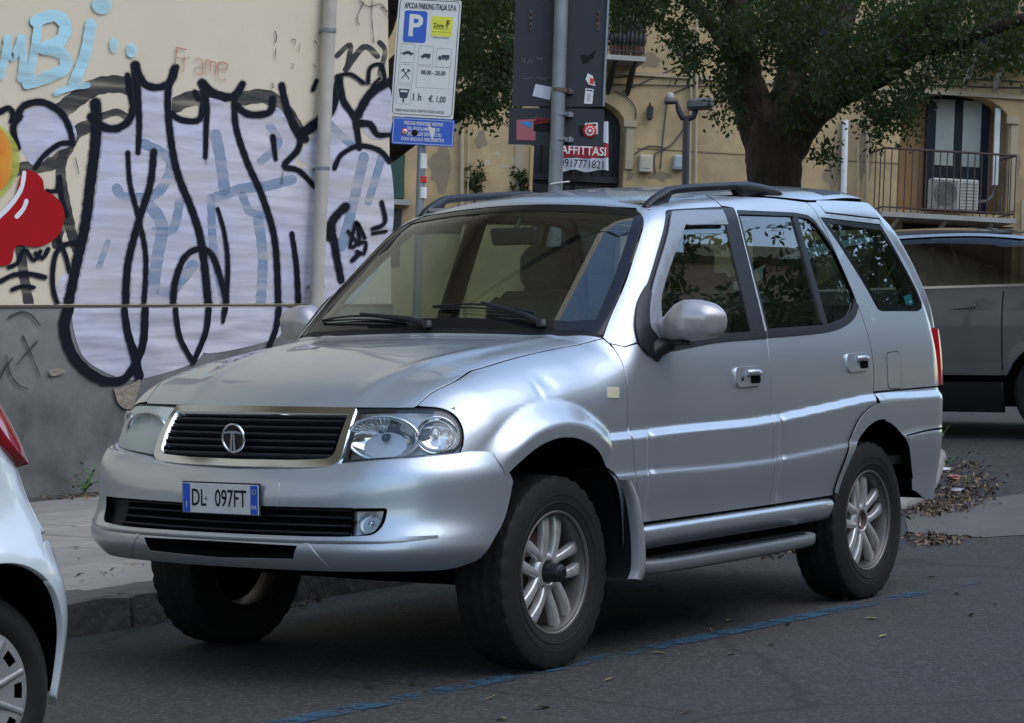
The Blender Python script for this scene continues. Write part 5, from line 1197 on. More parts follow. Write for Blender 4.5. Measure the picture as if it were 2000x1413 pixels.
bu=balcony(1150,1262,104,-12,.75,13,irond,True)
bv=balcony(1890,2060,98,-20,.8,14,irond)
for h in uprs:
    xs_=[q[0] for q in h]; ys_=[q[1] for q in h]; fdoor(min(xs_),max(xs_),min(ys_),max(ys_),min(ys_)+.9,max(ys_)-.2,-.3,fac)
# closed shutters under the balcony
b=MB(); b.box(((gl+gr)/2,(gy+gtop)/2,-.40),(gr-gl,gtop-gy,.06)); g_=b.build('garage_door',dk,fac)
for k in range(10):
    x=gl+(gr-gl)*(k+.5)/10; b=MB(); b.box((x,(gy+gtop)/2,-.36),((gr-gl)/10*.8,gtop-gy-.1,.03),bev=.01); b.build('door_board',mat('dark_board',(.03,.028,.027),.7) if k==0 else bpy.data.materials['dark_board'],g_)
# left part: green shutter with sill
b=fbox('green_shutter',mat('green_shutter',(.018,.055,.04),.6),740,288,792,389,-.01,.06)
for k in range(14): fbox('shutter_slat',bpy.data.materials['green_shutter'],742,293+k*6.8,790,297+k*6.8,.06,.085,b)
fbox('window_sill',slab,740,391,802,398,-.01,.20)
fbox('low_window',dk,735,408,785,520,-.02,.02)
# wall furniture
def facthing(name,label,cat,px,py,d,group=None):
    x,y=loc(px,py,d); return thing(name,label,cat,group=group,mw=FF.M@Matrix.Translation((x,y,d)))
s_=1/115.
ac=facthing('air_conditioner','white air conditioner with round fan grille on the lower balcony','air conditioner',1860,411,.30)
b=MB(); b.box((0,.26,0),(.80,.52,.30),bev=.02); b.build('casing',mat('ac_white',(.50,.49,.46),.6,nscale=6,namt=.3,col2=(.38,.36,.33)),ac)
b=MB(); b.box((-.18,.26,.152),(.42,.46,.012),bev=.004); b.build('fan_panel',mat('ac_grey',(.20,.19,.18),.6),ac)
b=MB(); 
for r in (.19,.15,.11,.07,.03): b.tube([(-.18+r*math.cos(t),.26+r*math.sin(t),.165) for t in np.linspace(0,2*math.pi,25)],.006,5,caps=False)
b.build('fan_grille',bpy.data.materials['cable_grey'],ac)
for k in range(8): b=MB(); b.box((.24,.06+k*.055,.153),(.28,.012,.01)); b.build('louvre',bpy.data.materials['ac_grey'],ac)
x1,y1=loc(1948,212,-.1); x2,y2=loc(1943,362,-.1); tr=thing('pipe_trunking','white plastic pipe cover beside the balcony window above the air conditioner','pipe',mw=FF.M@Matrix.Translation((x2,y2,-.1)))
b=MB(); b.box((0,(y1-y2)/2,0),(.09,y1-y2,.06)); b.build('cover',M['white'],tr); b=MB(); b.tube([(0,0,0),(-.05,-.18,.05),(-.2,-.30,.2),(-.42,-.34,.35)],.03,8); b.build('hose',bpy.data.materials['cable_grey'],tr)
for i,(px,py,lab) in enumerate(((1259,321,'cream meter box on the house wall right of the arched door'),(1324,319,'pale grey meter box on the house wall beside the lamp post'))):
    o=facthing('meter_box',lab,'meter box',px,py,.0); b=MB(); b.box((0,0,.07),(.22 if i==0 else .19,.29 if i==0 else .24,.14),bev=.015); b.build('case',mat('meter_%d'%i,((.42,.40,.30),(.36,.40,.41))[i],.6),o); b=MB(); b.box((0,.01,.145),(.15,.19,.01),bev=.003); b.build('lid',mat('meter_lid_%d'%i,((.38,.36,.27),(.30,.34,.35))[i],.6),o)
o=facthing('wall_lantern','small black lantern on the house wall right of the arched door','lantern',1267,222,.0)
b=MB(); b.box((0,0,.04),(.06,.16,.06)); b.tube([(0,.14,.02),(0,.17,.09),(0,.10,.12)],.012,6); b.build('bracket',irond,o); b=MB(); b.lathe([(.02,.12),(.06,.09),(.05,-.10),(.02,-.13)],(0,0,.12),(0,1,0),6,smooth=False); b.build('lantern_body',irond,o)
o=facthing('wall_camera','small pale camera on a bracket above the lamp post','camera',1303,194,.0); b=MB(); b.tube([(0,0,.0),(0,0,.2)],.02,6); b.lathe([(.0,.09),(.06,.07),(.08,0),(.05,-.06),(0,-.08)],(0,0,.24),(0,1,0),12); b.build('housing',mat('cam_grey',(.33,.32,.30),.5),o)
# street lamp
LF=Frame(1337,617,38.,yaw=0)
lx=lambda px,py:Vector((*LF(px,py),0))
lp_=thing('street_lamp','dark lamp post with a U-shaped arm and flat flood light against the ochre wall','street lamp',mw=LF.M@Matrix.Translation((0,-1.25,0)))
T0=Vector((0,1.25,0))
b=MB(); b.tube([T0+lx(1335,800),T0+lx(1337,500),T0+lx(1340,232)],[.07,.06,.05],10); b.build('post',irond,lp_)
b=MB(); b.tube([T0+q for q in (lx(1298,199),lx(1322,199),lx(1325,215),lx(1333,231),lx(1345,233),lx(1355,228),lx(1359,214),lx(1360,205))],.045,8); b.build('arm',irond,lp_)
c=T0+lx(1368,204); b=MB(); b.box(c,(.40,.17,.30),rot=(0,0,R_(6)),bev=.04); b.build('flood_light',mat('lamp_grey',(.07,.07,.068),.6),lp_)
# ================================================================ trees
def leafmat():
    m=mat('leaves',(.030,.052,.012),.6,spec=.25,nscale=1.6,namt=.22,col2=(.010,.020,.007)); n=m.node_tree; b=n.nodes['Principled BSDF']
    tr=n.nodes.new('ShaderNodeBsdfTranslucent'); tr.inputs[0].default_value=(.08,.13,.02,1); mx=n.nodes.new('ShaderNodeMixShader'); mx.inputs[0].default_value=.25
    out=n.nodes['Material Output']; n.links.new(b.outputs[0],mx.inputs[1]); n.links.new(tr.outputs[0],mx.inputs[2]); n.links.new(mx.outputs[0],out.inputs[0]); return m
M['leaf']=leafmat(); M['bark']=mat('bark',(.075,.056,.040),.95,spec=.2,nscale=5,namt=.2,col2=(.026,.020,.016),bump=1.0,bscale=11,bdist=.09,stretch=(1,1,.3))
def leaves_mesh(name,centres,size=.055,per=12,spread=.16,droop=.5,seed=1):
    """twigs of pointed leaves; every leaf two bent triangles pairs"""
    r=np.random.default_rng(seed); C=np.repeat(np.asarray(centres,float),per,0); n=len(C)
    k=np.tile(np.arange(per),len(centres))/per
    axis=r.normal(size=(len(centres),3)); axis[:,2]=-abs(axis[:,2])*droop-.3; axis/=np.linalg.norm(axis,axis=1)[:,None]; A=np.repeat(axis,per,0)
    C=C+A*(k[:,None]-.5)*spread*2.4+r.normal(size=(n,3))*spread*.22
    d=r.normal(size=(n,3))*.8+A*.7; d[:,2]-=droop*.8; d/=np.linalg.norm(d,axis=1)[:,None]
    s=np.cross(d,r.normal(size=(n,3))); s/=np.linalg.norm(s,axis=1)[:,None]; nn=np.cross(d,s)
    L=size*r.uniform(.7,1.35,n)[:,None]; w=L*.24
    V=np.stack([C,C+d*L*.5+s*w-nn*L*.06,C+d*L,C+d*L*.5-s*w-nn*L*.06],1).reshape(-1,3)
    i=np.arange(n)*4; F=np.stack([i,i+1,i+2,i+3],1)
    me=bpy.data.meshes.new(name); me.vertices.add(len(V)); me.vertices.foreach_set('co',V.ravel()); me.loops.add(n*4); me.loops.foreach_set('vertex_index',F.ravel().astype(np.int32)); me.polygons.add(n); me.polygons.foreach_set('loop_start',(np.arange(n)*4).astype(np.int32)); me.update(calc_edges=True)
    me.materials.append(M['leaf']); return me
def limb(b,pts,r0,r1,seg=12,wob=.10,seed=3):
    rr=random.Random(seed); C=[Vector(p) for p in pts]; P=[Vector(q) for q in _c3(C)]; n=len(P)
    b.tube([p+Vector((rr.uniform(-1,1),rr.uniform(-1,1),0))*r0*wob*.4 for p in P],[(r0+(r1-r0)*(i/(n-1))**.8)*(1+rr.uniform(-wob,wob)*.6) for i in range(n)],seg)
def _c3(C,n=6):
    out=[]
    for i in range(len(C)-1):
        a=C[max(i-1,0)]; b=C[i]; c=C[i+1]; d=C[min(i+2,len(C)-1)]
        for k in range(n):
            t=k/n; out.append(.5*((2*b)+(c-a)*t+(2*a-5*b+4*c-d)*t*t+(3*b-a-3*c+d)*t**3))
    out.append(C[-1]); return out
TD=26.
def A_(px,py,D): return Vector(at(px,py,D))
def make_tree(label,base,trunk,limbs,centres,seed,group=None,size=.060,per=12,spread=.16):
    t=thing('ficus_tree',label,'tree',base,group)
    inv=-Vector(base); b=MB(); limb(b,[p+inv for p in trunk[0]],trunk[1],trunk[2],22,.03,seed)
    b.build('trunk',M['bark'],t)
    for i,(pts,r0,r1) in enumerate(limbs):
        b=MB(); limb(b,[p+inv for p in pts],r0,r1,12,.12,seed+i); b.build('branch',M['bark'],t)
    me=leaves_mesh('crown',np.array(centres)-np.array(base),size,per,spread,seed=seed); o=new_obj('crown',me,t); o['kind']='stuff'
    return t
b0=A_(1516,830,TD); b0.z=float(gz(b0.x,b0.y))
trunk=([b0,A_(1516,520,TD),A_(1514,400,TD),A_(1512,340,TD),A_(1512,290,TD),A_(1516,245,TD)],.20,.33)
limbs=[([A_(1508,330,TD),A_(1480,245,TD),A_(1455,150,TD),A_(1440,60,TD-.2),A_(1425,-60,TD-.4),A_(1400,-220,TD-.6)],.24,.13),
([A_(1515,320,TD),A_(1524,240,TD),A_(1545,150,TD+.3),A_(1560,60,TD+.6),A_(1540,-80,TD+.8),A_(1560,-260,TD+1)],.21,.11),
([A_(1518,310,TD),A_(1570,228,TD-.1),A_(1640,170,TD-.3),A_(1720,130,TD-.6),A_(1790,80,TD-.9),A_(1840,20,TD-1.1),A_(1890,-90,TD-1.3)],.26,.14),
([A_(1570,235,TD),A_(1620,120,TD+.3),A_(1650,30,TD+.5),A_(1680,-100,TD+.8)],.17,.09),
([A_(1790,85,TD-.9),A_(1850,90,TD-1.2),A_(1930,60,TD-1.8),A_(2050,20,TD-2.2)],.11,.05),
([A_(1540,160,TD+.3),A_(1590,60,TD),A_(1600,-60,TD-.4)],.12,.06),([A_(1455,150,TD),A_(1400,60,TD+.2),A_(1330,-20,TD+.4),A_(1260,-120,TD+.4)],.11,.05)]
r2=np.random.default_rng(11)
def cloud(poly,n,d0,d1,soft=18):
    """crown twigs: a photographed outline given real depth"""
    P=np.array(poly); out=[]
    while len(out)<n:
        q=r2.uniform(P.min(0)-soft,P.max(0)+soft,(400,2)); k=in_poly(q+r2.normal(size=q.shape)*soft*.6,poly); q=q[k]
        # clumps and holes
        h=np.sin(q[:,0]*.055+1.3)*np.sin(q[:,1]*.062+.4)+np.sin(q[:,0]*.021+q[:,1]*.033)
        q=q[h>r2.uniform(-1.5,.4,len(q))]
        out+=[(a,b_,r2.uniform(d0,d1)) for a,b_ in q]
    return [tuple(at(*q)) for q in out[:n]]
C=[]
C+=cloud([(1390,-20),(1400,55),(1440,70),(1500,85),(1550,110),(1590,190),(1680,235),(1760,210),(1840,160),(1900,120),(1990,90),(2050,-20)],1650,TD-2.2,TD+1.5)
C+=cloud([(1480,80),(1560,80),(1560,140),(1500,130)],40,TD-1,TD-.3)
C+=cloud([(1500,180),(1540,170),(1580,240),(1540,250)],22,TD-1,TD-.5)
C+=cloud([(1250,-150),(1262,40),(1330,60),(1390,100),(1440,60),(1450,-150)],330,TD-1.5,TD+1)
C+=cloud([(1300,30),(1310,90),(1335,105),(1350,60),(1340,20)],45,TD-1,TD,8)
C+=cloud([(1320,90),(1340,145),(1360,140),(1375,100),(1400,110),(1420,170),(1440,170),(1430,90)],80,TD-1,TD+.5,8)
C+=cloud([(1395,150),(1405,205),(1425,190),(1440,235),(1450,190),(1430,150)],40,TD-1,TD,7)
C+=cloud([(1690,200),(1700,270),(1715,285),(1730,240),(1760,250),(1775,270),(1785,220),(1770,190)],70,TD-2,TD-.5,7)
C+=cloud([(1590,250),(1610,320),(1620,310),(1625,260)],16,TD-1,TD,5)
C+=cloud([(1180,-80),(1190,30),(1215,45),(1270,30),(1270,-80)],120,TD-1,TD,10)
C+=cloud([(1400,205),(1402,240),(1440,230),(1450,200)],10,TD-1,TD,5)
C+=cloud([(1000,-900),(1150,-160),(2250,-160),(2400,-900),(1700,-1300)],2300,TD-4,TD+3.5,60)
C+=cloud([(1860,60),(1880,150),(1950,120),(2040,150),(2080,40)],160,TD-2.5,TD-1,12)
t1=make_tree('large ficus tree with forked dark trunk rising behind the off-roader roof',tuple(b0),trunk,limbs,C,5)
T2=23.
b1=A_(700,840,T2+1); b1.z=float(gz(b1.x,b1.y))
limbs2=[([A_(700,330,T2+1),A_(790,262,T2+.5),A_(870,222,T2),A_(930,190,T2-.2),A_(975,150,T2-.4),A_(1010,105,T2-.6),A_(1060,20,T2-.8)],.17,.07),([A_(705,280,T2+1),A_(780,130,T2+.8),A_(850,95,T2+.6),A_(905,108,T2+.4),A_(945,128,T2+.2),A_(990,90,T2)],.13,.06),([A_(700,300,T2+1),A_(720,100,T2+1),A_(790,-60,T2+.5),A_(900,-200,T2)],.22,.1)]
C=[]
C+=cloud([(895,-40),(898,110),(905,200),(950,170),(1005,140),(1012,-40)],430,T2-1.5,T2+1.5,10)
C+=cloud([(905,185),(910,245),(925,250),(935,215),(955,225),(965,240),(985,215),(1003,190),(1000,150)],70,T2-1,T2,7)
C+=cloud([(880,90),(890,200),(910,200),(905,80)],40,T2-1,T2+.5,7)
C+=cloud([(600,-900),(640,-60),(780,-20),(1000,-30),(1250,-80),(1300,-900)],1500,T2-3,T2+3,50)
make_tree('leafy ficus tree with a curved branch reaching out behind the parking sign',tuple(b1),([b1,A_(700,500,T2+1),A_(700,280,T2+1)],.36,.26),limbs2,C,9)
# trees and houses on the far side of the street, behind the camera: they shade the car and show in its windows
def far_tree(x,y,h,rad,lab,seed,src=None):
    z=float(gz(x,y)); o=thing('street_tree',lab,'tree',(x,y,z))
    if src:
        for ch in src.children:
            c=ch.copy(); COL.objects.link(c); c.parent=o
        o.rotation_euler=(0,0,seed); o.scale=(h/8.,)*3; return o
    r=np.random.default_rng(seed); b=MB(); limb(b,[Vector((0,0,-.2)),Vector((.1,0,1.5)),Vector((0,.1,3)),Vector((.3,0,4.6))],.30,.16,12,.1,seed); b.build('trunk',M['bark'],o)
    for k in range(5):
        a=k*1.3; b=MB(); limb(b,[Vector((0,.1,2.6+.2*k)),Vector((math.cos(a)*.9,math.sin(a)*.9,3.8)),Vector((math.cos(a)*2.0,math.sin(a)*2.0,5.2))],.13,.05,8,.1,k); b.build('branch',M['bark'],o)
    cs=[]
    for k in range(40):
        c=r.normal(size=3)*np.array([rad*.50,rad*.50,1.6])+np.array([0,0,h*.62]); n=70; q=r.normal(size=(n,3)); q/=np.linalg.norm(q,axis=1)[:,None]; cs.append(c+q*(.75+.25*r.uniform(size=(n,1)))*r.uniform(.7,1.25))
    me=leaves_mesh('crown',np.concatenate(cs),.13,12,.17,seed=seed); q=new_obj('crown',me,o); q['kind']='stuff'; return o
ft=far_tree(-9.,12.5,8.,3.6,'bushy street tree on the far side of the road, level with the cross street',21)
for (x,y,h,r_,lab) in ((-16.,13.,8.6,2.0,'second street tree on the far side, beyond the cross street'),(-22.,12.,8.2,4.0,'third street tree on the far side, farthest up the hill'),(-2.,14.,7.6,1.0,'street tree on the far side opposite the parked cars'),(8.,14.5,8.4,5.2,'street tree on the far side behind the photographer'),(-27,9,9.,3.,'street tree at the end of the cross street'),(-13.5,9.2,6.3,1.4,'street tree on the far corner of the cross street'),(-20,7.5,7.2,4.6,'street tree beyond the cross street, nearest its middle')): far_tree(x,y,h,0,lab,r_,ft)
def far_house(x,y,w,d,h,m,lab,rot=0):
    o=thing('apartment_house',lab,'building',(x,y,float(gz(x,y))-.2)); o.rotation_euler=(0,0,rot)
    b=MB(); b.box((0,0,h/2),(w,d,h)); b.build('wall',m,o); b=MB(); b.box((0,0,h+.15),(w+.5,d+.5,.3)); b.build('cornice',trimc,o)
    nx=max(2,int(w/3))
    for side in (-1,1):
        for fl in range(int(h/3.4)):
            for k in range(nx):
                xx=-w/2+(k+.5)*w/nx; b=MB(); b.box((xx,side*(d/2+.02),1.9+fl*3.4),(1.2,.08,2.0)); b.build('window',shut,o)
    return o
far_house(2,23,34,8,10.,ochre,'long ochre apartment house across the road behind the photographer')
far_house(-30,20,26,8,13.5,plaster('rose_plaster',(.42,.30,.22),(.36,.26,.19)),'rose apartment house beyond the cross street on the far side')
for i,(a,c,lab) in enumerate((((-1.6,-6.28,8.2),(-3.4,18.9,9.0),'thick overhead cable crossing the street above the off-roader'),((1.6,-6.28,7.6),(-.4,18.9,8.6),'thin overhead cable crossing the street ahead of the off-roader'))):
    b=MB(); P=[]
    for t in np.linspace(0,1,17): P.append((a[0]+(c[0]-a[0])*t,a[1]+(c[1]-a[1])*t,a[2]+(c[2]-a[2])*t-.9*4*t*(1-t)*.5))
    b.tube(P,(.035,.012)[i],6); tag(b.build('overhead_cable',bpy.data.materials['cable_grey']),lab,'cable')
# ================================================================ road signs
PS=Frame(830,110,17.,yaw=R_(-6))
sc=lambda a,b_: PS(a,b_)
def sq(px,py): return PS(px,py)
gpole=M['galv']
ps=thing('parking_sign','white parking rules plate over a small blue notice on a grey pole','sign',mw=PS.M)
TL,TR,BR,BL=[np.array(sq(*q)) for q in ((776,-2),(900.6,4),(889.6,236),(769.6,228))]
w_=(np.linalg.norm(TR-TL)+np.linalg.norm(BR-BL))/2; h_=(np.linalg.norm(TL-BL)+np.linalg.norm(TR-BR))/2; cc=(TL+TR+BR+BL)/4
SW,SH=w_,h_
def splate(name,cx,cy,w,h,r,m,parent,z0,z1):
    b=MB(); b.prism(rnd_poly([(cx-w/2,cy-h/2),(cx+w/2,cy-h/2),(cx+w/2,cy+h/2),(cx-w/2,cy+h/2)],r,4),lambda x,y,t:(x,y,z0+(z1-z0)*t)); return b.build(name,m,parent)
rollA=math.atan2(TR[1]-TL[1],TR[0]-TL[0])*.5+math.atan2(BR[1]-BL[1],BR[0]-BL[0])*.5
SP=bpy.data.objects.new('rules_plate',None); COL.objects.link(SP); SP.parent=ps; SP.matrix_local=Matrix.Translation((cc[0],cc[1],.05))@Matrix.Rotation(rollA,4,'Z')
splate('plate',0,0,SW,SH,.012,M['white'],SP,-.004,0)
U=SW/608.; X_=lambda x:(x-355)*U; Y_=lambda y:(550-y)*U*SH/SW*608/1100.     # positions measured on an enlargement of the plate
bord=mat('sign_ink',(.025,.035,.065),.5)
def ring(cx,cy,w,h,r,t,m,parent,z,name):
    o=rnd_poly([(cx-w/2,cy-h/2),(cx+w/2,cy-h/2),(cx+w/2,cy+h/2),(cx-w/2,cy+h/2)],r,4); i=inset_poly(o,t); n=len(o); b=MB(); b.add([(x,y,z) for x,y in o]+[(x,y,z) for x,y in i],[(k,(k+1)%n,(k+1)%n+n,k+n) for k in range(n)]); return b.build(name,m,parent)
ring(0,Y_(545),SW*.955,SH*.975,.03,.0045,bord,SP,.0012,'border')
def px_rect(x0,y0,x1,y1): return ((X_(x0)+X_(x1))/2,(Y_(y0)+Y_(y1))/2,abs(X_(x1)-X_(x0)),abs(Y_(y1)-Y_(y0)))
def T3(x,y,z=.0016): return Matrix.Translation((X_(x),Y_(y),z))
text_mesh('APCOA PARKING ITALIA S.P.A.',.056,M['blk_ink'],SP,T3(366,72),sx=.47,bold=.0010)
q=px_rect(118,115,340,410); splate('blue_square',*q,.02,M['blue_sign'],SP,.0005,.0014); text_mesh('P',.205,M['white'],SP,T3(228,262,.0024),sx=.95,bold=.006)
q=px_rect(385,155,588,338); splate('yellow_label',*q,.001,mat('yellow_label',(.72,.70,.06),.5),SP,.0005,.0014)
text_mesh('Zona',.040,M['blk_ink'],SP,T3(455,240,.0024),sx=.85,bold=.0005); text_mesh('F',.066,M['blk_ink'],SP,T3(543,225,.0024),sx=.8,bold=.0016)
b=MB(); b.box((X_(482),Y_(268),.0022),(.105,.0025,.0008)); b.box((X_(484),Y_(300),.0022),(.13,.0012,.0008)); b.build('rule_line',bord,SP)
text_mesh('VEICOLI AUTORIZZATI',.013,bord,SP,T3(484,352),sx=.85); text_mesh('via Palermo',.001,bord,SP,T3(484,318),sx=.85) if False else None
for (x0,y0,x1,y1) in ((104,422,244,600),(280,436,424,612),(455,448,600,625),(100,616,240,792),(94,808,236,986)):
    ring(*px_rect(x0,y0,x1,y1),.012,.0018,mat('thin_line',(.12,.13,.15),.6) if 'thin_line' not in bpy.data.materials else bpy.data.materials['thin_line'],SP,.0012,'symbol_frame')
ring(*px_rect(278,624,595,824),.0005,.0015,bpy.data.materials['thin_line'],SP,.0012,'hours_frame')
def icon(name,polys,cx,cy,s):
    b=MB()
    for j,p in enumerate(polys):
        z=.0013+.0002*j; b.prism([(X_(cx)+x*s,Y_(cy)+y*s) for x,y in p],lambda x,y,t:(x,y,z+.0003*t))
    return b.build(name,bord,SP)
circ=lambda cx,cy,r,n=12:[(cx+r*math.cos(t),cy+r*math.sin(t)) for t in np.linspace(0,2*math.pi,n,endpoint=False)]
icon('car_symbol',[[(-1.1,-.18),(1.1,-.18),(1.15,.08),(.7,.15),(.35,.42),(-.3,.42),(-.65,.15),(-1.15,.08)],circ(-.65,-.22,.2),circ(.65,-.22,.2)],175,512,.036)
icon('van_symbol',[[(-.9,-.3),(.95,-.3),(.95,.45),(-.35,.45),(-.6,.1),(-.95,-.02)],circ(-.5,-.34,.2),circ(.55,-.34,.2)],350,528,.036)
icon('truck_symbol',[[(-.45,-.12),(1.05,-.12),(1.05,.55),(-.45,.55)],[(-1.1,-.3),(-.52,-.3),(-.52,.3),(-.95,.3),(-1.1,0)],[(-1.1,-.32),(1.05,-.32),(1.05,-.2),(-1.1,-.2)],circ(-.7,-.36,.17),circ(.55,-.36,.17)],528,535,.036)
def bar(x0,y0,x1,y1,w):
    d=np.array([x1-x0,y1-y0]); d=d/np.linalg.norm(d); n_=np.array([-d[1],d[0]])*w/2; return [(x0+n_[0],y0+n_[1]),(x1+n_[0],y1+n_[1]),(x1-n_[0],y1-n_[1]),(x0-n_[0],y0-n_[1])]
icon('hammers_symbol',[bar(-.8,-1,.6,.8,.2),bar(.8,-1,-.6,.8,.2),bar(.3,1.0,.9,.5,.32),bar(-.3,1.0,-.9,.5,.32)],170,705,.034)
icon('meter_symbol',[[(-.75,.75),(.75,.75),(.5,-.5),(-.5,-.5)],bar(0,-.5,0,-1.1,.22)],166,895,.050)
splate('meter_window',X_(166),Y_(866),.05,.012,.004,M['white'],SP,.0019,.0024)
text_mesh('08.00 - 20.00',.040,bord,SP,T3(436,682),sx=.80,bold=.001); text_mesh('1 h',.068,bord,SP,T3(292,915),sx=.80,bold=.0015); text_mesh('€. 1,00',.058,bord,SP,T3(492,925),sx=.70,bold=.0012); text_mesh('SONO VALIDI SOLO I GRATTA E SOSTA APCOA',.026,bord,SP,T3(332,1042),sx=.60)
bb=[np.array(sq(*q)) for q in ((768.5,231.6),(889.6,234.8),(887.5,288),(767.4,283.6))]; c2=sum(bb)/4; w2=(np.linalg.norm(bb[1]-bb[0])+np.linalg.norm(bb[2]-bb[3]))/2; h2=(np.linalg.norm(bb[3]-bb[0])+np.linalg.norm(bb[2]-bb[1]))/2
BP=bpy.data.objects.new('notice_plate',None); COL.objects.link(BP); BP.parent=ps; BP.matrix_local=Matrix.Translation((c2[0],c2[1],.05))@Matrix.Rotation(rollA*.8,4,'Z')
splate('plate',0,0,w2,h2,.012,M['blue_sign'],BP,-.004,0); ring(0,0,w2*.97,h2*.92,.012,.003,M['white'],BP,.0008,'border')
for k,s in enumerate(('PREGASI PRENDERE VISIONE','DEL REGOLAMENTO DI','PARCHEGGIO ESPOSTO SU','OGNI SINGOLO PARCOMETRO')):
    text_mesh(s,.034,M['white'],BP,Matrix.Translation((0.0,h2*(.29-.195*k),.001)),sx=.62,bold=.0006)
b=MB(); b.lathe([(.024,0),(.024,.001),(0,.001)],(-.125,-.005,.002),(0,0,1),18); st=b.build('round_sticker',M['red_ink'],BP); b=MB(); b.lathe([(.017,0),(.017,.001),(0,.001)],(-.125,-.005,.0032),(0,0,1),16); b.build('sticker_middle',M['white'],st); b=MB(); b.lathe([(.007,0),(.007,.001),(0,.001)],(-.125,-.005,.0044),(0,0,1),10); b.build('sticker_dot',M['red_ink'],st)
b=MB(); b.lathe([(.022,0),(.022,.001),(0,.001)],(-.055,-.010,.002),(0,0,1),18); b.build('dark_sticker',M['blk_ink'],BP)
b=MB(); b.add([(.03,.045,.002),(.085,.02,.002),(.068,-.06,.002)],[(0,1,2)]); b.build('torn_sticker',M['white'],BP)
pa=sq(831,40); pb=sq(820,410); dd=np.array(pa)-np.array(pb)
b=MB(); b.tube([(pa[0]+dd[0]*.3,pa[1]+dd[1]*.3,0),(pa[0],pa[1],0),(pb[0],pb[1],0),(pb[0]-dd[0]*2.1,pb[1]-dd[1]*2.1,0)],.030,14); b.build('pole',gpole,ps)
for (py0,py1,m_) in ((300,330,M['white']),(345,357,M['red_ink']),(366,388,M['white'])):
    y0=sq(821,py0)[1]; y1=sq(821,py1)[1]; x=sq(822.5-(py0-300)*.02,py0)[0]; b=MB(); b.lathe([(.0312,y1),(.0312,y0)],(x,0,0),(dd[0]/np.linalg.norm(dd),dd[1]/np.linalg.norm(dd),0),14) ; b.build('pole_sticker',m_,ps)
# the two dark plates seen from behind
BS=Frame(1092,150,15.,yaw=R_(2)); bs=thing('sign_board','tall dark sign board and smaller plate seen from the back on a thick pole','sign',mw=BS.M)
dkg=mat('sign_back_grey',(.032,.037,.047),.6,0,.25,nscale=3,namt=.3,col2=(.035,.038,.045),bump=.1,bscale=60)
def quadplate(name,pts,z0,z1,m,parent,r=.01):
    P=rnd_poly([BS(*p) for p in pts],r,4); b=MB(); b.prism(P,lambda x,y,t:(x,y,z0+(z1-z0)*t)); return b.build(name,m,parent)
up_=quadplate('upper_plate',[(1012,-120),(1196,-118),(1180,208),(1000,207)],-.030,-.014,dkg,bs)
quadplate('plate_rim',[(1192,-118),(1196,-118),(1181,208),(1177,208)],-.014,-.002,M['galv'],up_,0)
lo_=quadplate('lower_plate',[(996,210),(1181,213),(1178,286),(993,281)],-.034,-.018,dkg,bs,.006)
qp_=lambda nm,pts,m,par,z=-.012: quadplate(nm,pts,z-.0012,z,m,par,.001)
for x in (1037,1168):
    P=[BS(x,22),BS(x-1,58)]; b=MB(); b.box(((P[0][0]+P[1][0])/2,(P[0][1]+P[1][1])/2,-.010),(.018,.12,.010),bev=.003); c_=b.build('slot_bracket',M['rust'],up_)
    for k in range(3): b=MB(); b.box(((P[0][0]+P[1][0])/2,P[0][1]-.02-.036*k,-.004),(.007,.022,.004)); b.build('slot',M['dark'],c_)
qp_('white_sticker',[(1046,164),(1078,170),(1074,195),(1040,187)],mat('paper_sticker',(.56,.58,.66),.6),up_)
qp_('dark_smear',[(1135,106),(1150,108),(1165,96),(1160,112),(1146,124),(1137,124)],M['blk_ink'],up_)
s1=qp_('oval_sticker',[(1148,143),(1158,148),(1163,168),(1150,165),(1144,155)],M['white'],up_); qp_('oval_print',[(1153,152),(1160,154),(1160,165),(1152,163)],M['red_ink'],s1,-.0105)
s1=qp_('tall_sticker',[(1144,172),(1160,174),(1157,203),(1141,202)],M['white'],up_); qp_('sticker_print',[(1146,174),(1158,176),(1158,179),(1146,177)],mat('violet_ink',(.10,.08,.20),.5),s1,-.0105); qp_('sticker_oval',[(1147,183),(1155,183),(1153,198),(1146,197)],mat('pink_grey',(.45,.40,.45),.5),s1,-.0105)
s1=qp_('pink_square',[(1009,234),(1047,232),(1046,274),(1009,273)],mat('faded_pink',(.36,.10,.12),.6),lo_,-.0165); qp_('blue_splash',[(1014,240),(1028,236),(1042,240),(1036,250),(1028,246)],mat('blue_splash',(.04,.19,.48),.5),s1,-.0150)
s1=qp_('dark_square',[(1043,236),(1076,236),(1075,258),(1042,256)],M['blk_ink'],lo_,-.0160)
b=MB()
def bstroke(pts,w,m,par,z,nm):
    P=[BS(*p) for p in pts]; b=MB(); b.tube([(x,y,z) for x,y in P],w,5); return b.build(nm,m,par)
bstroke([(1044,236),(1047,228),(1046,240),(1052,230),(1051,238),(1057,229),(1058,237),(1064,230),(1066,236),(1073,231)],.0035,M['red_ink'],lo_,-.013,'red_scrawl'); bstroke([(1044,242),(1058,239),(1072,238)],.003,M['red_ink'],lo_,-.013,'red_underline')
for (pts) in ([(1020,115),(1024,122),(1026,112)],[(1030,123),(1036,115),(1040,121)],[(1048,112),(1054,116),(1060,113)],[(1022,152),(1030,154),(1040,150)],[(1048,150),(1060,154),(1076,150)]): bstroke(pts,.0012,mat('chalk',(.28,.29,.30),.8) if 'chalk' not in bpy.data.materials else bpy.data.materials['chalk'],up_,-.013,'scratched_letters')
s1=qp_('paper_label',[(1143,240),(1168,239),(1168,262),(1143,262)],M['white'],lo_,-.0165); qp_('label_print',[(1146,242),(1165,242),(1165,246),(1146,246)],M['blk_ink'],s1,-.0155)
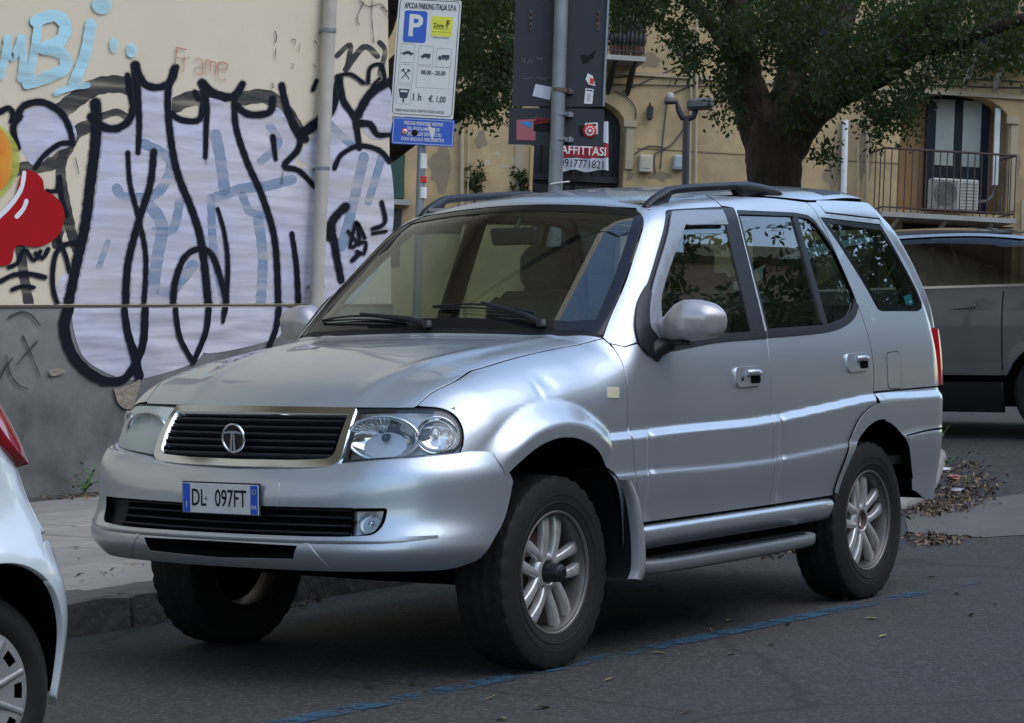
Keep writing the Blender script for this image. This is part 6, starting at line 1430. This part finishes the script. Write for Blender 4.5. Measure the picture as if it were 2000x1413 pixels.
c_=BS(1152,256); b=MB(); b.lathe([(.042,0),(.042,.001),(0,.001)],(c_[0],c_[1],-.0150),(0,0,1),20); s2=b.build('round_sticker',M['red_ink'],lo_)
for k in range(10): t=2*math.pi*k/10; b=MB(); b.lathe([(.0065,0),(.0065,.0008),(0,.0008)],(c_[0]+.024*math.cos(t),c_[1]+.024*math.sin(t),-.0138),(0,0,1),8); b.build('sticker_spot',M['white'],s2)
b=MB(); b.lathe([(.010,0),(.010,.0008),(0,.0008)],(c_[0],c_[1],-.0138),(0,0,1),10); b.build('sticker_spot',M['white'],s2)
qp_('dark_blot',[(1131,246),(1143,244),(1146,262),(1134,268)],M['blk_ink'],lo_,-.0160)
pa=BS(1099,-110); pb=BS(1084,365); dd=np.array(pa)-np.array(pb)
b=MB(); b.tube([(pa[0],pa[1],.045),(pb[0],pb[1],.045),(pb[0]-dd[0]*1.05,pb[1]-dd[1]*1.05,.045)],.042,18); b.build('pole',gpole,bs)
for py,w,m_ in ((179,34,M['rust']),(224,34,M['galv']),(273,33,M['galv'])):
    x,y=BS(1098,py); xc=BS(1091.5-(py-179)*.03,py)[0]
    b=MB(); b.box((x+.018,y,-.004),(.10,.026,.022),bev=.003); b.lathe([(.046,-.012),(.046,.012)],(xc,y,.045),(0,1,0),20); b.box((x+.045,y,.012),(.022,.034,.02),bev=.004); b.build('clamp',m_,bs)
x,y=BS(1085,360); b=MB(); b.tube([(x-.035,y-.01,.09),(x+.03,y+.004,.09),(x+.08,y+.012,.08)],.005,5); b.build('cable_tie',M['white'],bs)
# ================================================================ white hatchback, tail towards us at the left edge
WC=np.array([2.915,.11,0.])
wmat=car_paint('white_car_paint',(.62,.70,.74),0,.30,.02)
wc=thing('parked_hatchback','white hatchback cut by the left edge, red tail lamp and steel wheel cover showing','car',tuple(WC))
Wx=spl([.1,.3,.466,.60,.70,.80,.96,1.07,1.2,1.5],[-.46,-.48,-.49,-.475,-.445,-.40,-.34,-.285,-.22,-.05])
Ww=spl([.15,.3,.5,.65,.72,.80,.95,1.1,1.5],[.735,.765,.790,.792,.775,.750,.735,.70,.56])
def wbody(x,y,z):
    y=np.abs(y); rr=np.hypot(x-.0,z-.28)
    w=Ww(z)+.030*sst(.50,.40,rr)*sst(.80,.66,z)
    f=smax(y-w,(Wx(z)+.10*y*y-x)*.93,.34); f=smax(f,z-1.48,.3); f=smax(f,x-3.2,.3)
    return f
def wrapR(u,z):
    """chart for the tail: side rays, then fanning round the corner, then straight on"""
    u=np.asarray(u,float); z=np.asarray(z,float); c0x,c0y,R0=-.05,.35,.5; th=np.clip((u)/R0,0,math.pi/2); s,c=np.sin(th),np.cos(th)
    m=u<0; px=np.where(m,c0x-u,c0x-s*1.2); py=np.where(m,1.5,c0y+c*1.2); fl=u>R0*math.pi/2; py=np.where(fl,c0y-(u-R0*math.pi/2),py)
    dx=np.where(m,0,s); dy=np.where(m,-1.,-c); dx=np.where(fl,1.,dx); dy=np.where(fl,0,dy)
    return np.stack([px,py,z],1),np.stack([dx,dy,0*dx],1)
CH['tail']=(wrapR,1.9)
uw=lambda x:-.05-x   # side x -> chart u (u<0 is ahead)
arch=[(-.05+-(.0+.355*math.cos(t)),.285+.375*math.sin(t)) for t in np.linspace(R_(-8),R_(188),34)]
arch=[(-(.05+.355*math.cos(t)) if True else 0,.285+.372*math.sin(t)) for t in np.linspace(R_(188),R_(-6),34)]
wing=[(-2.6,.25)]+[(-.405,.24)]+[(-(.05)-.0+.352*-math.cos(t),.285+.372*math.sin(t)) for t in np.linspace(R_(8),R_(125),22)]+crv([(.17,.625),(.20,.68),(.27,.73),(.30,.86)],.03)+[(.28,1.10),(.02,1.28),(-2.6,1.28)]
panel('rear_wing',wmat,wing,wc,fn=wbody,chart='tail',step=(.035,.03))
bmp=[(-(.05)-.0+.352*-math.cos(t),.285+.372*math.sin(t)) for t in np.linspace(R_(125.5),R_(186),16)]+crv([(.31,.235),(.45,.20),(.7,.19),(1.13,.19)],.04)+crv([(1.13,.66),(.7,.67),(.45,.685),(.30,.695),(.20,.68),(.172,.63)],.04)
panel('rear_bumper',wmat,bmp,wc,fn=wbody,chart='tail',step=(.03,.025))
tgt=[(.305,.72),(.45,.70),(1.13,.68),(1.13,1.25),(.42,1.25),(.36,1.1),(.31,.86)]
panel('tailgate',wmat,tgt,wc,fn=wbody,chart='tail',step=(.04,.04))
lam=rnd_poly([(.27,.905),(.12,.96),(.01,1.06),(-.06,1.25),(.31,1.25),(.37,1.05),(.345,.90)],.05)
panel('tail_light',M['red'],crv(lam+[lam[0]],.03),wc,fn=wbody,chart='tail',step=(.025,.025),inset=0,off=.034,thick=.04)
wgl=[(-2.3,1.0),(-.15,1.03),(-.0,1.22),(-.1,1.26),(-2.3,1.26)]
panel('side_glass',M['gloss_black'],wgl,wc,fn=wbody,chart='tail',step=(.06,.05),inset=0,off=.003,thick=.01)
b=MB(); b.box((1.6,0,.6),(2.4,1.30,.7)); b.box((1.7,0,1.2),(2.2,.95,.4)); b.build('body_shell',M['dark'],wc)
b=MB(); P=[]
for t in np.linspace(R_(-6),R_(186),26):
    x_,z_=.362*math.cos(t),.285+.384*math.sin(t); Q,_=march(wbody,[[x_,1.5,z_]],[[0,-1.,0]],1.5); P.append([(x_,.30,z_),(x_,float(Q[0][1])-.012,z_)])
b.grid(P); b.build('wheel_housing',M['dark'],wc)
# steel wheel with plastic cover
def cover_wheel(parent,loc,R,rim,w,mcov,turn=0,holes=9):
    o=bpy.data.objects.new('wheel',None); COL.objects.link(o); o.parent=parent; o.location=loc; hw=w/2
    b=MB(); b.lathe([(rim-.01,-hw+.01),(rim+.02,-hw),(R-.05,-hw),(R-.012,-hw+.018),(R,-hw+.04),(R,hw-.04),(R-.012,hw-.018),(R-.05,hw),(rim+.03,hw-.002),(rim+.004,hw-.010),(rim-.004,hw-.02)],(0,0,0),(0,1,0),80); b.build('tyre',M['rubber'],o)
    b=MB(); seg=holes*12; f0=hw-.018; rr=[.0,.05,.085,.118,.130,.158,rim-.014,rim-.004,rim+.006,rim+.002]; hh=[.004,.006,.003,.008,.010,.012,.010,.006,.000,-.012]
    V=[];F=[]
    for r,h in zip(rr,hh):
        for k in range(seg):
            a=2*math.pi*k/seg+turn; V.append((r*math.sin(a),f0+h-(0.004 if (r in (.135,) and k%12 in(0,1,11)) else 0),r*math.cos(a)))
    for i in range(len(rr)-1):
        for k in range(seg):
            if i==4 and (k%12) in (4,5,6,7,8) : continue
            F.append((i*seg+k,i*seg+(k+1)%seg,(i+1)*seg+(k+1)%seg,(i+1)*seg+k))
    b.add(V,F,0,True)
    for q in range(holes):
        a=2*math.pi*q/holes+turn; b.tube([(r*math.sin(a),f0+.004,r*math.cos(a)) for r in (.06,.10,.14,rim-.016)],[.010,.011,.012,.013],8)
    b.build('wheel_cover',mcov,o)
    b=MB(); b.lathe([(rim-.005,hw-.03),(rim-.03,hw-.07),(0,hw-.07)],(0,0,0),(0,1,0),40); b.build('steel_rim',M['dark'],o)
    return o
cover_wheel(wc,(0,.655,.283),.283,.185,.17,mat('cover_silver',(.33,.35,.355),.42,.3,nscale=12,namt=.25,col2=(.24,.25,.25)),R_(8))
cover_wheel(wc,(2.35,.655,.283),.283,.185,.17,bpy.data.materials['cover_silver'])
# ================================================================ grey car crossing behind
GD=20.6; gO=at(1900,845,GD)-np.array([0,.08,0])
n_=np.array([1.,0,0]); ang=R_(2)
GM=Matrix.Translation((gO[0],gO[1],float(gz(gO[0],gO[1])))) @ Matrix(((0,1,0,0),(1,0,0,0),(0,0,1,0),(0,0,0,1)))   # local x = to the right along the cross street, local y = towards us
GM=Matrix.Translation((gO[0],gO[1],float(gz(gO[0],gO[1]))))@Matrix.Rotation(R_(90),4,'Z')@Matrix.Diagonal((1,1,1,1))
gc=thing('passing_car','dark grey estate car crossing the street behind the off-roader','car',mw=GM)
# local axes: x = world +Y (to the right as seen), y = world -X (away); the side we see is y<0
M['tintglass']=glass('tinted_glass',(.30,.33,.33),1.0)
gm=car_paint('grey_car_paint',(.105,.112,.13),.7,.34,.05); gmt=M['gloss_black']
Gw=spl([.15,.3,.5,.75,1.0,1.12,1.3,1.5,1.62],[.84,.88,.90,.905,.895,.87,.80,.70,.62])
Gr=spl([-3.6,-3.0,-2.2,-1.5,-.6,.5,1.2,1.7,2.1],[.75,.98,1.12,1.50,1.645,1.64,1.56,1.35,.9])
def gbody(x,y,z):
    y=np.abs(y); w=Gw(z)+.02*sst(.44,.34,np.hypot(x-1.13,z-.34))
    f=smax(y-w,(z-Gr(x)+.06*y*y)*.9,.12); f=smax(f,x-(1.95-.12*y*y),.3); f=smax(f,-3.15-x+.2*y*y,.3); return f
CH['near']=(lambda x,z:(np.stack([np.asarray(x,float),0*x-1.6,np.asarray(z,float)],1),np.stack([0*x,0*x+1.,0*x],1)),1.6)
CH['far']=(lambda x,z:(np.stack([np.asarray(x,float),0*x+1.6,np.asarray(z,float)],1),np.stack([0*x,0*x-1.,0*x],1)),1.6)
ga=[(1.13+.39*math.cos(t),.34+.39*math.sin(t)) for t in np.linspace(R_(-5),R_(185),24)]; ga2=[(-1.62+.39*math.cos(t),.34+.39*math.sin(t)) for t in np.linspace(R_(-5),R_(185),24)]
low=[(1.88,.42)]+ga+[(-1.2,.42)]+ga2+[(-3.05,.42),(-3.1,.80),(-2.6,1.02)]
lowp=[(1.88,.42)]+[q for q in ga if q[1]>.42]+[q for q in ga2 if q[1]>.42]+[(-3.02,.42),(-3.08,.72)]+crv([(-2.95,.86),(-2.2,1.05),(-1.5,1.125),(0,1.15),(1.0,1.17),(1.70,1.19)],.1)+[(1.86,.95)]
gwin=crv([(-1.55,1.165),(-1.1,1.38),(-.6,1.52),(0,1.565),(.6,1.55),(1.1,1.46),(1.45,1.27),(1.5,1.2)],.06)+crv([(1.5,1.19),(.5,1.175),(-1.5,1.15)],.2)
groof=crv([(-1.95,1.10),(-1.35,1.42),(-.8,1.565),(-.2,1.595),(.5,1.59),(1.15,1.50),(1.6,1.27),(1.70,1.20)],.06)
for ch,side in (('near',-1),('far',1)):
    bd=panel('body_side',gm,lowp,gc,fn=gbody,chart=ch,step=(.09,.05),inset=0)
    panel('black_sill',M['black'],[(.72,.18),(.72,.415)]+[(-1.5,.415),(-1.5,.18)],gc,fn=gbody,chart=ch,step=(.15,.06),inset=0,off=.006)
    panel('roof_side',SV,groof+crv([(1.56,1.195),(1.5,1.28),(1.15,1.475),(.6,1.562),(0,1.578),(-.6,1.535),(-1.12,1.39),(-1.7,1.14)],.06)[1:],gc,fn=gbody,chart=ch,step=(.07,.04),inset=0)  # sky reflection on the grey roof edge, put into the colour as silver
    g_=panel('side_windows',M['tintglass'],gwin,gc,fn=gbody,chart=ch,step=(.12,.08),inset=0,off=-.006,thick=.004)
    for xx in (-.42,.92): panel('window_post',gmt,[(xx-.04,1.165),(xx+.05,1.165),(xx+.02,1.565),(xx-.05,1.565)],g_,fn=gbody,chart=ch,step=(.05,.06),inset=0,off=.001,thick=.01)
    panel('chrome_strip',M['chrome'],crv([(-1.6,1.150),(0,1.172),(1.5,1.190)],.1)+crv([(1.5,1.172),(0,1.154),(-1.6,1.134)],.1),gc,fn=gbody,chart=ch,step=(.1,.02),inset=0,off=.008)
    for xx in (-.42,.72): panel('door_gap',M['dark'],[(xx,.42),(xx+.008,.42),(xx+.008,1.13),(xx,1.13)],bd,fn=gbody,chart=ch,step=(.05,.1),inset=0,off=.002,thick=.003)
    for xx in (.40,-.60):
        panel('door_handle',gm,rnd_poly([(xx-.10,.99),(xx+.10,1.0),(xx+.10,1.025),(xx-.10,1.015)],.01),bd,fn=gbody,chart=ch,step=(.05,.02),inset=0,off=.03,thick=.028)
    panel('side_crease',gm,crv([(-.9,.60),(-.45,.615),(.0,.56),(.45,.50)],.08)+crv([(.45,.485),(-.45,.50),(-.9,.50)],.1),bd,fn=gbody,chart=ch,step=(.06,.03),inset=0,off=.012)
b=MB(); P=[]
for x in np.linspace(-1.9,1.75,30):
    Q,N,_=lift([(x,y) for y in np.linspace(-.56,.56,9)],gbody,'top'); P.append([tuple(q) for q in Q])
b.grid(P); b.build('roof',mat('black_roof',(.02,.022,.026),.15,coat=1),gc)
b=MB(); P=[]
for x in np.linspace(-3.1,-1.85,14):
    Q,N,_=lift([(x,y) for y in np.linspace(-.72,.72,9)],gbody,'top'); P.append([tuple(q) for q in Q])
b.grid(P); b.build('bonnet',gm,gc)
b=MB(); b.box((-.6,0,.32),(4.6,1.5,.2)); b.box((-2.4,0,.62),(1.2,1.5,.5)); b.box((.35,.0,.6),(1.0,1.5,.4)); b.box((1.55,0,.75),(.6,1.4,.7)); b.build('underbody',M['dark'],gc)
for x in (1.13,-1.62):
    for s in (-1,1):
        o=cover_wheel(gc,(x,s*.77,.335),.335,.22,.21,M['alloy'],0,7); 
        if s<0: o.rotation_euler=(0,0,math.pi)
for x,y in ((-.27,-.36),(-.27,.36),(.65,-.36),(.65,.36)):
    b=MB(); b.box((x,y,.62),(.5,.48,.16),bev=.05); b.box((x+.28,y,.92),(.14,.46,.58),rot=(0,R_(10),0),bev=.05); b.box((x+.34,y,1.28),(.09,.26,.16),bev=.03); b.build('seat',M['seat'],gc)
# driver in an orange top
pr_=thing('person','person in an orange top sitting at the wheel of the grey car','person',mw=GM@Matrix.Translation((-.22,-.38,.66)))
bm=bmesh.new(); vv=[(0,0,0,.15),(-.01,0,.18,.15),(0,0,.38,.17),(0,0,.50,.075),(-.01,0,.58,.06),(-.02,0,.68,.10),(0,.20,.42,.062),(-.18,.24,.26,.045),(-.42,.12,.30,.035),(0,-.20,.42,.062),(-.18,-.24,.26,.045),(-.42,-.12,.30,.035)]
ee=[(0,1),(1,2),(2,3),(3,4),(4,5),(2,6),(6,7),(7,8),(2,9),(9,10),(10,11)]
me=bpy.data.meshes.new('body'); me.from_pydata([v[:3] for v in vv],ee,[]); bo=new_obj('body',me,pr_); mo=bo.modifiers.new('s','SKIN'); 
for i,v in enumerate(vv): me.skin_vertices[0].data[i].radius=(v[3],v[3])
me.skin_vertices[0].data[0].use_root=True; bo.modifiers.new('d','SUBSURF').levels=1
dg=bpy.context.evaluated_depsgraph_get(); m2=bpy.data.meshes.new_from_object(bo.evaluated_get(dg)); bo.modifiers.clear(); bo.data=m2
skin=mat('skin',(.36,.20,.14),.6); org=mat('orange_cloth',(.62,.14,.04),.8); m2.materials.clear(); m2.materials.append(org); m2.materials.append(skin)
for p in m2.polygons: p.use_smooth=True; c=p.center; p.material_index=1 if (c.z>.53 or c.x<-.30) else 0
b=MB(); b.lathe([(.0,.135),(.07,.115),(.108,.05),(.112,-.01),(.09,-.05)],(.005,0,.685),(0,0,1),14); b.build('hair',mat('dark_hair',(.015,.012,.010),.6),pr_)
# ================================================================ leaves, weeds and litter on the ground
lv=[mat('leaf_yellow_green',(.22,.25,.05),.6),mat('leaf_brown',(.11,.065,.035),.8),mat('leaf_dry',(.20,.15,.08),.8)]
def leaf_me(m,k):
    b=MB(); b.add([(-.5,0,0),(-.15,.17,.05),(.2,.15,.07),(.5,0,.03),(.2,-.15,.06),(-.15,-.17,.03),(0,0,-.02)],[(0,1,6),(1,2,6),(2,3,6),(3,4,6),(4,5,6),(5,0,6)]); o=b.build('leaf_%d'%k,m); me=o.data; bpy.data.objects.remove(o); return me
LM=[leaf_me(m,i) for i,m in enumerate(lv)]
spots=[(722,1345,1,'small brown leaf on the asphalt left of the front wheel, just inside the blue line'),(808,1340,0,'yellow-green leaf lying beside the blue line below the front wheel'),(1288,1278,0,'curled green leaf on bare asphalt right of the front wheel'),(1425,1215,0,'green leaf close to the blue line between the two wheels'),(1430,1279,0,'pale green leaf on open asphalt midway between the wheels'),(1390,1233,1,'brown leaf just outside the blue line between the wheels'),(1703,1211,0,'green leaf on the asphalt right below the rear tyre'),(1725,1245,0,'long pale green leaf on the asphalt farther below the rear tyre'),(1870,1162,1,'dark brown leaf past the faded end of the blue line'),(1898,1204,0,'bright yellow-green leaf standing up on the asphalt at the right'),(1945,1182,2,'dry leaf on the asphalt near the right edge of the picture'),(1540,1223,2,'dry leaf touching the blue line ahead of the rear wheel'),(1190,1330,2,'dry leaf on the asphalt below the front wheel, right of the blue line'),(1505,1262,2,'small dry leaf alone on open asphalt below the sill'),(1060,1385,0,'green leaf near the bottom edge below the front wheel'),(960,1366,2,'dry twig-like leaf near the bottom edge left of the front wheel'),(1655,1172,2,'dry leaf lying against the rear tyre tread'),(1340,1395,1,'brown leaf near the bottom edge, farthest from the blue line'),(1820,1130,2,'dry leaf on the blue line behind the rear wheel'),(980,1407,0,'green leaf cut by the bottom edge of the picture')]
for px,py,k,lab in spots:
    x,y=gp(px,py); o=new_obj('fallen_leaf',LM[k]); s=random.uniform(.055,.085); o.location=(x,y,float(gz(x,y))+.006); o.scale=(s,s,s); o.rotation_euler=(random.uniform(-.3,.3),random.uniform(-.3,.3),random.uniform(0,6.3))
    tag(o,lab,'leaf','leaves scattered on the road')
def litter(name,poly,n,h,label,cat):
    b=MB(); P=np.array(poly); r=np.random.default_rng(len(poly)+n); i=0
    while i<n:
        q=r.uniform(P.min(0),P.max(0)); 
        if not in_poly([q],poly)[0]: continue
        q=q+(r.normal(size=2)*np.array([22,7]) if r.uniform()<.35 else 0)
        x,y=gp(*q); s=r.uniform(.025,.055); a=r.uniform(0,6.28); t=Euler((r.uniform(-.9,.9),r.uniform(-.9,.9),a)).to_matrix(); c=Vector((x,y,float(gz(x,y))+r.uniform(.008,h)))
        b.add([c+t@Vector(p)*s for p in ((-.5,0,0),(0,.2,.06),(.5,0,0),(0,-.2,.05))],[(0,1,2,3)],mi=int(r.integers(0,3))); i+=1
    o=b.build(name,[lv[1],lv[2],mat('leaf_dark',(.05,.032,.022),.9) if 'leaf_dark' not in bpy.data.materials else bpy.data.materials['leaf_dark']]); tag(o,kind='stuff'); return o
litter('leaf_litter',[(1770,985),(1800,972),(1828,945),(1870,940),(1910,945),(1955,968),(1930,985),(1880,1003),(1820,1012),(1768,1010)],1000,.022,'','')
litter('leaf_litter',[(1770,1045),(1830,1050),(1900,1052),(1880,1065),(1800,1068),(1768,1062)],220,.02,'','')
litter('leaf_litter',[(1480,1075),(1600,1055),(1600,1085),(1490,1100)],120,.02,'','')
litter('leaf_litter',[(545,1180),(610,1160),(640,1172),(560,1200)],50,.02,'','')
def litter_flat(pts,n,z):
    b=MB(); r=np.random.default_rng(n)
    for _ in range(n):
        k=r.integers(0,len(pts)-1); t=r.uniform(); q=np.array(pts[k])*(1-t)+np.array(pts[k+1])*t+r.normal(size=2)*np.array([5,3]); p=on_z(q[0],q[1],z); s=r.uniform(.02,.06); e=Euler((r.uniform(-.5,.5),r.uniform(-.5,.5),r.uniform(0,6))).to_matrix(); c=Vector(p)+Vector((0,0,.006))
        b.add([c+e@Vector(v)*s for v in ((-.5,0,0),(0,.18,.05),(.5,0,0),(0,-.18,.04))],[(0,1,2,3)],mi=int(r.integers(0,3)))
    tag(b.build('leaf_litter',[lv[1],lv[2],bpy.data.materials['leaf_dark']]),kind='stuff')
litter_flat([(80,972),(130,974),(165,968),(200,966)],130,PH+.01); litter_flat([(150,1065),(160,1140),(280,1100),(300,1000)],26,PH+.01)
wm=mat('weed_green',(.05,.14,.025),.5)
def weed(px,py,z,n,h,label,seed):
    r=random.Random(seed); p=on_z(px,py,z) if z is not None else (*gp(px,py),0); zz=z if z is not None else float(gz(p[0],p[1]))
    t=thing('weed',label,'plant',(p[0],p[1],zz))
    b=MB(); s_=MB()
    for _ in range(n):
        a=r.uniform(0,6.3); l=h*r.uniform(.4,1); e=Vector((math.cos(a)*l*.7,math.sin(a)*l*.7,l*r.uniform(.4,1))); s_.tube([(0,0,0),tuple(e*.5+Vector((0,0,l*.15))),tuple(e)],.0025,4)
        for k in range(4):
            c=e*(.4+.2*k); d=Vector((r.uniform(-1,1),r.uniform(-1,1),r.uniform(-.2,.6))).normalized(); sd=d.cross(Vector((0,0,1))).normalized(); L_=h*.22; b.add([c,c+d*L_*.5+sd*L_*.25,c+d*L_,c+d*L_*.5-sd*L_*.25],[(0,1,2,3)])
    b.build('foliage',wm,t); s_.build('stems',wm,t)
weed(165,962,PH,16,.20,'green weed growing at the foot of the graffiti wall','a'); weed(1848,945,None,8,.12,'low green weed in the leaf litter beside the pale kerb stone','b'); weed(1826,932,None,5,.22,'thin upright weed behind the pale kerb stone','c'); weed(1885,962,None,5,.08,'small green weed in the middle of the leaf litter','d')
# crumpled litter
def rag(px,py,s,m,label,seed):
    r=random.Random(seed); x,y=gp(px,py); bm=bmesh.new(); bmesh.ops.create_icosphere(bm,subdivisions=2,radius=1)
    for v in bm.verts: v.co*=r.uniform(.55,1.25); v.co.z*=.35; v.co.x*=1.3
    me=bpy.data.meshes.new('litter'); bm.to_mesh(me); bm.free(); o=new_obj('crumpled_wrapper',me,None,m); o.scale=(s,s,s); o.location=(x,y,float(gz(x,y))+s*.35); tag(o,label,'litter')
rag(1846,950,.045,mat('wrapper_white',(.62,.63,.68),.4),'white crumpled wrapper on the leaf litter nearest the kerb stone','x'); rag(1862,958,.06,mat('wrapper_pink',(.35,.14,.13),.5),'reddish crumpled wrapper in the leaf litter','y'); rag(1868,972,.055,mat('wrapper_grey',(.36,.36,.37),.4),'grey crumpled wrapper in the leaf litter','z')
# balcony plants
def potplant(px,d,base_y,label,seed,h=.55):
    r=random.Random(seed); x,_=loc(px,90,d); t=thing('potted_plant',label,'plant',mw=FF.M@Matrix.Translation((x,base_y,d))@Matrix.Rotation(R_(-90),4,'X'))
    b=MB(); b.lathe([(.0,0),(.07,0),(.10,.16),(.11,.17),(.10,.18),(0,.17)],(0,0,0),(0,0,1),14); b.build('pot',mat('terracotta',(.25,.09,.05),.8) if 'terracotta' not in bpy.data.materials else bpy.data.materials['terracotta'],t)
    me=leaves_mesh('foliage',[(r.uniform(-.14,.14),r.uniform(-.14,.14),r.uniform(.22,h)) for _ in range(14)],.07,8,.08,droop=.1,seed=len(seed)+px); new_obj('foliage',me,t)
for px,lab,h in ((1202,'potted plant at the left end of the upper left balcony',.5),(1222,'taller potted plant in the middle of the upper left balcony',.9),(1243,'potted plant at the right end of the upper left balcony',.6)): potplant(px,.5,bu[1],lab,'p',h)
# dry creeper on the wall
for px,py,lab in ((927,350,'dry ivy clump on the wall left of the arched door'),(1015,352,'dark ivy clump beside the orange door pilaster')):
    x,y=loc(px,py,.0); t=thing('ivy_clump',lab,'plant',mw=FF.M@Matrix.Translation((x,y,.0))); rr=random.Random(px)
    me=leaves_mesh('foliage',[(rr.uniform(-.12,.12),rr.uniform(-.25,.22),rr.uniform(.04,.12)) for _ in range(26)],.08,7,.06,seed=px); new_obj('foliage',me,t)
    b=MB(); b.tube([(0,-.5,.03),(.03,-.2,.04),(-.02,.15,.04)],.015,5); b.build('stem',M['bark'],t)
